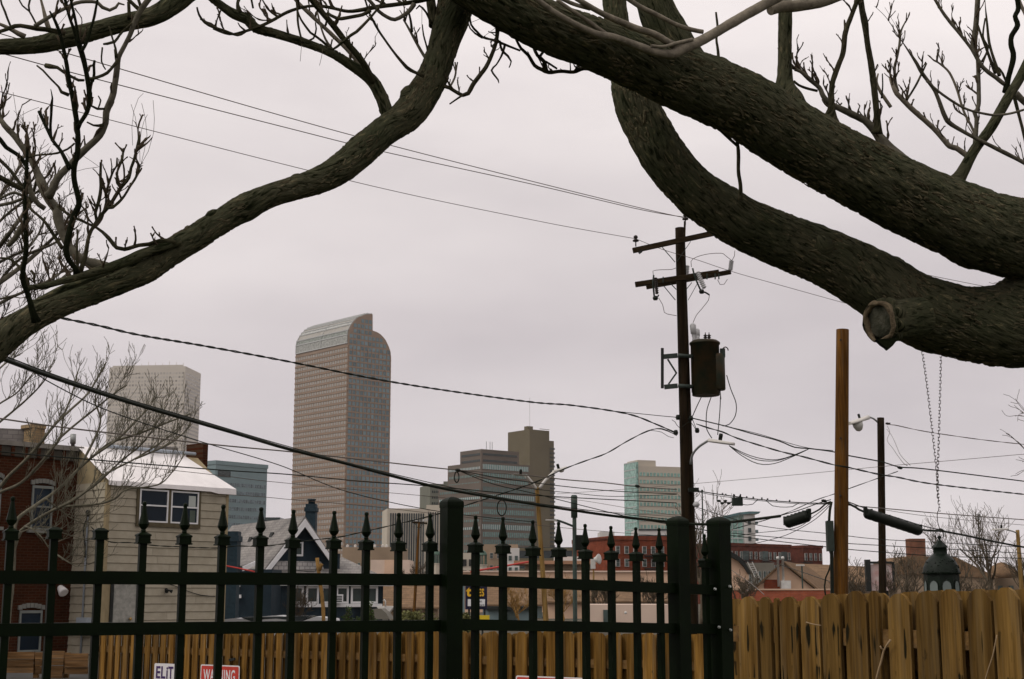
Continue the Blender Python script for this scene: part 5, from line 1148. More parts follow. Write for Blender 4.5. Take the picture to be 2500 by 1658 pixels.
cable('lowest drop from the clamp sloping down to the gate post', [(1122, 1150, 31.6), (1205, 1182, 32.3), (1300, 1204, 33.2), (1420, 1234, 34), (1540, 1263, 34.5), (1640, 1281, 34.8)], .010, 'rubber')
cable('thin wire from the double lamp sloping to the right posts', [(1312, 1210, 48), (1420, 1222, 44), (1560, 1245, 40), (1680, 1263, 36), (1720, 1271, 35)], .007)
cable('wavy service cable sagging from the utility pole to the tan house', [(222, 1286, 42), (263, 1321, 41.5), (320, 1325, 41.2), (380, 1332, 41), (440, 1335, 40.6), (533, 1338, 40), (578, 1333, 39.7), (640, 1334, 39.4), (706, 1326, 39), (770, 1318, 38.7), (830, 1311, 38.4), (880, 1300, 38), (985, 1276, 37.4), (1070, 1255, 37), (1130, 1236, 36.7), (1190, 1217, 36.4), (1300, 1180, 36), (1375, 1146, 35.7), (1430, 1125, 35.5), (1480, 1107, 35.3), (1530, 1078, 35.1), (1580, 1053, 35), (1615, 1047, 34.9), (1652, 1063, 34.8)], .013, 'rubber', twist=7)
cable('loose end of the service cable drooping left of the pole', [(1590, 1051, 35), (1615, 1055, 34.9), (1632, 1066, 34.8), (1645, 1069, 34.8)], .007, 'rubber')
cable('thick black cable running right from the pole behind the brown pole', [(1690, 1021, 34.8), (1770, 1040, 34.3), (1830, 1057, 33.9), (1900, 1076, 33.4), (1940, 1092, 33.1), (1975, 1095, 32.9), (2034, 1103, 32.5), (2070, 1112, 32.3), (2150, 1127, 33), (2195, 1140, 33.5), (2240, 1143, 34), (2310, 1151, 35), (2500, 1175, 37), (2600, 1188, 38)], .016, 'rubber')
cable('thin strand above the thick black cable right of the pole', [(1764, 1039, 34.5), (1850, 1059, 33.9), (1960, 1091, 33), (2034, 1100, 32.5)], .008, 'rubber')
cable('wavy black cable below it passing in front of the brown pole', [(1700, 1035, 34.7), (1730, 1045, 34.5), (1765, 1055, 34.2), (1800, 1070, 33.9), (1880, 1095, 33.2), (1920, 1106, 32.8), (1960, 1115, 32.4), (2040, 1136, 31.7), (2070, 1141, 31.6), (2145, 1158, 32.2), (2190, 1165, 32.8), (2280, 1182, 33.8), (2500, 1207, 36.5), (2600, 1217, 38)], .014, 'rubber', twist=6)
cable('upper of three loops hanging under the cream lamp', [(1780, 1088, 33.9), (1820, 1108, 33.6), (1860, 1120, 33.4), (1900, 1122, 33.2), (1935, 1112, 33.1), (1975, 1096, 32.9)], .010, 'rubber')
cable('middle of three loops hanging under the cream lamp', [(1780, 1088, 33.9), (1810, 1107, 33.6), (1850, 1123, 33.4), (1895, 1125, 33.2), (1935, 1113, 33.1), (1973, 1097, 32.9)], .010, 'rubber')
cable('deepest of three loops hanging under the cream lamp', [(1780, 1088, 33.9), (1810, 1112, 33.6), (1850, 1132, 33.4), (1890, 1132, 33.2), (1935, 1115, 33.1), (1971, 1098, 32.9)], .010, 'rubber')
cable('straight thin wire climbing gently to the right edge', [(1360, 1206, 60), (1504, 1196, 56), (1657, 1184, 52), (1900, 1163, 48), (2142, 1140, 44), (2350, 1122, 42), (2600, 1100, 40)], .008)
cable('cable with many small clamps between the utility pole and the brown pole', [(1695, 1197, 34.7), (1750, 1206, 34.3), (1850, 1219, 33.5), (1950, 1227, 32.8), (2031, 1229, 32.1)], .013, 'rubber')
cable('lower strand of the clamped cable', [(1700, 1200, 34.7), (1750, 1210, 34.3), (1850, 1222, 33.5), (1950, 1230, 32.8), (2031, 1231, 32.1)], .008, 'rubber')
cable('drooping loop under the clamped cable left of the brown pole', [(1870, 1222, 33.4), (1886, 1235, 33.3), (1905, 1238, 33.2), (1935, 1237, 33), (1950, 1228, 32.9)], .009, 'rubber')
cable('thick cable falling to the right from the brown pole past the long splice case', [(2068, 1228, 32), (2090, 1239, 32), (2115, 1252, 32.1), (2240, 1291, 32.8), (2300, 1297, 33.2), (2360, 1308, 33.7), (2430, 1323, 34.4), (2560, 1347, 36)], .026, 'rubber')
cable('messenger strand above the long splice case', [(2068, 1224, 32), (2110, 1240, 32.1), (2170, 1258, 32.4), (2250, 1283, 32.9), (2310, 1297, 33.3)], .012, 'rubber')
cable('upper wire from the brown pole crossing above the lantern', [(2068, 1233, 32), (2120, 1238, 32.3), (2200, 1245, 33), (2300, 1254, 34), (2500, 1269, 36), (2600, 1276, 37)], .012, 'cable_grey')
cable('thin wire just under the upper wire above the lantern', [(2160, 1245, 33), (2280, 1262, 34), (2500, 1282, 36), (2600, 1288, 37)], .006)
cable('first of the low parallel wires right of the gate post', [(1690, 1235, 36), (1850, 1282, 35), (2034, 1304, 34), (2140, 1316, 34), (2300, 1325, 35), (2500, 1336, 36), (2600, 1341, 37)], .009, 'rubber')
cable('second of the low parallel wires right of the gate post', [(1690, 1290, 37), (1790, 1302, 36), (2034, 1324, 35), (2140, 1331, 35), (2300, 1340, 36), (2500, 1351, 37), (2600, 1356, 38)], .010, 'rubber')
cable('third of the low parallel wires crossing behind the lantern', [(1690, 1288, 37.3), (1800, 1309, 36.3), (2034, 1337, 35.3), (2140, 1347, 35), (2300, 1358, 36), (2500, 1363, 37), (2600, 1365, 38)], .011, 'rubber')
cable('rising line from the small splice case up to the right poles', [(1785, 1293, 36), (1900, 1260, 35), (1990, 1222, 34), (2034, 1207, 33.5), (2070, 1194, 33), (2140, 1169, 33), (2192, 1151, 33.5)], .008, 'rubber', twist=5)
cable('line fanning down left from the brown pole below the splice case', [(2026, 1230, 32), (1985, 1262, 32.5), (1940, 1290, 33.5), (1850, 1301, 35), (1790, 1310, 36)], .008, 'rubber')
cable('lowest line fanning down left from the brown pole', [(2028, 1232, 32), (1990, 1268, 32.5), (1930, 1302, 34), (1880, 1318, 35), (1820, 1332, 36)], .008, 'rubber')
cable('sagging bundle between the small splice case and the brown pole', [(1975, 1257, 32.8), (2000, 1244, 32.4), (2018, 1228, 32.1), (2028, 1225, 32)], .018, 'rubber')
cable('messenger strand over the small splice case', [(1900, 1260, 33), (1950, 1246, 32.8), (2000, 1228, 32.4), (2028, 1220, 32)], .011, 'rubber')
cable('twisted wire leaving the short lamp pole to the right edge', [(2165, 1037, 54.8), (2185, 1038, 54.8), (2240, 1050, 55), (2300, 1060, 55.5), (2400, 1074, 56), (2500, 1085, 57), (2600, 1095, 58)], .013, 'wire', twist=3)
cable('tangled drop hanging from the short lamp pole', [(2166, 1040, 54.7), (2172, 1055, 54), (2166, 1075, 52), (2180, 1095, 48), (2190, 1110, 43), (2205, 1130, 38), (2215, 1137, 34)], .008, 'wire')
cable('second tangled drop beside the short lamp pole', [(2165, 1048, 54.7), (2176, 1062, 53), (2185, 1080, 50), (2198, 1110, 43), (2222, 1136, 34)], .008, 'wire')
cable('slanting guy wire in front of the gabled hall', [(1817, 1348, 60), (1900, 1377, 50), (1980, 1404, 40), (2069, 1435, 32)], .010, 'rubber')
cable('pale thin wire low left of the gabled hall', [(1786, 1392, 40), (1830, 1422, 36), (1866, 1452, 30)], .008, 'cable_grey')
cable('red cable stretched over the tan balcony flats', [(1150, 1396, 120), (1220, 1384, 124), (1290, 1372, 128)], .09, 'red_rope', 'red_cable')
cable('red cable under the eave of the blue bungalow', [(548, 1381, 60), (585, 1388, 60), (622, 1396, 60)], .035, 'red_rope', 'red_cable')
# small drop loops near the thick cable
for lab, cx, cy, rx, ry, Yq in (('round spare coil hanging from the thick telephone cable', 1225, 1240, 11, 19, 32.7), ('small spare coil hanging at the drop clamp', 1115, 1165, 5.5, 13, 31.4)):
    pts = [at(cx + rx * math.cos(t), cy - ry * math.sin(t), Yq - .1 + .02 * math.sin(3 * t)) for t in [math.pi / 2 + k * 2 * math.pi / 24 for k in range(26)]]
    o = MB().tube(pts, .014, 6).build('cable_coil', M['rubber']); tag(o, lab, 'cable coil')
# cable hardware hung on the lines
def splice(name, lab, x0, y0, x1, y1, Y0_, Y1_, r, ends=True):
    a_, b_2 = at(x0, y0, Y0_), at(x1, y1, Y1_); L_ = (b_2 - a_).length
    th = thing(name, lab, 'splice case', (a_ + b_2) / 2)
    pf = [(r * .35, 0), (r * .8, .02), (r, .06)] + [(r * (1.04 if k % 2 else .97), .06 + (L_ - .12) * k / 18) for k in range(1, 18)] + [(r, L_ - .06), (r * .8, L_ - .02), (r * .35, L_)]
    MB().lathe(a_, pf, 16, b_2 - a_).build('case', M['case_black'], th)
    dd = (b_2 - a_).normalized()
    for k in range(6):
        q = a_.lerp(b_2, .1 + .16 * k); MB().cbox((q.x, q.y - r * .4, q.z + r * .95), .05, .05, .05).build('latch', M['bracket'], th)
    for q in (a_, b_2): MB().cbox((q.x, q.y, q.z + .05), .07, .1, .2).build('end_clamp', M['case_black'], th)
    return th
splice('splice_case', 'short black splice case hanging left of the brown pole', 1917, 1277, 1976, 1258, 33, 32.6, .135)
splice('splice_case', 'long black splice case sloping right of the brown pole', 2113, 1253, 2247, 1297, 32, 32.9, .115)
p = at(1800, 1225, 33.9); th = thing('line_amplifier', 'small grey finned box hung below the clamped cable', 'amplifier', p)
MB().cbox(tuple(p), .24, .16, .19).build('housing', M['bracket'], th)
for k in range(7): MB().cbox((p.x - .1 + k * .033, p.y - .085, p.z), .014, .02, .2).build('fin', M['bracket'], th)
for sx in (-.08, .08): MB().cbox((p.x + sx, p.y, p.z + .13), .03, .03, .1).build('hanger', M['case_black'], th)
MB().tube([at(1812, 1232, 33.9), at(1825, 1233, 33.8), at(1838, 1231, 33.7), at(1850, 1220, 33.6)], .009, 5).build('lead', M['rubber'], th)
p = at(1765, 1226, 34.1); th = thing('tap_block', 'cluster of black cable taps left of the small grey box', 'cable tap', p)
for k in range(4): q = at(1755 + k * 8, 1223 + k % 2 * 6, 34.1); MB().lathe(q, [(.018, -.04), (.03, 0), (.018, .04)], 8, (1, 0, .1)).build('tap', M['case_black'], th)
MB().tube([at(1752, 1212, 34.2), at(1750, 1222, 34.1), at(1762, 1227, 34.1), at(1785, 1227, 34), at(1790, 1225, 34)], .012, 5).build('lead', M['rubber'], th)
for k, (x, y) in enumerate(((1706, 1200), (1764, 1207), (1772, 1209), (1793, 1211), (1806, 1213), (1823, 1215), (1839, 1216), (1860, 1218), (1874, 1220), (1896, 1223), (1928, 1224))):
    p = at(x, y - 1, 34.6 - (x - 1700) * .0077); o = MB().lathe(p, [(.014, -.02), (.02, 0), (.014, .024)], 8).build('cable_clamp', M['case_black']); tag(o, 'small black cable clamp %s' % ('right beside the utility pole', 'first of a close pair left of the grey box', 'second of a close pair left of the grey box', 'over the left edge of the grey box', 'over the right edge of the grey box', 'a little right of the grey box', 'second right of the grey box', 'left of the drooping cable loop', 'where the drooping loop begins', 'over the drooping cable loop', 'nearest to the brown pole')[k], 'clamp', 'clamps on the overhead cable')
for lab, x, y, Yq in (('black drop clamp on the thick cable right of the lamp pole', 2197, 1142, 33.5), ('black clamp where the grey cable fans out', 1118, 1148, 31.5), ('small clamp on the grey cable before the green tower', 1556, 1187, 34.6), ('clamp beside the brown pole top of the small splice case', 2012, 1223, 32.2), ('dark clamp right of the long splice case above the lantern', 2297, 1294, 33.2)):
    p = at(x, y, Yq); o = MB().lathe(p, [(.02, -.06), (.036, -.02), (.036, .03), (.02, .06)], 8, (1, 0, -.2)).build('cable_clamp', M['case_black']); tag(o, lab, 'clamp')
# ------------------------------------------------------------------ black iron fence and gate
def fence_plane(x0, Y0_, x1, Y1_):
    a = at(x0, 1455, Y0_); b = at(x1, 1455, Y1_); u = hplane(b - a).normalized(); n = Vector((u.y, -u.x, 0)); return a, b, u, n
FA, FB, FU, FN = fence_plane(0, 3.69, 1050, 4.28)
GA, GB, GU, GN = fence_plane(1126, 4.32, 1635, 4.88)
def fin_parts(th, base, u, ztop_bar, ztip, spear=True, s=1.0):
    """collar and spear on top of one bar; base is on the bar's axis at ground level"""
    v = Vector((-u.y, u.x, 0))
    h = .0175 * s
    col = MB(); p = base + UP * (ztip if not spear else ztop_bar)
    def sq(mb, c, r0, r1, z0, z1):
        i = len(mb.v)
        for r, z in ((r0, z0), (r1, z1)):
            for a_, b_2 in ((-1, -1), (1, -1), (1, 1), (-1, 1)): mb.v.append(c + u * a_ * r + v * b_2 * r + UP * z)
        for q in ((0, 1, 5, 4), (1, 2, 6, 5), (2, 3, 7, 6), (3, 0, 4, 7), (3, 2, 1, 0), (4, 5, 6, 7)): mb.f.append(tuple(i + k for k in q))
    zc = -.030
    sq(col, p, h * 1.06, h * 1.06, zc, zc + .004); sq(col, p, h * .93, h * .93, zc + .004, zc + .020); sq(col, p, h * 1.04, h * 1.04, zc + .020, zc + .024); sq(col, p, h * 1.04, h * .42, zc + .024, zc + .031)
    c_ = col.build('collar', M['iron'], th)
    if spear:
        L_ = ztip - ztop_bar; k = .0145 * s
        pf = [(k * .42, 0), (k * .48, L_ * .06), (k * .40, L_ * .10), (k * .75, L_ * .18), (k * 1.0, L_ * .27), (k * .96, L_ * .30), (k * .72, L_ * .48), (k * .5, L_ * .68), (k * .36, L_ * .82), (k * .32, L_ * .86), (k * .42, L_ * .89), (k * .44, L_ * .94), (k * .34, L_ * .985), (k * .1, L_)]
        MB().lathe(p, pf, 8, UP, math.pi / 8 + math.atan2(u.y, u.x)).build('spear', M['iron'], th)
def iron_run(name, label, bars, A, u, n, rails, x0, x1, plane_p, cat='fence'):
    v = Vector((-u.y, u.x, 0)); th = thing(name, label, cat, Vector((A.x, A.y, 0)))
    for x, ytip, ycol, spear in bars:
        p = on_plane(x, ycol, plane_p, n); zt_ = on_plane(x, ytip, plane_p, n).z; base = Vector((p.x, p.y, 0)); w2 = .0095
        top = p.z if spear else zt_ - .02
        MB().box(base - u * w2 - v * w2 + UP * .06, u * 2 * w2, v * 2 * w2, UP * (top - .06 - .004)).build('bar', M['iron'], th)
        fin_parts(th, base, u, p.z, zt_, spear)
    for (ya, yb), hgt in rails:
        a = on_plane(x0, ya, plane_p, n); b = on_plane(x1, yb, plane_p, n)
        MB().box(a - v * .016 - UP * hgt, b - a, v * .032, UP * hgt).build('rail', M['iron'], th)
    a = on_plane(x0, 1455, plane_p, n); b = on_plane(x1, 1455, plane_p, n)
    MB().box(Vector((a.x, a.y, .12)) - v * .016, Vector((b.x - a.x, b.y - a.y, 0)), v * .032, UP * .033).build('rail', M['iron'], th)
    return th
bars = [(-85, 1205, 1288, True), (27, 1212, 1291, True), (133, 1288, 1296, False), (245, 1290, 1300, False), (350, 1224, 1300, True), (450, 1228, 1303, True), (543, 1232, 1305, True), (636, 1238, 1308, True),
        (715, 1244, 1313, True), (815, 1247, 1315, True), (894, 1250, 1318, True), (973, 1252, 1321, True), (1050, 1254, 1322, True)]
iron_run('iron_fence', 'black iron fence panel with spear tipped bars left of the thick centre post', bars, FA, FU, FN, [((1391.5, 1402), .034), ((1523, 1513.5), .033)], -140, 1078, FA)
bars = [(1161, 1258, 1325, True), (1228, 1262, 1328, True), (1301, 1270, 1334, True), (1364, 1274, 1337, True), (1429, 1279, 1342, True), (1492, 1284, 1345, True), (1553, 1287, 1348, True), (1610, 1289, 1350, True), (1721, 1304, 1364, True)]
gate = iron_run('iron_gate', 'black iron gate of spear tipped bars right of the centre post', bars, GA, GU, GN, [((1402, 1428.5), .034), ((1511, 1524), .033)], 1122, 1745, GA, 'gate')
for x, y in ((1743, 1438), (1779, 1432), (1753, 1531), (1781, 1538)):
    p = on_plane(x, y, GA + GN * .045, GN); MB().lathe(p, [(.0025, 0), (.0055, .003), (.004, .009)], 8, GN).build('bolt', M['bolt'], gate)
def iron_post(label, xl, xr, ytop, Yp, u):
    xm = (xl + xr) / 2; p = at(xm, 1455, Yp); w_ = (xr - xl) * pxm(Yp) * .93; v = Vector((-u.y, u.x, 0)); zt_ = at(xm, ytop + 13, Yp).z
    b0 = Vector((p.x, p.y, 0)); ca = max(.8, 1 / (abs(u.x) + abs(v.x))); h = w_ * ca / 2
    th = thing('iron_post', label, 'post', b0, 'iron fence posts')
    MB().box(b0 - u * h - v * h, u * 2 * h, v * 2 * h, UP * (zt_ - .012)).build('shaft', M['iron'], th)
    mb = MB(); i = 0
    for r, z in ((1.04, -.012), (1.06, -.004), (1.04, .004), (.93, .009), (.70, .014), (.42, .0185), (.15, .021)):
        for a_, b_2 in ((-1, -1), (1, -1), (1, 1), (-1, 1)): mb.v.append(b0 + u * a_ * h * r + v * b_2 * h * r + UP * (zt_ + z))
    for k in range(6):
        for j in range(4): mb.f.append((k * 4 + j, k * 4 + (j + 1) % 4, k * 4 + 4 + (j + 1) % 4, k * 4 + 4 + j))
    mb.f.append((24, 25, 26, 27)); mb.f.append((3, 2, 1, 0)); mb.build('cap', M['iron'], th); return th
iron_post('thick black iron post in the middle between fence panel and gate', 1072, 1130, 1217, 4.28, FU)
iron_post('thick black iron post at the latch side of the gate, left of the last bar', 1632, 1684, 1262, 4.90, GU)
iron_post('rightmost thick black iron post with steel bolts beside the picket fence', 1731, 1786, 1263, 5.02, GU)

# ------------------------------------------------------------------ picket fences
def picket_wood(name, c1, c2, dark, stain_z=None, var2=.2):
    m = wood(name, c1, c2, dark, 'Z', var2)
    if stain_z:
        nt = m.node_tree; nd, lk = nt.nodes, nt.links; b = nd['Principled BSDF']; src = b.inputs['Base Color'].links[0].from_socket
        tc = nd.new('ShaderNodeTexCoord'); sp = nd.new('ShaderNodeSeparateXYZ'); lk.new(tc.outputs['Object'], sp.inputs[0])
        oi = nd.new('ShaderNodeObjectInfo'); cmb = nd.new('ShaderNodeCombineXYZ')
        mx_ = nd.new('ShaderNodeMath'); mx_.operation = 'MULTIPLY_ADD'; mx_.inputs[1].default_value = 55; lk.new(oi.outputs['Random'], mx_.inputs[0]); mx_.inputs[2].default_value = 0
        xs = nd.new('ShaderNodeMath'); xs.operation = 'MULTIPLY_ADD'; xs.inputs[1].default_value = 44; lk.new(sp.outputs['X'], xs.inputs[0]); lk.new(mx_.outputs[0], xs.inputs[2])
        lk.new(xs.outputs[0], cmb.inputs[0]); zs_ = nd.new('ShaderNodeMath'); zs_.operation = 'MULTIPLY'; zs_.inputs[1].default_value = 2.2; lk.new(sp.outputs['Z'], zs_.inputs[0]); lk.new(zs_.outputs[0], cmb.inputs[2])
        nz = nd.new('ShaderNodeTexNoise'); nz.inputs['Scale'].default_value = 1; nz.inputs['Detail'].default_value = 2; lk.new(cmb.outputs[0], nz.inputs['Vector'])
        tot = None
        for zc, hw in stain_z:
            df = nd.new('ShaderNodeMath'); df.operation = 'SUBTRACT'; lk.new(sp.outputs['Z'], df.inputs[0]); df.inputs[1].default_value = zc
            ab = nd.new('ShaderNodeMath'); ab.operation = 'ABSOLUTE'; lk.new(df.outputs[0], ab.inputs[0])
            mr = nd.new('ShaderNodeMapRange'); mr.inputs[1].default_value = hw * .5; mr.inputs[2].default_value = hw; mr.inputs[3].default_value = .24; mr.inputs[4].default_value = 0; lk.new(ab.outputs[0], mr.inputs[0])
            if tot is None: tot = mr.outputs[0]
            else: a_ = nd.new('ShaderNodeMath'); a_.operation = 'ADD'; lk.new(tot, a_.inputs[0]); lk.new(mr.outputs[0], a_.inputs[1]); tot = a_.outputs[0]
        sm = nd.new('ShaderNodeMath'); sm.operation = 'ADD'; lk.new(nz.outputs['Fac'], sm.inputs[0]); lk.new(tot, sm.inputs[1])
        rp = nd.new('ShaderNodeValToRGB'); rp.color_ramp.elements[0].position = .80; rp.color_ramp.elements[1].position = .86; lk.new(sm.outputs[0], rp.inputs[0])
        kx = nd.new('ShaderNodeMix'); kx.data_type = 'RGBA'; lk.new(rp.outputs[0], kx.inputs[0]); lk.new(src, kx.inputs[6]); kx.inputs[7].default_value = dark + (1,); lk.new(kx.outputs[2], b.inputs['Base Color'])
    return m
M['picket'] = picket_wood('cedar_picket', (.205, .124, .036), (.100, .058, .0155), (.012, .010, .004), ((1.44, .13), (1.27, .07)), .36)
M['picket_far'] = picket_wood('cedar_picket_far', (.245, .138, .033), (.105, .055, .012), (.018, .013, .005), None, .42)
M['rail_wood'] = wood('fence_rail_wood', (.20, .12, .045), (.13, .075, .03), (.03, .02, .01), 'X', .1)
M['plank'] = wood('rough_plank', (.20, .115, .05), (.11, .066, .032), (.03, .02, .012), 'X', .3)
rp_ = random.Random(12)
def picket(th, p, u, n, w_, ztop, m, thick=.018, ear=.30, z0=.03, skew=0.0, round_=False):
    """dog-eared board standing at p (its left foot)"""
    e = w_ * ear; k = .93
    P2 = [(0, z0), (w_, z0), (w_, ztop - e * 1.25), (w_ - e * .55, ztop - e * .38), (w_ - e * 1.1, ztop), (e * 1.1, ztop - rp_.uniform(0, .006)), (e * .5, ztop - e * .42), (0, ztop - e * 1.25)]
    mb = MB(); mb.extrude([p + u * (x + skew * (z - z0)) + UP * z for x, z in P2], -n * thick); return mb.build('picket', m, th)
# right fence, measured board by board
RA = at(1820, 1455, 8.0); RB = at(2460, 1455, 6.6); RU = hplane(RB - RA).normalized(); RN = Vector((RU.y, -RU.x, 0))
tf = thing('picket_fence', 'tall dog eared cedar picket fence at right in front of the hanging lantern', 'fence', Vector(((RA.x + RB.x) / 2, (RA.y + RB.y) / 2, 0)))
fr = [(1801, 1848, 1456), (1855, 1885, 1456), (1886, 1898, 1459), (1901, 1948, 1457), (1953, 2001, 1455), (2006, 2054, 1450), (2060, 2115, 1441), (2118, 2145, 1443), (2163, 2219, 1447), (2230, 2286, 1440), (2293, 2347, 1437), (2359, 2421, 1437), (2429, 2492, 1435), (2502, 2568, 1434), (2576, 2644, 1433)]
def rpl(x, y=1500, off=0.0): return on_plane(x, y, RA + RN * off, RN)
for x0, x1, yt in fr:
    a, b = rpl(x0 + 1.5), rpl(x1 - 2); zt_ = rpl((x0 + x1) / 2, yt).z
    picket(tf, Vector((a.x, a.y, 0)), RU, RN, hplane(b - a).dot(RU), zt_ + rp_.uniform(-.004, .004), M['picket'], .022, .33, skew=rp_.uniform(-.006, .006))
for x0, x1, yt in ((1788, 1800, 1462), (1842, 1862, 1466), (1890, 1908, 1468), (1944, 1962, 1466), (1995, 2012, 1462), (2046, 2068, 1450), (2104, 2168, 1448), (2205, 2240, 1444), (2272, 2304, 1441), (2336, 2372, 1443), (2410, 2440, 1440), (2484, 2510, 1438)):
    a, b = rpl(x0 - 8, 1500, -.09), rpl(x1 + 6, 1500, -.09); zt_ = rpl((x0 + x1) / 2, yt, -.09).z
    picket(tf, Vector((a.x, a.y, 0)), RU, RN, hplane(b - a).dot(RU), zt_, M['picket'], .019, .2)
a, b = rpl(1786, 1500, -.02), rpl(2660, 1500, -.02); L_ = hplane(b - a)
for z in (.35, 1.0, 1.42): MB().box(Vector((a.x, a.y, z)), L_, -RN * .038, UP * .085).build('rail', M['rail_wood'], tf)
for k in range(4): q = a.lerp(b, .03 + k * .31) - RN * .09; MB().box(Vector((q.x, q.y, 0)), RU * .09, -RN * .09, UP * 1.55).build('post', M['rail_wood'], tf)
# dry vine stalks on the boards
M['dry_vine'] = mat('dry_vine', (.30, .21, .12), .8, .2, 8)
for lab, pts, r in (('dry pale vine stalk climbing a gap in the right picket fence', ((2138, 1664), (2144, 1640), (2152, 1612), (2158, 1588), (2166, 1574), (2174, 1562)), .0055), ('thin dry vine stalk on the fence boards near the right edge', ((2404, 1664), (2414, 1630), (2424, 1600), (2430, 1570), (2434, 1550)), .003), ('short dry vine lying across a picket right of the gate posts', ((1968, 1519), (1985, 1524), (2004, 1527)), .003)):
    q = [tuple(rpl(x, y, .03)) for x, y in pts]; mb = MB(); mb.tube([Vector(p) for p in crom(q, .02)], r, 6, rough=.25, freq=20)
    if r > .005: v0 = rpl(2158, 1588, .03); mb.tube([v0, v0 + Vector((-.012, 0, .01)), v0 + Vector((-.018, 0, .022))], .004, 5)
    o = mb.build('dry_vine', M['dry_vine']); tag(o, lab, 'vine')

# back fence beyond the iron fence
BA = at(235, 1455, 19); BB = at(1760, 1455, 14); BU = hplane(BB - BA).normalized(); BN = Vector((BU.y, -BU.x, 0))
tb = thing('back_fence', 'long cedar shadow board fence across the lower middle behind the iron bars', 'fence', Vector(((BA.x + BB.x) / 2, (BA.y + BB.y) / 2, 0)))
def bpl(x, y=1560, off=0.0): return on_plane(x, y, BA + BN * off, BN)
def topy(x): return 1541 + (0 if x < 1130 else 3 * min(1, (x - 1130) / 300))
Ltot = hplane(BB - BA).dot(BU); s = 0.0; k = 0
while s < Ltot + .2:
    p = Vector((BA.x, BA.y, 0)) + BU * s; x = 1250 + F * p.x / (p.y * CP - .1); w_ = .085 if x < 880 else (.125 if x < 1080 else .14)
    zt_ = bpl(max(235, x), topy(x)).z + rp_.uniform(-.012, .012)
    if not (305 < x < 318): picket(tb, p, BU, BN, w_ * rp_.uniform(.92, 1.04), zt_, M['picket_far'], .019, .28, skew=rp_.uniform(-.008, .008))
    g_ = .055 if x < 880 else .05
    pb_ = p + BU * (w_ * .55) - BN * .058
    picket(tb, pb_, BU, BN, w_ * 1.3, zt_ - rp_.uniform(0, .02), M['picket_far'], .019, .25)
    s += w_ + g_; k += 1
for z in (.3, .95): MB().box(Vector((BA.x, BA.y, z)) - BN * .021, BU * Ltot, -BN * .036, UP * .085).build('rail', M['rail_wood'], tb)
for k in range(5): q = Vector((BA.x, BA.y, 0)) + BU * (.1 + (Ltot - .3) * k / 4) - BN * .10; MB().box(q, BU * .09, -BN * .09, UP * 1.0).build('post', M['rail_wood'], tb)
lt_ = bpl(560, 1612, .02); mb = MB(); mb.bar(lt_, lt_ + BU * .12 + UP * .02 + BN * .03, .02, .03); mb.build('latch', M['dark_metal'], tb)
# low wall of rough horizontal planks at far left
PY = 30.0; tp = thing('plank_wall', 'low wall of rough horizontal planks in the bottom left corner', 'wall', (at(110, 1455, PY).x, PY, 0))
row = [(-60, 84, 1592), (85, 104, 1593), (121, 157, 1590), (157, 216, 1595)]
for r in range(6):
    for x0, x1, yt in row:
        a, b = at(x0, yt + r * 17.5 + rp_.uniform(-1, 1), PY + rp_.uniform(-.04, .04)), at(x1, yt, PY)
        if a.z < .12: continue
        MB().box((a.x + .01, a.y, max(0.01, a.z - .138)), (b.x - a.x - .02, 0, 0), (0, .06, 0), UP * min(.138, a.z)).build('plank', M['plank'], tp)
for x in (84, 112, 157): p = at(x, 1590, PY + .1); MB().box((p.x, PY + .1, 0), (.1, 0, 0), (0, .1, 0), UP * (p.z - .03)).build('post', M['rail_wood'], tp)

# signs on the back fence
M['sign_white'] = mat('sign_white', (.68, .66, .66), .5, .06, 6); M['sign_red'] = mat('sign_red', (.50, .055, .04), .5, .12, 8); M['sign_purple'] = mat('sign_purple', (.055, .025, .11), .6, .1)
rzB = math.atan2(BU.y, BU.x)
def rounded(p, u, W, H, r, off):
    pts = []
    for cx, cz, a0 in ((W - r, r, -90), (W - r, H - r, 0), (r, H - r, 90), (r, r, 180)):
        for k in range(5): an = math.radians(a0 + 22.5 * k); pts.append(p + u * (cx + r * math.cos(an)) + UP * (cz + r * math.sin(an)) + BN * off)
    return pts
def sign(label, x0, x1, ytop, H, border, words, name='fence_sign'):
    a, b = bpl(x0, ytop, .03), bpl(x1, ytop, .03); W = hplane(b - a).dot(BU); p = a - UP * H
    th = thing(name, label, 'sign', p)
    MB().extrude(rounded(p, BU, W, H, .02, 0), BN * .004).build('panel', M['sign_white'], th)
    if border: MB().extrude(rounded(p + BU * .014 + UP * .014, BU, W - .028, H - .028, .015, .0045), BN * .0015).build('field', M['sign_red'], th)
    for body, fx, fz, size, m, fit_, bold in words: text(th, body, p + BU * (W * fx) + UP * (H - fz) + BN * .0075, size, m, .001, rz=rzB, fit=fit_ * W, bold=bold)
    return th
sign('white sign with bold purple letters on the back fence', 378, 438, 1619, .42, False, [(ch_, fx_, .178, .205, M['sign_purple'], fw_, .004) for ch_, fx_, fw_ in (('E', .065, .17), ('L', .275, .17), ('i', .49, .055), ('T', .58, .20))] + [('TOWING', .05, .235, .05, M['sign_purple'], .80, .001)])
sign('red WARNING sign with white border on the back fence', 491, 586, 1622, .42, True, [('WARNING', .087, .195, .20, M['sign_white'], .81, .003)], 'warning_sign')
sign('wide red sign with white border only just showing at the bottom centre', 1260, 1424, 1649, .4, True, [], 'red_sign')

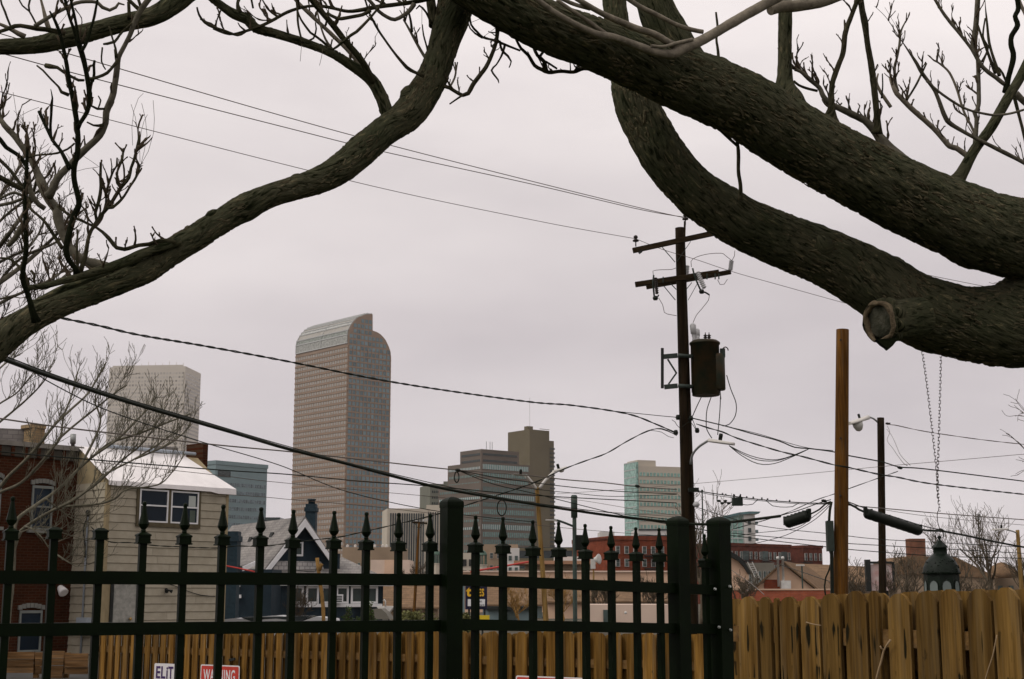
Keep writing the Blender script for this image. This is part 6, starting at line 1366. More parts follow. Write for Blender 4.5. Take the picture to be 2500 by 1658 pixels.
# ------------------------------------------------------------------ lantern on chains
YL = 9.2
p = at(2301, 1455, YL); pm_ = pxm(YL) * 1.005
zz = lambda y: at(2300, y, YL).z
tl = thing('lantern', 'dark green metal lantern with a domed top and arched panes behind the picket fence', 'lantern', Vector((p.x, p.y, zz(1520))))
M['verdigris'] = mat('dark_green_lantern', (.0055, .0115, .0065), .5, .35, 30, .15, 120, spec=.2); M['frost'] = mat('frosted_pane', (.17, .20, .19), .4, .1, 6)
c = Vector((p.x, p.y, 0)); z0 = zz(1520)
MB().lathe(c + UP * zz(1402), [(45 * pm_, 0), (44 * pm_, 6 * pm_), (41.5 * pm_, 18 * pm_), (36 * pm_, 30 * pm_), (27 * pm_, 41 * pm_), (18 * pm_, 49 * pm_)], 16).build('dome', M['verdigris'], tl)
mb = MB(); rr = random.Random(3)
for k in range(44):
    an = rr.uniform(math.pi, 2 * math.pi); f_ = rr.uniform(.1, .85); r0 = [(45, 0), (44, 6), (41.5, 18), (36, 30), (27, 41)]; i = min(3, int(f_ * 4)); t = f_ * 4 - i
    r_ = (r0[i][0] + (r0[i + 1][0] - r0[i][0]) * t) * pm_; h_ = (r0[i][1] + (r0[i + 1][1] - r0[i][1]) * t) * pm_
    q = c + Vector((math.cos(an) * r_, math.sin(an) * r_, zz(1402) + h_)); mb.lathe(q - Vector((math.cos(an), math.sin(an), 0)) * .002, [(.005, 0), (.004, .004), (.001, .006)], 6, (math.cos(an), math.sin(an), .3))
mb.build('rivet', M['verdigris'], tl, kind='stuff')
MB().lathe(c + UP * zz(1354), [(17.5 * pm_, 0), (17 * pm_, 2 * pm_), (16.5 * pm_, 17 * pm_), (19 * pm_, 18 * pm_)], 12).build('neck', M['verdigris'], tl)
MB().lathe(c + UP * zz(1337), [(21 * pm_, 0), (20 * pm_, 2 * pm_), (10 * pm_, 11 * pm_), (6 * pm_, 17 * pm_), (2.5 * pm_, 18 * pm_), (2.5 * pm_, 21 * pm_), (5 * pm_, 23 * pm_), (5.2 * pm_, 26 * pm_), (3 * pm_, 29 * pm_)], 8).build('chimney_cap', M['verdigris'], tl)
pts = [c + Vector((math.cos(t) * 11 * pm_, 0, zz(1306) + math.sin(t) * 10 * pm_)) for t in [-.9 + k * .35 for k in range(15)]]
MB().tube(pts, .0028, 6).build('ring', M['verdigris'], tl)
MB().lathe(c + UP * z0, [(38 * pm_, 0), (42 * pm_, 8 * pm_), (42 * pm_, 116 * pm_), (46 * pm_, 117 * pm_), (46 * pm_, 120 * pm_), (44 * pm_, 121 * pm_)], 8, UP, math.pi / 8).build('body', M['verdigris'], tl)
for k in range(8):
    an = math.pi / 4 * k + math.pi / 4 * 0; nn = Vector((math.cos(an), math.sin(an), 0)); tt_ = Vector((-nn.y, nn.x, 0)); r_ = 42 * pm_ * math.cos(math.pi / 8) + .001
    q = c + nn * r_ + UP * zz(1500); W2 = 11.5 * pm_; H2 = 68 * pm_
    poly = [q - tt_ * W2, q + tt_ * W2, q + tt_ * W2 + UP * H2] + [q + tt_ * W2 * math.cos(t) + UP * (H2 + math.sin(t) * W2 * 1.15) for t in (.5, 1.0, 1.57, 2.1, 2.6)] + [q - tt_ * W2 + UP * H2]
    MB().extrude(poly, nn * .002).build('pane', M['frost'], tl)
    MB().tube([q - tt_ * W2 + nn * .002, q - tt_ * W2 + UP * H2 + nn * .002] + [q + tt_ * W2 * math.cos(t) + UP * (H2 + math.sin(t) * W2 * 1.15) + nn * .002 for t in (2.6, 2.1, 1.57, 1.0, .5)] + [q + tt_ * W2 + UP * H2 + nn * .002, q + tt_ * W2 + nn * .002], .003, 5).build('pane_frame', M['verdigris'], tl)
M['chain'] = mat('rusty_chain', (.055, .038, .028), .5, .3, 40, metal=.3)
def link_mesh():
    mb = MB(); n = 14; L2, R2 = .0075, .0062; pts = []
    for k in range(n + 1):
        an = 2 * math.pi * k / n; pts.append(Vector((R2 * math.cos(an), 0, R2 * math.sin(an) + (L2 if math.sin(an) >= 0 else -L2))))
    mb.tube(pts, .0021, 5, cap=False); return mb.mesh('link', M['chain'], Vector((0, 0, 0)))
LM = link_mesh()
def chain(label, pts):
    a = Vector(pts[0]); th = thing('chain', label, 'chain', a, 'lantern chains'); pitch = .0222
    path = [Vector(p) for p in crom([tuple(p) for p in pts], .01)]; acc = 0; nxt = 0; k = 0
    for i in range(1, len(path)):
        seg = path[i] - path[i - 1]; L_ = seg.length
        while nxt <= acc + L_:
            q = path[i - 1] + seg * ((nxt - acc) / L_); o = bpy.data.objects.new('link', LM); COL.objects.link(o); o.parent = th; o.location = q - a
            rot = seg.normalized().to_track_quat('Z', 'Y').to_matrix(); from_ = __import__('mathutils').Matrix.Rotation(math.radians(25 + 90 * (k % 2)), 3, 'Z')
            o.rotation_euler = (rot @ from_).to_euler(); nxt += pitch; k += 1
        acc += L_
chain('left of the two chains holding the lantern, hanging longer below the join', [at(2249, 838, 9.2), at(2262, 930, 9.2), at(2275, 1040, 9.2), at(2287, 1150, 9.2), at(2290, 1200, 9.2), at(2294, 1247, 9.2)])
chain('right of the two chains holding the lantern, straighter and shorter', [at(2297, 860, 9.23), at(2295, 950, 9.23), at(2292, 1060, 9.22), at(2289, 1155, 9.2), at(2288, 1180, 9.19), at(2291, 1228, 9.19)])
o = MB().tube([Vector(p) for p in crom([tuple(at(x, y, 9.2)) for x, y in ((2293, 1244), (2289, 1250), (2288, 1262), (2290, 1278), (2294, 1290), (2297, 1297), (2301, 1298))], .01)], .0026, 6).build('hook_wire', M['chain']); tag(o, 'thin bent wire hook between the chains and the lantern ring', 'wire hook')
# ------------------------------------------------------------------ the big bare tree in the foreground
def YT(x):   # the crown leans towards the camera to the left
    k = [(-300, 6.4), (0, 6.6), (900, 7.3), (1400, 7.8), (1900, 8.6), (2300, 9.0), (2800, 9.3)]
    for (a, ya), (b, yb) in zip(k[:-1], k[1:]):
        if x <= b: return ya + (yb - ya) * (x - a) / (b - a)
    return 9.3
def rad(dpx, p): return dpx / 2 * (p.y * CP + (p.z - EYE) * SP) / F
def p3(x, y, d, dy=0.0):
    p = at(x, y, YT(x) + dy); return (p.x, p.y, p.z, rad(d, p))
TREE = thing('foreground_tree', 'big bare dark barked tree whose limbs arch over the whole view', 'tree', Vector((4.35, 9.3, 0)))
seed_ = [0]
def branch(name, pts, dy0=0.0, dy1=None, m='bark', sides=10, rough=.10, step=.04, parent=None, freq=7.0, ridge=0.0):
    dy1 = dy0 if dy1 is None else dy1; n = len(pts); q = []
    for k, (x, y, d_) in enumerate(pts): q.append(p3(x, y, d_, dy0 + (dy1 - dy0) * k / (n - 1)))
    c = crom(q, step); seed_[0] += 3.7
    mb = MB(); mb.tube([Vector(p[:3]) for p in c], [max(.0012, p[3]) for p in c], sides, rough=rough, freq=freq, seed=seed_[0], ridge=ridge)
    mb.build(name, M[m], parent or TREE); return [Vector(p[:3]) for p in c], [p[3] for p in c]
TW = MB()                      # small spurs and buds, too many and too small to pick apart
def spur(mb, p, dr, L_, r, rnd, lvl=0):
    n = max(3, int(L_ / .018)); pts = [p]; rs = [r]; dcur = dr.normalized()
    for k in range(n):
        dcur = (dcur + Vector((rnd.uniform(-.28, .28), rnd.uniform(-.28, .28), rnd.uniform(-.1, .34)))).normalized()
        pts.append(pts[-1] + dcur * (L_ / n)); rs.append(r * (1 - .55 * (k + 1) / n) * rnd.choice((.8, 1.0, 1.05, 1.5)))
        if lvl < 2 and rnd.random() < (.30 if lvl == 0 else .16):
            sd = (dcur + Vector((rnd.uniform(-1, 1), rnd.uniform(-.8, .8), rnd.uniform(-.2, .8)))).normalized(); spur(mb, pts[-1], sd, L_ * rnd.uniform(.18, .5), r * .65, rnd, lvl + 1)
    rs[-1] = rs[-2] * 1.25 if rnd.random() < .5 else rs[-1]
    mb.tube(pts, rs, 5)
def spurs(path, count, Lr, r, seed, up=.9, t0=.1, t1=1.0):
    rnd = random.Random(seed); pts, rs = path
    for k in range(count):
        i = min(len(pts) - 2, int(len(pts) * rnd.uniform(t0, t1))); tan = (pts[i + 1] - pts[i]).normalized()
        dr = (tan * rnd.uniform(.1, .9) + Vector((rnd.uniform(-.8, .8), rnd.uniform(-.6, .6), up * rnd.uniform(.2, 1.2)))).normalized()
        spur(TW, pts[i], dr, rnd.uniform(*Lr), r * 1.3 * rnd.uniform(.75, 1.25), rnd)

# trunk out of frame on the right
mb = MB(); c = crom([(4.5, 9.35, -.05, .52), (4.42, 9.33, .5, .42), (4.3, 9.3, 1.6, .37), (4.18, 9.3, 2.6, .38), (4.1, 9.3, 3.4, .34), (4.25, 9.4, 4.6, .2), (4.5, 9.6, 6.2, .1)], .06)
mb.tube([Vector(p[:3]) for p in c], [p[3] for p in c], 36, rough=.08, freq=5); mb.build('trunk', M['bark'], TREE)
# great limbs
A_ = branch('limb', [(2800, 790, 240), (2660, 665, 218), (2520, 595, 200), (2400, 562, 188), (2250, 500, 176), (2100, 425, 170), (1950, 342, 166), (1800, 250, 160), (1640, 183, 148), (1480, 118, 128), (1340, 65, 118), (1220, 5, 112), (1130, -50, 110), (1020, -130, 100), (900, -260, 80)], 0, -.35, sides=110, rough=.06, step=.016, freq=8, ridge=.0062)
B_ = branch('limb', [(2790, 800, 270), (2620, 765, 262), (2530, 776, 244), (2450, 795, 204), (2350, 788, 178), (2230, 752, 172), (2140, 695, 156), (2030, 636, 138), (1900, 583, 130), (1790, 533, 122), (1690, 462, 112), (1622, 382, 111), (1570, 290, 106), (1546, 222, 104), (1535, 190, 84), (1512, 100, 62), (1502, 20, 54), (1490, -60, 50)], 0, .9, sides=100, rough=.06, step=.016, freq=8, ridge=.0055)
C_ = branch('limb', [(1150, -75, 96), (1120, -20, 92), (1105, 40, 82), (1090, 90, 74), (1072, 145, 71), (1055, 190, 74), (1025, 240, 76), (990, 285, 76), (940, 320, 69), (890, 362, 75), (835, 408, 70), (785, 438, 64), (725, 458, 57), (660, 478, 56), (600, 505, 64), (545, 537, 60), (480, 577, 64), (420, 614, 64), (360, 655, 66), (290, 690, 57), (210, 722, 54), (140, 750, 56), (70, 782, 64), (20, 815, 76), (-40, 862, 92), (-120, 930, 96)], 0, 0, sides=64, rough=.075, step=.014, freq=11, ridge=.0030)
D_ = branch('limb', [(-60, 118, 32), (0, 115, 34), (90, 110, 40), (150, 96, 46), (230, 76, 43), (300, 57, 41), (370, 40, 44), (412, 17, 48), (458, -20, 52), (520, -80, 56), (640, -170, 60), (780, -230, 66), (900, -260, 74)], .1, 0, sides=48, rough=.06, step=.016, freq=11, ridge=.0030)
E_ = branch('limb', [(1695, 175, 90), (1660, 130, 94), (1628, 75, 92), (1600, 15, 88), (1580, -50, 86), (1560, -130, 84)], 0, .1, sides=48, rough=.06, step=.02, ridge=.004)
G_ = branch('limb', [(962, 305, 36), (945, 275, 33), (929, 232, 31), (904, 193, 29), (850, 154, 24), (807, 129, 21), (743, 104, 21), (671, 82, 22), (625, 69, 24), (605, 48, 26), (571, 34, 24), (546, 18, 20), (512, -8, 18), (470, -40, 16)], 0, .1, sides=16, rough=.07, step=.02)
branch('limb', [(1925, 268, 96), (1920, 232, 74), (1917, 206, 46), (1916, 170, 34), (1916, 100, 32), (1917, 30, 32), (1918, -40, 30)], -.07, -.07, sides=32, rough=.06, step=.016, ridge=.003)
branch('limb', [(2305, 490, 84), (2330, 450, 48), (2348, 424, 30), (2380, 365, 26), (2420, 310, 25), (2460, 240, 24), (2490, 190, 22), (2515, 140, 22), (2560, 60, 20)], -.05, -.2, sides=16, rough=.09, step=.02)
C2 = branch('limb', [(440, 588, 20), (392, 606, 24), (350, 618, 24), (304, 640, 24), (229, 665, 20), (154, 686, 16), (105, 699, 14), (62, 702, 12)], -.08, -.1, sides=14, rough=.1, step=.02)
branch('limb', [(400, 622, 22), (357, 632, 26), (290, 660, 26), (200, 692, 26), (157, 708, 27), (110, 732, 26), (80, 745, 20)], .0, .0, sides=14, rough=.08, step=.02)
FL = MB(); rf = random.Random(5)           # loose scales of bark standing a few millimetres proud
for (pts_, rs_), cnt, s_l in ((A_, 4200, 1.0), (B_, 3200, .9), (C_, 3000, .6), (D_, 700, .55), (G_, 350, .4)):
    for k in range(cnt):
        i = rf.randint(1, len(pts_) - 2); tn = (pts_[i + 1] - pts_[i - 1]).normalized(); x_ = tn.cross(UP).normalized(); y_ = tn.cross(x_); an = rf.uniform(0, 6.283)
        n_ = x_ * math.cos(an) + y_ * math.sin(an); b_2 = tn.cross(n_); ya = rf.gauss(0, .22); t_ = (tn * math.cos(ya) + b_2 * math.sin(ya)); b_2 = t_.cross(n_)
        l_, w_, h_ = rf.uniform(.02, .085) * s_l, rf.uniform(.004, .013) * s_l, rf.uniform(.002, .0065) * s_l; c_ = pts_[i] + n_ * rs_[i] * 1.01; m_ = len(FL.v)
        FL.v += [c_ - t_ * l_ * .5 - b_2 * w_ - n_ * .004, c_ + t_ * l_ * .5 - b_2 * w_ * rf.uniform(.3, 1) - n_ * .004, c_ + t_ * l_ * .45 + b_2 * w_ - n_ * .004, c_ - t_ * l_ * .55 + b_2 * w_ * rf.uniform(.3, 1) - n_ * .004, c_ - t_ * l_ * .25 + n_ * h_ + b_2 * w_ * rf.uniform(-.5, .5), c_ + t_ * l_ * .28 + n_ * h_ * rf.uniform(.5, 1)]
        FL.f += [(m_, m_ + 1, m_ + 5, m_ + 4), (m_ + 1, m_ + 2, m_ + 5), (m_ + 2, m_ + 3, m_ + 4, m_ + 5), (m_ + 3, m_, m_ + 4)]
FL.build('bark_scales', M['bark_flake'], TREE, kind='stuff')
# cut stub and knots
q0, q1 = Vector(p3(2245, 775, 90)[:3]), Vector(p3(2143, 786, 90, -.11)[:3]); mb = MB(); L_ = q1 - q0
rs = rad(102, q1); mb.tube([q0, q0 + L_ * .5, q0 + L_ * .86, q1], [rs * 1.0, rs * 1.0, rs * 1.0, rs * .95], 28, rough=.07, freq=12, cap=False); mb.build('stub', M['bark'], TREE)
M['cut_wood'] = mat('cut_wood', (.115, .11, .08), .9, .4, 9, .6, 50, col2=(.03, .034, .02)); M['cut_rim'] = mat('callus_wood', (.15, .115, .07), .9, .5, 22, .7, 60)
nn = L_.normalized(); MB().lathe(q1 - nn * .035, [(rs * .80, 0), (rs * .78, .008), (rs * .3, .002)], 24, nn).build('cut_face', M['cut_wood'], TREE)
sd = nn.cross(UP).normalized(); up_ = sd.cross(nn); ringp = []; rr_ = []
for k in range(54):
    t = k * 2 * math.pi / 52; f_ = noise.noise(Vector((math.cos(t) * 1.3, math.sin(t) * 1.3, 4.2))); g_ = noise.noise(Vector((math.cos(t) * 2.4, math.sin(t) * 2.4, 9.1)))
    ringp.append(q1 - nn * (.014 + .035 * f_) + (sd * math.cos(t) + up_ * math.sin(t)) * rs * (.90 + .10 * g_)); rr_.append(rs * (.13 + .10 * f_))
MB().tube(ringp, rr_, 12, rough=.32, freq=22).build('callus_ring', M['cut_rim'], TREE)
for k in range(9):                                            # swollen bark collar round the cut
    t = k * .7; c_ = q1 - nn * rs * .62 + (sd * math.cos(t) + up_ * math.sin(t)) * rs * .82; m2 = MB(); tt = (sd * -math.sin(t) + up_ * math.cos(t))
    m2.tube([c_ + tt * rs * .5 * (2 * i_ / 8 - 1) for i_ in range(9)], [max(.002, rs * .34 * math.sin(math.pi * (i_ + .3) / 8.6)) for i_ in range(9)], 16, rough=.18, freq=16, seed=k, ridge=.003); m2.build('bark_collar', M['bark'], TREE)
mb = MB(); b0 = Vector(p3(2160, 836, 10, -.2)[:3]); mb.extrude([b0 + Vector((-.05, 0, .02)), b0 + Vector((.09, 0, .03)), b0 + Vector((.05, 0, -.02)), b0 + Vector((.02, 0, -.045)), b0 + Vector((.005, 0, -.03)), b0 + Vector((-.02, 0, -.012))], (0, .05, 0)); mb.build('torn_bark', M['bark_dark'], TREE)
def knot(path, t, size, side=(0, -1, .4), sx=1.5):
    """burl half sunk in a limb, drawn out along it"""
    pts, rs = path; i = min(len(pts) - 2, int(t * len(pts))); tan = (pts[i + 1] - pts[i]).normalized(); R_ = rs[i]
    sd = Vector(side); sd = (sd - tan * sd.dot(tan)).normalized(); c = pts[i] + sd * R_ * .72; r = R_ * size; n = 9; mb = MB()
    mb.tube([c + tan * (r * sx * (2 * k / n - 1)) for k in range(n + 1)], [max(.001, r * math.sin(math.pi * (k + .2) / (n + .4)) ** .8) for k in range(n + 1)], 14, rough=.22, freq=14, seed=t * 50); mb.build('knot', M['bark'], TREE)
for a in ((C_, .24, .55, (-.6, -.3, .8)), (C_, .47, .5, (-.5, -.3, .9)), (C_, .60, .45, (-.4, -.6, .7), 2.2), (C_, .79, .42, (.4, 0, -1)), (C_, .86, .35, (.3, 0, -1)), (C_, .93, .35, (0, -.6, -.8)), (C_, .36, .4, (-.3, -.4, .8)), (C_, .72, .5, (-.3, -.7, .7), 2.5),
          (B_, .48, .42, (-.1, -1, .2)), (B_, .62, .40, (.4, -.5, .9), 2.2), (B_, .73, .30, (0, -1, .1), 2.4), (B_, .87, .42, (-1, -.5, .1)), (B_, .24, .25, (0, -.2, 1)), (B_, .42, .3, (0, -.9, .5), 2.6),
          (A_, .44, .33, (.3, -.7, .8), 1.6), (A_, .38, .28, (.3, -.6, .9)), (A_, .33, .33, (0, -.8, .6), 1.8), (A_, .26, .3, (0, -.6, 1), 1.8), (A_, .36, .25, (-.2, -.3, -1), 1.4), (A_, .58, .25, (0, -1, .1), 2)): knot(*a)
# smooth pale branches crossing in front of the upper limb
S = -.55
br = lambda pts, dy=0.0, dy1=None, m='bark_mid', rough=.12, sides=9, name='branch', **k: branch(name, pts, dy, dy1, m, sides, rough, .02, freq=16, **k)
br([(2000, -65, 27), (1890, -2, 26), (1800, 48, 25), (1740, 84, 25), (1702, 104, 26), (1660, 122, 27), (1638, 133, 24), (1600, 128, 21), (1560, 114, 20), (1500, 92, 19), (1460, 85, 19), (1425, 70, 18), (1390, 52, 16), (1350, 28, 15), (1310, -2, 14), (1280, -25, 13)], S, S, 'bark_pale', .07)
br([(1665, 121, 22), (1635, 106, 19), (1600, 85, 17), (1555, 70, 17), (1520, 56, 16), (1490, 43, 15), (1455, 25, 14), (1420, 4, 13), (1390, -15, 12)], S, S, 'bark_pale', .07)
br([(1716, 78, 11), (1690, 73, 11), (1650, 60, 11), (1600, 35, 12), (1565, 18, 12), (1540, 2, 12), (1500, -25, 11)], S, S + .1, 'bark_pale', .07)
br([(1590, 112, 8), (1620, 114, 8), (1650, 106, 9), (1690, 97, 10)], S - .03, S - .03, 'bark_pale', .07)
br([(1480, 82, 9), (1460, 70, 11), (1440, 55, 11), (1415, 38, 10), (1385, 18, 10), (1360, 0, 9)], S + .04, S, 'bark_pale', .07)
br([(1440, 22, 9), (1400, 10, 10), (1370, -4, 10)], S + .03, S, 'bark_pale', .07)
br([(1880, 26, 24), (1905, 17, 29), (1945, 14, 29), (2000, 6, 28), (2060, -15, 26), (2120, -40, 25)], -.35, -.35, 'bark_pale', .06, 12)
# uprights on the right
r1 = br([(2024, 312, 66), (2027, 285, 34), (2030, 258, 17), (2031, 210, 14), (2045, 165, 13), (2058, 130, 13), (2064, 80, 13), (2080, 35, 12), (2098, -10, 11)], -.1, -.25)
r2 = br([(2142, 326, 30), (2143, 300, 17), (2137, 245, 16), (2128, 165, 15), (2118, 110, 14), (2112, 60, 17), (2104, 20, 15), (2099, -20, 14)], -.1, -.2)
r3 = br([(2180, 400, 80), (2165, 366, 44), (2146, 335, 24), (2118, 300, 19), (2095, 286, 17), (2030, 255, 15), (2010, 235, 13), (2000, 214, 11), (1972, 190, 11), (1955, 175, 9), (1940, 170, 8)], 0, .1, 'bark_grey')
r4 = br([(2372, 388, 15), (2335, 362, 14), (2318, 357, 14), (2290, 325, 12), (2265, 300, 13), (2230, 270, 13), (2205, 245, 12), (2185, 222, 11), (2174, 190, 8)], .05, .15, 'bark_pale')
r5 = br([(2380, 352, 11), (2384, 290, 10), (2378, 275, 10), (2389, 258, 10), (2388, 170, 10), (2384, 130, 9), (2374, 118, 10), (2380, 60, 8), (2385, -10, 8)], 0, 0, 'bark_grey')
r6 = br([(2455, 225, 18), (2462, 190, 14), (2474, 140, 14), (2468, 108, 13), (2470, 88, 13), (2484, 62, 13), (2478, 40, 12), (2486, 20, 13), (2480, -20, 12)], -.1, -.1, 'bark_dark')
r7 = br([(2452, 206, 10), (2432, 190, 11), (2400, 165, 10), (2372, 120, 9), (2345, 85, 8), (2318, 52, 8), (2298, 25, 8), (2278, -10, 8)], -.1, -.1, 'bark_grey')
r8 = br([(2560, 435, 11), (2500, 398, 11), (2420, 357, 10), (2382, 338, 9), (2342, 316, 10), (2318, 300, 12), (2305, 280, 11), (2282, 222, 9), (2252, 180, 9), (2238, 155, 8), (2225, 135, 6), (2200, 98, 2.5), (2165, 45, 1.5), (2135, 15, 1)], -.15, -.2, 'bark_grey')
br([(2262, 198, 6), (2300, 230, 6), (2350, 262, 6), (2395, 276, 6), (2440, 281, 6), (2500, 268, 6), (2560, 240, 6)], -.25, -.25, 'bark_grey')
r9 = br([(2382, 335, 6), (2372, 310, 7), (2352, 270, 6), (2335, 215, 6), (2318, 178, 6), (2300, 160, 5), (2283, 148, 4)], .1, .1, 'bark_pale')
r10 = br([(2192, 224, 8), (2186, 200, 7), (2184, 165, 7), (2190, 140, 6), (2196, 108, 6), (2200, 75, 5), (2215, 46, 3)], .15, .15, 'bark_grey')
br([(2175, 262, 9), (2150, 225, 8), (2140, 200, 6), (2144, 180, 4)], .1, .1, 'bark_pale')
br([(2152, 240, 5), (2155, 210, 4), (2154, 180, 3)], 0, 0, 'bark_dark')
br([(2214, 244, 6), (2235, 210, 5), (2250, 180, 5), (2262, 155, 4)], -.2, -.2)
br([(2382, 135, 8), (2382, 100, 8), (2386, 60, 7), (2390, 0, 7), (2392, -30, 6)], 0, .1)
br([(2440, 185, 10), (2428, 150, 8), (2415, 105, 7), (2410, 60, 6), (2406, 20, 2.5), (2404, -10, 1.5)], -.1, 0)
br([(2430, 180, 8), (2412, 130, 7), (2395, 85, 6), (2385, 55, 5)], -.05, 0); br([(2398, 150, 6), (2412, 118, 5), (2400, 90, 5), (2405, 45, 4)], 0, .05)
br([(2475, 232, 9), (2490, 290, 8), (2500, 330, 8), (2520, 420, 8)], .1, .1, 'bark_mid'); br([(2480, 228, 16), (2500, 248, 15), (2540, 280, 15)], .2, .2, 'bark_grey')
br([(2460, 210, 4), (2448, 180, 6), (2438, 165, 4)], -.05, 0); br([(2480, -20, 8), (2497, 22, 9), (2540, 110, 9)], .1, .1, 'bark_pale')
br([(1995, 222, 7), (1970, 216, 7), (1950, 208, 6), (1938, 198, 6)], .1, .1)
br([(1712, 290, 7), (1735, 298, 8), (1752, 312, 8), (1780, 338, 7), (1800, 356, 7)], -.15, 0, 'bark_mid'); br([(1796, 332, 6), (1801, 352, 8), (1803, 380, 9), (1803, 420, 9), (1808, 455, 9), (1807, 490, 12)], 0, .1, 'bark_mid', .16)
br([(1748, 30, 5), (1752, 70, 6), (1749, 95, 6), (1753, 125, 7), (1757, 180, 8)], .1, .1)
# hooks of twigs under the upper limb
u1_ = br([(1214, 62, 12), (1212, 100, 10), (1200, 135, 10), (1186, 165, 11), (1170, 186, 11), (1154, 208, 11), (1143, 228, 11), (1130, 233, 10), (1112, 224, 9), (1098, 215, 9), (1072, 208, 10)], -.2, -.05)
br([(1130, 232, 6), (1115, 242, 5), (1098, 254, 4)], -.1, -.1); br([(1146, 28, 5), (1150, 60, 5), (1165, 78, 6), (1180, 92, 6), (1205, 98, 6), (1230, 108, 6), (1270, 124, 5)], -.1, -.1)
br([(1140, 48, 4), (1148, 70, 4), (1160, 82, 5), (1178, 93, 5)], -.12, -.1)
u2_ = br([(1450, 170, 12), (1425, 168, 9), (1400, 176, 9), (1370, 174, 9), (1340, 177, 10), (1322, 170, 10), (1305, 160, 9), (1290, 135, 8), (1272, 118, 7), (1256, 88, 6), (1245, 70, 6)], 0, -.1)
br([(1335, 175, 9), (1328, 150, 10), (1312, 135, 9), (1303, 115, 8), (1299, 95, 6)], -.05, -.05); br([(1318, 138, 7), (1330, 122, 6), (1340, 112, 6)], 0, 0); br([(1360, 168, 5), (1335, 152, 5), (1320, 146, 5)], -.05, 0)
br([(1232, 112, 6), (1225, 135, 5), (1212, 158, 4), (1200, 172, 5), (1216, 195, 4), (1218, 203, 2)], -.1, -.15); br([(1220, 100, 6), (1225, 122, 6), (1240, 137, 6), (1248, 150, 4), (1243, 165, 3)], -.1, -.1)
br([(1098, 213, 5), (1110, 190, 5), (1113, 170, 5), (1111, 152, 4)], -.05, -.05, 'bark_pale'); br([(1113, 178, 3), (1106, 155, 3)], -.05, -.05); br([(1113, 178, 3), (1117, 152, 3)], -.05, -.05); br([(1100, 216, 4), (1092, 195, 4), (1088, 180, 4)], -.05, -.05)
# branches left of the leaning limb
br([(1062, 62, 30), (1057, 36, 24), (1053, 10, 22), (1048, -30, 20)], .05, .1, sides=12)
g2 = br([(912, 200, 18), (904, 184, 17), (879, 143, 16), (843, 100, 15), (800, 46, 14), (768, 10, 13), (745, -20, 12)], 0, -.15)
g3 = br([(900, 192, 11), (893, 178, 10), (857, 132, 10), (814, 88, 10), (771, 48, 10), (732, 11, 9), (712, -12, 8)], .05, .15, 'bark_pale')
t1_ = br([(1060, -8, 12), (1043, -2, 11), (993, 8, 11), (921, 17, 11), (885, 24, 10), (850, 28, 9), (820, 22, 8), (789, 16, 8), (750, 16, 7), (704, 29, 8), (665, 50, 8), (636, 64, 8), (600, 76, 7), (560, 84, 6), (520, 70, 5)], -.1, .05)
br([(1011, 10, 12), (1000, 26, 10), (985, 38, 10), (964, 48, 10), (945, 42, 9), (925, 28, 9), (905, 5, 9), (885, -15, 8)], -.15, -.15, 'bark_grey')
br([(904, 26, 10), (885, 36, 9), (855, 42, 9), (825, 46, 9), (808, 38, 8), (798, 30, 6)], -.15, -.15)
br([(940, -6, 5), (920, 24, 6), (896, 52, 7), (870, 78, 8), (857, 86, 8), (835, 104, 7), (814, 120, 6), (800, 118, 5)], -.2, -.1)
t3_ = br([(1035, 186, 10), (1020, 180, 8), (1003, 172, 10), (993, 165, 10), (968, 136, 7), (950, 112, 6), (925, 76, 6), (912, 52, 6), (903, 35, 5), (890, -5, 5)], -.1, -.1)
t4_ = br([(1045, 150, 9), (1030, 128, 8), (1010, 92, 7), (998, 70, 6), (985, 48, 5)], 0, .1, 'bark_grey'); br([(1006, 78, 7), (1003, 52, 6), (998, 30, 5)], .05, .05)
br([(1046, 142, 5), (1042, 115, 4), (1034, 85, 4), (1031, 60, 3)], 0, 0); br([(1052, 55, 6), (1040, 30, 5), (1024, 14, 5), (1016, 22, 3)], 0, 0)
br([(738, 104, 5), (728, 60, 6), (726, 20, 6), (722, -10, 6)], -.05, -.05); br([(807, 126, 9), (795, 108, 7), (770, 88, 6), (758, 80, 6), (735, 48, 5), (728, 30, 4)], .05, .05, 'bark_mid'); br([(814, 122, 5), (800, 105, 6), (790, 85, 5), (782, 60, 5), (775, 30, 4)], .1, .1, 'bark_pale')
br([(745, 102, 5), (765, 94, 5), (772, 70, 4), (770, 55, 3)], .1, .1)
br([(618, 20, 5), (612, -10, 5)], 0, 0); br([(588, 30, 9), (580, 10, 8), (585, -12, 7)], -.05, -.05)
br([(600, 76, 7), (580, 86, 7), (545, 74, 7), (520, 66, 7), (500, 55, 6), (486, 36, 5), (481, 18, 4)], .05, -.1, 'bark_mid', .2)
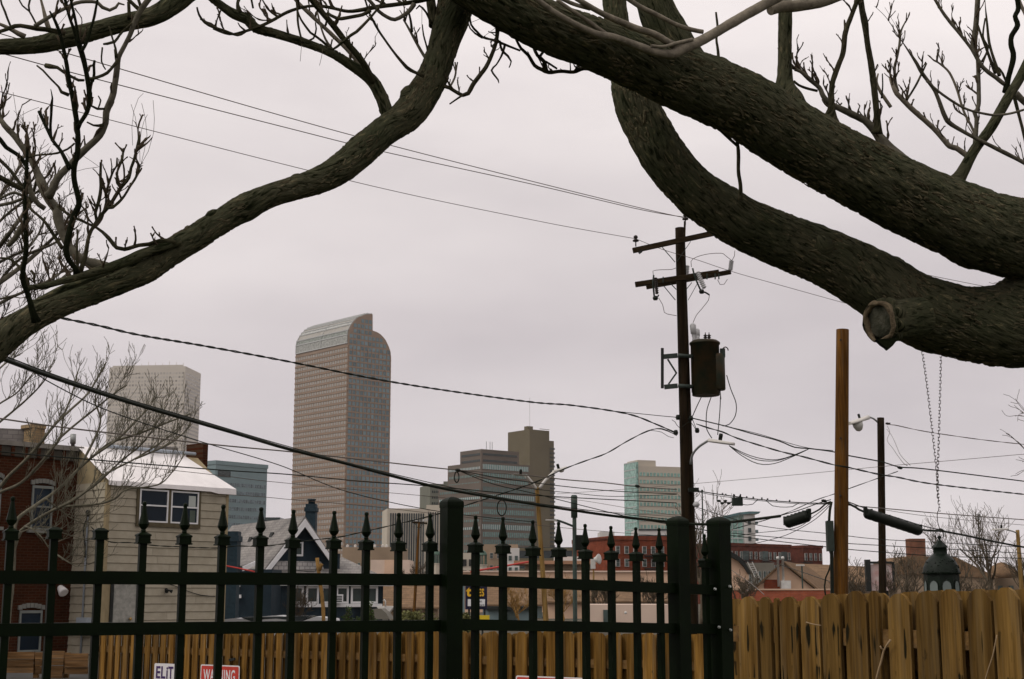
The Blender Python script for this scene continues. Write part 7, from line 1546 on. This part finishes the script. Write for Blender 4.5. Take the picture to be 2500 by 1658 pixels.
# left cluster
v1 = br([(188, 668, 20), (184, 655, 14), (168, 635, 14), (161, 610, 14), (168, 572, 14), (182, 525, 15), (193, 500, 15), (190, 478, 14), (181, 440, 14), (181, 406, 15), (189, 373, 14), (190, 319, 13), (184, 276, 13), (176, 232, 13), (169, 200, 12), (163, 160, 11), (155, 120, 10), (146, 80, 9), (131, 44, 7), (121, 27, 4)], -.2, -.35, 'bark_dark', .12)
v2 = br([(190, 312, 13), (196, 300, 11), (208, 282, 11), (216, 262, 12), (218, 225, 13), (211, 178, 12), (203, 142, 13), (190, 100, 14), (182, 75, 10), (172, 50, 8), (162, 12, 8), (156, -15, 7)], -.3, -.4, 'bark_dark', .1)
br([(198, 128, 9), (212, 102, 8), (222, 70, 7), (230, 42, 7), (236, 10, 6), (240, -12, 6)], -.4, -.4, 'bark_dark', .1); br([(192, 105, 8), (188, 70, 7), (182, 40, 7), (175, 10, 6), (170, -12, 6)], -.4, -.45, 'bark_dark', .1)
v3 = br([(118, 478, 26), (125, 470, 20), (140, 436, 18), (168, 407, 17), (191, 382, 17), (217, 357, 17), (244, 331, 16), (258, 300, 16), (259, 275, 17), (275, 235, 16), (281, 205, 14), (286, 165, 14), (290, 140, 12), (304, 112, 12), (318, 85, 12), (330, 52, 13), (343, 26, 14), (366, -6, 14), (385, -30, 14)], -.05, -.35, 'bark_grey', .12)
v4 = br([(170, 412, 12), (150, 371, 9), (130, 345, 9), (117, 319, 9), (106, 295, 9), (95, 272, 8)], -.3, -.2, 'bark_dark', .12); br([(124, 332, 8), (123, 305, 7), (125, 280, 6), (126, 255, 7), (128, 240, 4), (124, 218, 2)], -.2, -.2, 'bark_dark', .2)
br([(182, 350, 5), (165, 364, 5), (140, 374, 6), (120, 377, 5), (90, 379, 5), (70, 384, 5)], -.1, -.1)
v5 = br([(88, 785, 24), (82, 768, 17), (74, 740, 14), (66, 712, 14), (57, 690, 13), (56, 664, 13), (60, 640, 12), (64, 610, 13), (63, 545, 12), (62, 480, 12), (65, 417, 9), (67, 358, 6)], -.2, -.35, 'bark_dark', .12)
vg = br([(262, 652, 24), (235, 645, 24), (206, 637, 23), (183, 620, 22), (168, 600, 21), (156, 578, 21), (143, 540, 22), (138, 510, 23), (122, 490, 24), (105, 455, 24), (92, 425, 18), (80, 395, 16), (62, 370, 15), (35, 332, 15), (10, 305, 14), (0, 285, 9), (-2, 262, 6)], .25, .5, 'bark_grey', .12, 12)
f1 = br([(196, 664, 13), (202, 645, 12), (208, 627, 11), (217, 577, 9), (230, 551, 9), (250, 522, 9), (267, 503, 9), (280, 482, 9), (295, 458, 9), (314, 434, 9), (320, 410, 7), (327, 392, 7), (335, 358, 6), (341, 332, 6)], -.15, -.3)
f2 = br([(262, 508, 7), (275, 507, 7), (290, 494, 7), (304, 478, 6), (317, 456, 6), (328, 440, 6), (337, 424, 6), (341, 406, 5), (336, 396, 5)], -.25, -.3)
f3 = br([(236, 540, 7), (233, 520, 8), (241, 493, 8), (246, 462, 8), (245, 430, 8), (246, 410, 7), (246, 396, 6)], -.2, -.25, 'bark_mid', .25)
f4 = br([(258, 505, 6), (260, 471, 6), (268, 440, 6), (278, 416, 5), (285, 405, 6), (286, 385, 4)], -.2, -.25, 'bark_mid', .25); f5 = br([(294, 458, 7), (286, 448, 6), (287, 417, 6), (294, 400, 6), (299, 385, 6), (302, 362, 4)], -.25, -.25, 'bark_mid', .25)
wv = br([(430, 592, 13), (393, 588, 12), (365, 596, 11), (339, 599, 10), (304, 609, 10), (285, 605, 10), (272, 590, 10), (264, 580, 10), (250, 566, 8), (236, 556, 7), (214, 546, 7), (196, 537, 7), (175, 529, 7), (155, 515, 6), (139, 503, 5)], -.1, .1)
br([(190, 664, 8), (189, 640, 7), (188, 600, 6), (190, 560, 4)], -.1, -.1); br([(152, 606, 11), (135, 580, 9), (112, 545, 8), (92, 525, 7), (75, 510, 7), (70, 485, 6)], .1, .2)
br([(-20, 322, 10), (0, 340, 11), (15, 360, 11), (40, 376, 10), (56, 392, 10), (68, 414, 9)], -.1, -.1, 'bark_dark'); br([(-30, 425, 14), (0, 434, 14), (30, 450, 14), (60, 463, 14)], .1, .1); br([(-20, 370, 9), (0, 391, 9), (26, 417, 9), (48, 446, 9), (56, 455, 8)], .15, .1)
br([(-20, 505, 9), (0, 501, 9), (33, 494, 8), (56, 484, 8)], .2, .1, 'bark_grey'); br([(60, 482, 8), (35, 470, 7), (0, 485, 6)], .2, .2, 'bark_grey')
br([(70, 530, 14), (50, 560, 15), (35, 585, 14), (20, 600, 12)], .2, .3, 'bark_grey'); br([(68, 420, 12), (75, 470, 14), (95, 500, 13), (110, 510, 13)], .2, .2, 'bark_grey')
br([(62, 700, 6), (72, 680, 8), (82, 690, 7), (84, 670, 7), (75, 660, 6)], -.25, -.25); br([(0, 630, 5), (25, 633, 6), (45, 650, 7), (55, 668, 6)], .1, 0)
# small boughs at top left
br([(160, 82, 14), (150, 79, 13), (110, 72, 12), (90, 70, 13), (50, 63, 11), (36, 64, 11), (10, 74, 9), (-20, 82, 9)], -.1, -.1); br([(85, 64, 10), (107, 50, 10), (130, 36, 9), (160, 20, 9), (185, 8, 9), (210, 4, 9), (238, 6, 9), (250, 18, 9), (268, 25, 8), (283, 18, 7), (290, 8, 6), (304, 12, 3)], -.15, -.2, 'bark_grey')
br([(62, 90, 14), (45, 82, 12), (20, 68, 9), (-10, 55, 8)], 0, 0, 'bark_pale'); br([(120, 72, 12), (114, 55, 12), (110, 40, 10), (104, 15, 7), (98, -8, 6)], 0, 0, 'bark_pale')
br([(25, 62, 6), (18, 45, 6), (12, 28, 6), (4, 10, 5), (0, -8, 5)], 0, 0); br([(90, 62, 5), (80, 42, 5), (72, 28, 5), (55, 14, 4), (45, -5, 4)], -.1, -.1); br([(72, 28, 5), (70, 14, 5), (75, -6, 5)], -.1, -.1)
br([(348, 30, 14), (330, 15, 10), (310, -5, 9)], -.3, -.3); br([(346, 22, 8), (340, 5, 7), (335, -10, 6)], -.3, -.3); br([(316, 45, 9), (315, 25, 8), (314, 5, 8)], 0, 0, 'bark_mid')
br([(288, 148, 10), (278, 160, 8), (262, 178, 8), (240, 188, 8), (218, 194, 9)], -.35, -.35); br([(218, 208, 6), (227, 198, 7), (230, 180, 7), (229, 160, 7), (231, 148, 6)], -.35, -.35, 'bark_dark', .25)
br([(205, 196, 6), (192, 196, 7), (176, 188, 7), (155, 176, 7), (140, 165, 8), (122, 162, 12), (112, 160, 12)], -.3, -.2); br([(168, 232, 9), (150, 225, 9), (143, 212, 7), (125, 194, 6), (105, 172, 5), (90, 160, 4)], -.25, -.2, 'bark_mid', .25)
br([(322, 57, 5), (305, 72, 5), (292, 86, 6), (280, 102, 7), (262, 107, 7), (252, 108, 5)], -.3, -.3)
br([(284, 140, 8), (282, 118, 6), (275, 95, 5), (266, 64, 4)], -.35, -.35, 'bark_mid', .3); br([(258, 170, 4), (248, 150, 4), (250, 116, 4)], -.35, -.35, 'bark_mid', .25)
br([(208, 262, 5), (222, 258, 5), (238, 266, 6), (256, 266, 6)], -.3, -.3); br([(240, 264, 4), (246, 245, 4), (240, 234, 3)], -.3, -.3); br([(252, 305, 8), (240, 307, 7), (228, 306, 5), (212, 298, 4)], -.2, -.2, 'bark_mid', .25)
# fine spurs
for k, (pth, n, Lr, r) in enumerate(((v1, 22, (.04, .13), .0055), (v2, 12, (.04, .12), .005), (v3, 12, (.04, .12), .005), (v4, 7, (.04, .1), .0045), (v5, 16, (.04, .16), .005), (f1, 16, (.05, .14), .005), (f2, 10, (.04, .1), .0045), (f3, 7, (.03, .07), .004), (f4, 7, (.03, .08), .004), (f5, 7, (.03, .08), .004), (wv, 8, (.04, .12), .0045), (vg, 26, (.06, .22), .005),
        (r1, 10, (.05, .14), .005), (r2, 8, (.05, .14), .005), (r3, 26, (.06, .24), .006), (r4, 18, (.05, .18), .005), (r5, 20, (.05, .17), .005), (r7, 15, (.05, .18), .0045), (r8, 14, (.05, .18), .0045), (r9, 12, (.04, .14), .0045), (r10, 13, (.04, .13), .0045),
        (u1_, 14, (.04, .12), .004), (u2_, 16, (.04, .12), .004), (t1_, 22, (.05, .16), .005), (t3_, 9, (.03, .12), .004), (t4_, 7, (.03, .1), .004), (g2, 6, (.06, .18), .005), (g3, 7, (.06, .18), .0045), (G_, 8, (.05, .16), .005), (C2, 10, (.05, .16), .005))):
    spurs(pth, n, Lr, r, 100 + k)
TW.build('twigs', M['twig'], TREE, kind='stuff')
HR = MB()                       # hair-thin whips
for pts in (((342, 395), (341, 360), (345, 320), (352, 295), (360, 280)), ((342, 410), (352, 370), (359, 330), (355, 290), (346, 252)), ((344, 402), (362, 370), (375, 325), (377, 290), (374, 245)), ((338, 330), (330, 285), (320, 255)), ((324, 355), (322, 310), (327, 270), (338, 240), (350, 228)), ((48, 345), (42, 290), (32, 225)), ((95, 262), (70, 272), (52, 282)), ((40, 300), (42, 330), (48, 350)),
            ((180, 420), (210, 412), (240, 408)), ((205, 382), (225, 395), (243, 408)), ((133, 72), (160, 40), (180, 0)), ((2165, 45), (2200, 98), (2228, 140)), ((2160, 18), (2185, 60), (2208, 110)), ((1150, 55), (1175, 45)), ((1180, 90), (1205, 72), (1212, 66)), ((1900, 0), (1905, 60), (1920, 90)), ((737, 106), (735, 125), (733, 150)), ((788, 118), (785, 140), (780, 160)), ((1030, 20), (1030, 60))):
    q = [p3(x, y, 1.1, -.25) for x, y in pts]; c = crom(q, .05); HR.tube([Vector(p[:3]) for p in c], [p[3] for p in c], 4)
HR.build('whips', M['twig'], TREE, kind='stuff')

# ------------------------------------------------------------------ other bare trees and shrubs
def grow(mb, p, dr, L_, r, rnd, lvl, maxl, up=.25, wob=.22, nb=(3, 5), spread=.8, rmin=.003):
    n = 7 if lvl < maxl else 4; pts = [p]; rs = [r]; dcur = dr.normalized(); kids = []
    for k in range(n):
        dcur = (dcur + Vector((rnd.uniform(-wob, wob), rnd.uniform(-wob, wob), rnd.uniform(-wob, wob) + up * .25))).normalized()
        pts.append(pts[-1] + dcur * (L_ / n)); rs.append(max(rmin, r * (1 - .6 * (k + 1) / n)))
        if k >= 1 and lvl < maxl: kids.append((len(pts) - 1, dcur.copy()))
    mb.tube(pts, rs, 6 if r > .02 else 4, cap=False)
    if lvl < maxl:
        for i in range(rnd.randint(*nb)):
            j, dd = rnd.choice(kids); side = Vector((rnd.uniform(-1, 1), rnd.uniform(-1, 1), rnd.uniform(-.3, 1))).normalized()
            grow(mb, pts[j], (dd + side * spread).normalized(), L_ * rnd.uniform(.4, .75), max(rmin, rs[j] * .62), rnd, lvl + 1, maxl, up, wob, nb, spread, rmin)
def bare_tree(name, label, px, Y, ytop, seed, spread=.8, stems=1, rtrunk=.16, maxl=4, m='twig_far', rmin=.012, group=None, nb=(3, 5), limbs=5, cat='tree', lean=0.0):
    rnd = random.Random(seed); a = at(px, 1455, Y); H = at(px, ytop, Y).z; th = thing(name, label, cat, Vector((a.x, Y, 0)), group)
    base = Vector((a.x, Y, 0)); tr = MB(); hT = H * .36
    tp = [base, base + Vector((lean * hT * .4 + .1, 0, hT * .5)), base + Vector((lean * hT, 0, hT))]
    tr.tube([Vector(p) for p in crom([tuple(p) for p in tp], .3)], rtrunk, 8, rough=.1, freq=3); tr.build('trunk', M[m], th)
    mb = MB()
    for k in range(limbs):
        an = rnd.uniform(0, 6.28); dr = Vector((math.cos(an) * rnd.uniform(.3, 1) * spread, math.sin(an) * .7 * spread, rnd.uniform(.55, 1.1)))
        grow(mb, tp[2] - UP * rnd.uniform(0, hT * .35), dr, H * rnd.uniform(.32, .5), rtrunk * .6, rnd, 1, maxl, .3, .25, nb, .85, rmin)
    mb.build('crown', M[m], th); return th
bare_tree('bare_tree', 'wide bare tree behind the lantern at right, left of the hip house chimney', 2420, 100, 1262, 5, 1.0, limbs=7, nb=(3, 5))
bare_tree('bare_tree', 'bare twiggy tree right behind the lantern dome', 2330, 120, 1275, 9, 1.0, limbs=6)
bare_tree('bare_tree', 'bare tree at the right picture edge behind the yellow lamp pole', 2500, 80, 1300, 14, .8, limbs=5, rmin=.009)
bare_tree('bare_tree', 'bare tree between the lamp pole and the lantern', 2215, 95, 1330, 18, .9, limbs=6)
bare_tree('bare_tree', 'bare brown tree between the utility pole and the last iron post', 1712, 88, 1215, 23, .55, limbs=6, nb=(3, 4), rmin=.011)
bare_tree('bare_shrub', 'tangled bare shrub left of the billboard behind the brown pole', 2095, 90, 1385, 31, 1.1, limbs=8, rtrunk=.08, cat='shrub', rmin=.011)
bare_tree('bare_shrub', 'tangled bare shrub right of the billboard under the lantern trees', 2190, 85, 1395, 32, 1.2, limbs=8, rtrunk=.08, cat='shrub', rmin=.011)
bare_tree('bare_shrub', 'grey brown scrub below the dark arch band', 1815, 92, 1400, 37, 1.1, limbs=8, rtrunk=.07, cat='shrub', rmin=.011)
bare_tree('bare_shrub', 'loose brown shrub on the long brown store roof line left of the leaning lamp pole', 1262, 75, 1425, 41, 1.1, limbs=8, rtrunk=.05, cat='shrub', m='yellow_bark', rmin=.007)
bare_tree('bare_shrub', 'brown shrub right of the leaning double lamp pole', 1372, 78, 1415, 43, 1.0, limbs=8, rtrunk=.05, cat='shrub', m='yellow_bark', rmin=.007)
bare_tree('bare_shrub', 'twiggy brown shrub in front of the olive roof behind the gate', 1470, 95, 1415, 47, 1.3, limbs=9, rtrunk=.06, cat='shrub', rmin=.011)
bare_tree('bare_shrub', 'low grey shrub over the pale garage behind the gate', 1590, 95, 1420, 48, 1.3, limbs=9, rtrunk=.06, cat='shrub', rmin=.011)
bare_tree('bare_shrub', 'thin bare bush before the windows of the blue bungalow', 735, 52, 1440, 53, .9, limbs=7, rtrunk=.025, cat='shrub', m='twig', rmin=.005)
bare_tree('bare_shrub', 'bare dark bush against the peach box left of the gate post', 995, 120, 1375, 57, .9, limbs=6, rtrunk=.07, cat='shrub', m='twig', rmin=.013)
bare_tree('bare_shrub', 'scrubby bushes line below the hip house at far right', 2380, 70, 1390, 61, 1.3, limbs=9, rtrunk=.05, cat='shrub', rmin=.009)
# twigs poking in from the right edge
th = thing('right_edge_tree', 'bare twigs poking in at the right edge below the big lower limb', 'tree', Vector((at(2700, 1455, 26).x, 26, 0)))
bx = at(2700, 1455, 26); mb = MB(); mb.tube([Vector((bx.x, 26, 0)), Vector((bx.x, 26, 2.5)), Vector((bx.x - .2, 26, 5.5)), Vector((bx.x - .3, 26, 9))], [.2, .17, .12, .05], 8, rough=.1, freq=3); mb.build('trunk', M['twig_far'], th)
mb = MB(); rnd = random.Random(8)
for pts, r in ((((2690, 1200), (2600, 1150), (2520, 1110), (2490, 1085), (2470, 1066), (2456, 1058)), .02), (((2690, 1080), (2600, 1040), (2530, 1020), (2490, 1005)), .016), (((2640, 720), (2570, 700), (2500, 685), (2478, 678), (2455, 672)), .016), (((2640, 1150), (2560, 1135), (2510, 1128), (2480, 1122)), .012)):
    c = [Vector(p) for p in crom([tuple(at(x, y, 26)) for x, y in pts], .1)]; mb.tube(c, [max(.004, r * (1 - .75 * k / len(c))) for k in range(len(c))], 5)
    for k in range(9): i = rnd.randint(len(c) // 3, len(c) - 2); grow(mb, c[i], (c[i + 1] - c[i]).normalized() + Vector((rnd.uniform(-.5, .5), rnd.uniform(-.5, .5), rnd.uniform(-.6, .8))), rnd.uniform(.2, .45), .006, rnd, 2, 3, .1, .3, (1, 2), .8, .004)
mb.build('twigs', M['twig'], th, kind='stuff')
# shrub in front of the brick house, main stems traced, twigs grown
M['shrub_bark'] = mat('greenish_grey_bark', (.13, .12, .085), .9, .35, 8)
YSH = 38.0; b0 = at(20, 1455, YSH); th = thing('bare_shrub_tree', 'spreading bare small tree in front of the brick house and the tan house', 'tree', Vector((b0.x, YSH, 0)))
mb = MB(); q = [tuple(Vector((b0.x, YSH, 0))) , tuple(at(30, 1400, YSH)), tuple(at(33, 1335, YSH)), tuple(at(48, 1298, YSH))]; mb.tube([Vector(p) for p in crom(q, .15)], .075, 9, rough=.1, freq=4); mb.build('trunk', M['shrub_bark'], th)
rnd = random.Random(77); tw = MB()
stems = [([(33, 1330), (51, 1296), (107, 1258), (153, 1235), (186, 1217), (230, 1184), (262, 1155), (330, 1120), (400, 1075), (440, 1040)], 7), ([(36, 1318), (41, 1270), (90, 1232), (143, 1194), (194, 1143), (230, 1112), (268, 1082), (332, 1061), (400, 1035), (465, 1010)], 8),
    ([(-30, 1222), (0, 1202), (51, 1179), (97, 1133), (128, 1094), (148, 1066), (156, 1015), (175, 965), (190, 908)], 7), ([(-30, 1215), (0, 1189), (26, 1158), (64, 1122), (102, 1077), (133, 1038), (173, 1000), (215, 960), (248, 905), (258, 888)], 8), ([(140, 1238), (179, 1235), (242, 1230), (281, 1217), (306, 1196), (350, 1190), (395, 1179), (430, 1140), (452, 1108)], 5),
    ([(120, 1250), (163, 1227), (230, 1186), (293, 1128), (340, 1090), (372, 1050), (395, 1010), (410, 985)], 5), ([(112, 1217), (140, 1240), (173, 1265), (214, 1281), (230, 1280)], 3.5), ([(60, 1285), (77, 1291), (100, 1310), (122, 1342)], 4), ([(50, 1300), (100, 1285), (150, 1300), (205, 1318)], 3), ([(140, 1355), (160, 1368), (180, 1380), (192, 1384)], 3.5),
    ([(-30, 1010), (0, 985), (40, 960), (70, 925), (95, 892)], 4), ([(-30, 1055), (0, 1030), (60, 980), (100, 940), (125, 905)], 5), ([(-20, 920), (10, 890), (40, 870), (55, 862)], 4), ([(145, 1070), (180, 1040), (230, 1000), (280, 960), (310, 940)], 5), ([(230, 1112), (290, 1070), (330, 1030), (360, 1000), (375, 978)], 5), ([(330, 1120), (380, 1100), (420, 1080), (455, 1050), (466, 1030)], 4), ([(194, 1143), (236, 1060), (245, 1020), (232, 980), (240, 940)], 5)]
for pts, d_ in stems:
    q = []
    for k, (x, y) in enumerate(pts): p = at(x, y, YSH + .6 * math.sin(k * .7 + pts[0][0])); q.append((p.x, p.y, p.z, pxm(YSH) * d_ * .66 * (1 - .72 * k / len(pts))))
    c = crom(q, .12); m2 = MB(); m2.tube([Vector(p[:3]) for p in c], [max(.007, p[3]) for p in c], 7, rough=.12, freq=6); m2.build('branch', M['shrub_bark'], th)
    for k in range(len(c) // 3 + 7):
        i = rnd.randint(len(c) // 4, len(c) - 2); tan = (Vector(c[i + 1][:3]) - Vector(c[i][:3])).normalized()
        grow(tw, Vector(c[i][:3]), tan * .8 + Vector((rnd.uniform(-.6, .6), rnd.uniform(-.6, .6), rnd.uniform(-.1, 1))), rnd.uniform(.35, .95), .011, rnd, 2, 4, .35, .22, (2, 3), .75, .0058)
tw.build('twigs', M['shrub_bark'], th, kind='stuff')
# grey tree behind the left edge: dense twigs between the limbs
bt = at(-260, 1455, 15); th = thing('grey_background_tree', 'dense grey twiggy tree behind the foreground limbs at the left edge', 'tree', Vector((bt.x, 15, 0)))
mb = MB(); mb.tube([Vector(p) for p in crom([(bt.x, 15, 0), (bt.x, 15, 2), (bt.x + .2, 15, 4)], .3)], .17, 10, rough=.1, freq=4); mb.build('trunk', M['bark_grey'], th)
rnd = random.Random(21); tw = MB()
for pts, d_ in (([(-200, 900), (-120, 800), (-40, 720), (40, 660), (110, 600), (150, 560)], 16), ([(-200, 860), (-100, 740), (-30, 640), (30, 560), (70, 500), (90, 440)], 16), ([(-200, 840), (-130, 700), (-60, 580), (0, 480), (40, 420), (60, 380)], 14), ([(-180, 880), (-80, 790), (20, 730), (90, 700), (140, 672), (165, 650)], 10), ([(-180, 860), (-60, 760), (40, 640), (120, 600), (140, 590), (165, 570)], 9), ([(-160, 780), (-60, 690), (0, 640), (60, 610), (95, 570), (110, 530)], 10), ([(-200, 900), (-100, 850), (-20, 790), (60, 760), (110, 745)], 9), ([(-150, 740), (-60, 620), (0, 540), (60, 490), (95, 465), (110, 445)], 9), ([(-150, 780), (-40, 740), (40, 720), (120, 690), (150, 680), (180, 660)], 7)):
    q = []
    for k, (x, y) in enumerate(pts): p = at(x, y, 15 + .5 * math.sin(k + y)); q.append((p.x, p.y, p.z, pxm(15) * d_ / 2 * (1 - .6 * k / len(pts))))
    c = crom(q, .08); m2 = MB(); m2.tube([Vector(p[:3]) for p in c], [max(.004, p[3]) for p in c], 8, rough=.12, freq=8); m2.build('branch', M['bark_grey'], th)
    for k in range(13):
        i = rnd.randint(len(c) // 3, len(c) - 2); tan = (Vector(c[i + 1][:3]) - Vector(c[i][:3])).normalized()
        grow(tw, Vector(c[i][:3]), tan * .6 + Vector((rnd.uniform(-.5, .8), rnd.uniform(-.5, .5), rnd.uniform(-.3, .9))), rnd.uniform(.2, .42), .007, rnd, 2, 4, .25, .28, (2, 4), .8, .0026)
tw.build('twigs', M['twig'], th, kind='stuff')
# leafy shrubs
M['leaf_pale'] = mat('pale_green_leaf', (.16, .155, .055), .7, .4, 4, col2=(.09, .10, .035)); M['leaf_green'] = mat('green_leaf', (.05, .085, .02), .6, .4, 4)
def leafy(name, label, x0, x1, ytop, Y, seed, m, nleaf, size, ybot=1530):
    rnd = random.Random(seed); a, b = at(x0, ytop, Y), at(x1, ytop, Y); cx = (a.x + b.x) / 2; W = (b.x - a.x) / 2; H = a.z
    th = thing(name, label, 'shrub', Vector((cx, Y, 0))); st = MB(); tips = []
    for k in range(26):
        an = rnd.uniform(0, 6.28); ex = cx + math.cos(an) * W * rnd.uniform(.2, 1); ey = Y + math.sin(an) * W * .6 * rnd.uniform(.2, 1); ez = H * rnd.uniform(.6, 1.02) * (1 - .35 * abs(ex - cx) / W)
        st.tube([Vector((cx + rnd.uniform(-.1, .1) * W, Y, 0)), Vector(((cx + ex) / 2, (Y + ey) / 2, ez * .55)), Vector((ex, ey, ez))], [.02, .012, .005], 5); tips.append(Vector((ex, ey, ez)))
    st.build('stems', M['twig'], th); lf = MB()
    for k in range(nleaf):
        t = rnd.choice(tips); p = t + Vector((rnd.gauss(0, W * .16), rnd.gauss(0, W * .14), -abs(rnd.gauss(0, H * .25)) + rnd.uniform(0, .06))); p.z = max(.1, p.z)
        u = Vector((rnd.uniform(-1, 1), rnd.uniform(-1, 1), rnd.uniform(-.2, 1))).normalized(); v = u.cross(Vector((rnd.uniform(-1, 1), rnd.uniform(-1, 1), rnd.uniform(-1, 1)))).normalized(); s = size * rnd.uniform(.6, 1.4)
        i = len(lf.v); lf.v += [p, p + u * s * .5 + v * s * .25, p + u * s, p + u * s * .5 - v * s * .25]; lf.f.append((i, i + 1, i + 2, i + 3))
    lf.build('foliage', M[m], th, kind='stuff')
leafy('leafy_shrub', 'pale yellow green shrub behind the bars left of the gate post', 952, 1080, 1484, 46, 3, 'leaf_pale', 3800, .09)
leafy('leafy_shrub', 'end of the pale shrub showing right of the gate post', 1126, 1150, 1490, 47, 4, 'leaf_pale', 900, .09)
leafy('young_evergreen', 'small upright green plant in front of the bungalow porch', 838, 862, 1478, 48, 5, 'leaf_green', 500, .10)
leafy('young_evergreen', 'taller sprig of green leaves at the right end of the bungalow', 898, 918, 1462, 49, 6, 'leaf_green', 420, .10)
leafy('young_evergreen', 'dark low greenery under the right bungalow windows', 860, 900, 1497, 47, 7, 'leaf_green', 700, .10)
# ------------------------------------------------------------------ damp air between here and the towers
hz = bpy.data.materials.new('haze'); hz.use_nodes = True; nt = hz.node_tree; nt.nodes.clear()
o_ = nt.nodes.new('ShaderNodeOutputMaterial'); pv = nt.nodes.new('ShaderNodeVolumePrincipled'); pv.inputs['Color'].default_value = (.97, .95, .955, 1); pv.inputs['Density'].default_value = .00005; pv.inputs['Anisotropy'].default_value = .2
nt.links.new(pv.outputs[0], o_.inputs['Volume'])
mb = MB(); mb.box((-7000, -500, -1), (14000, 0, 0), (0, 9600, 0), UP * 300); mb.build('haze', hz, kind='stuff')
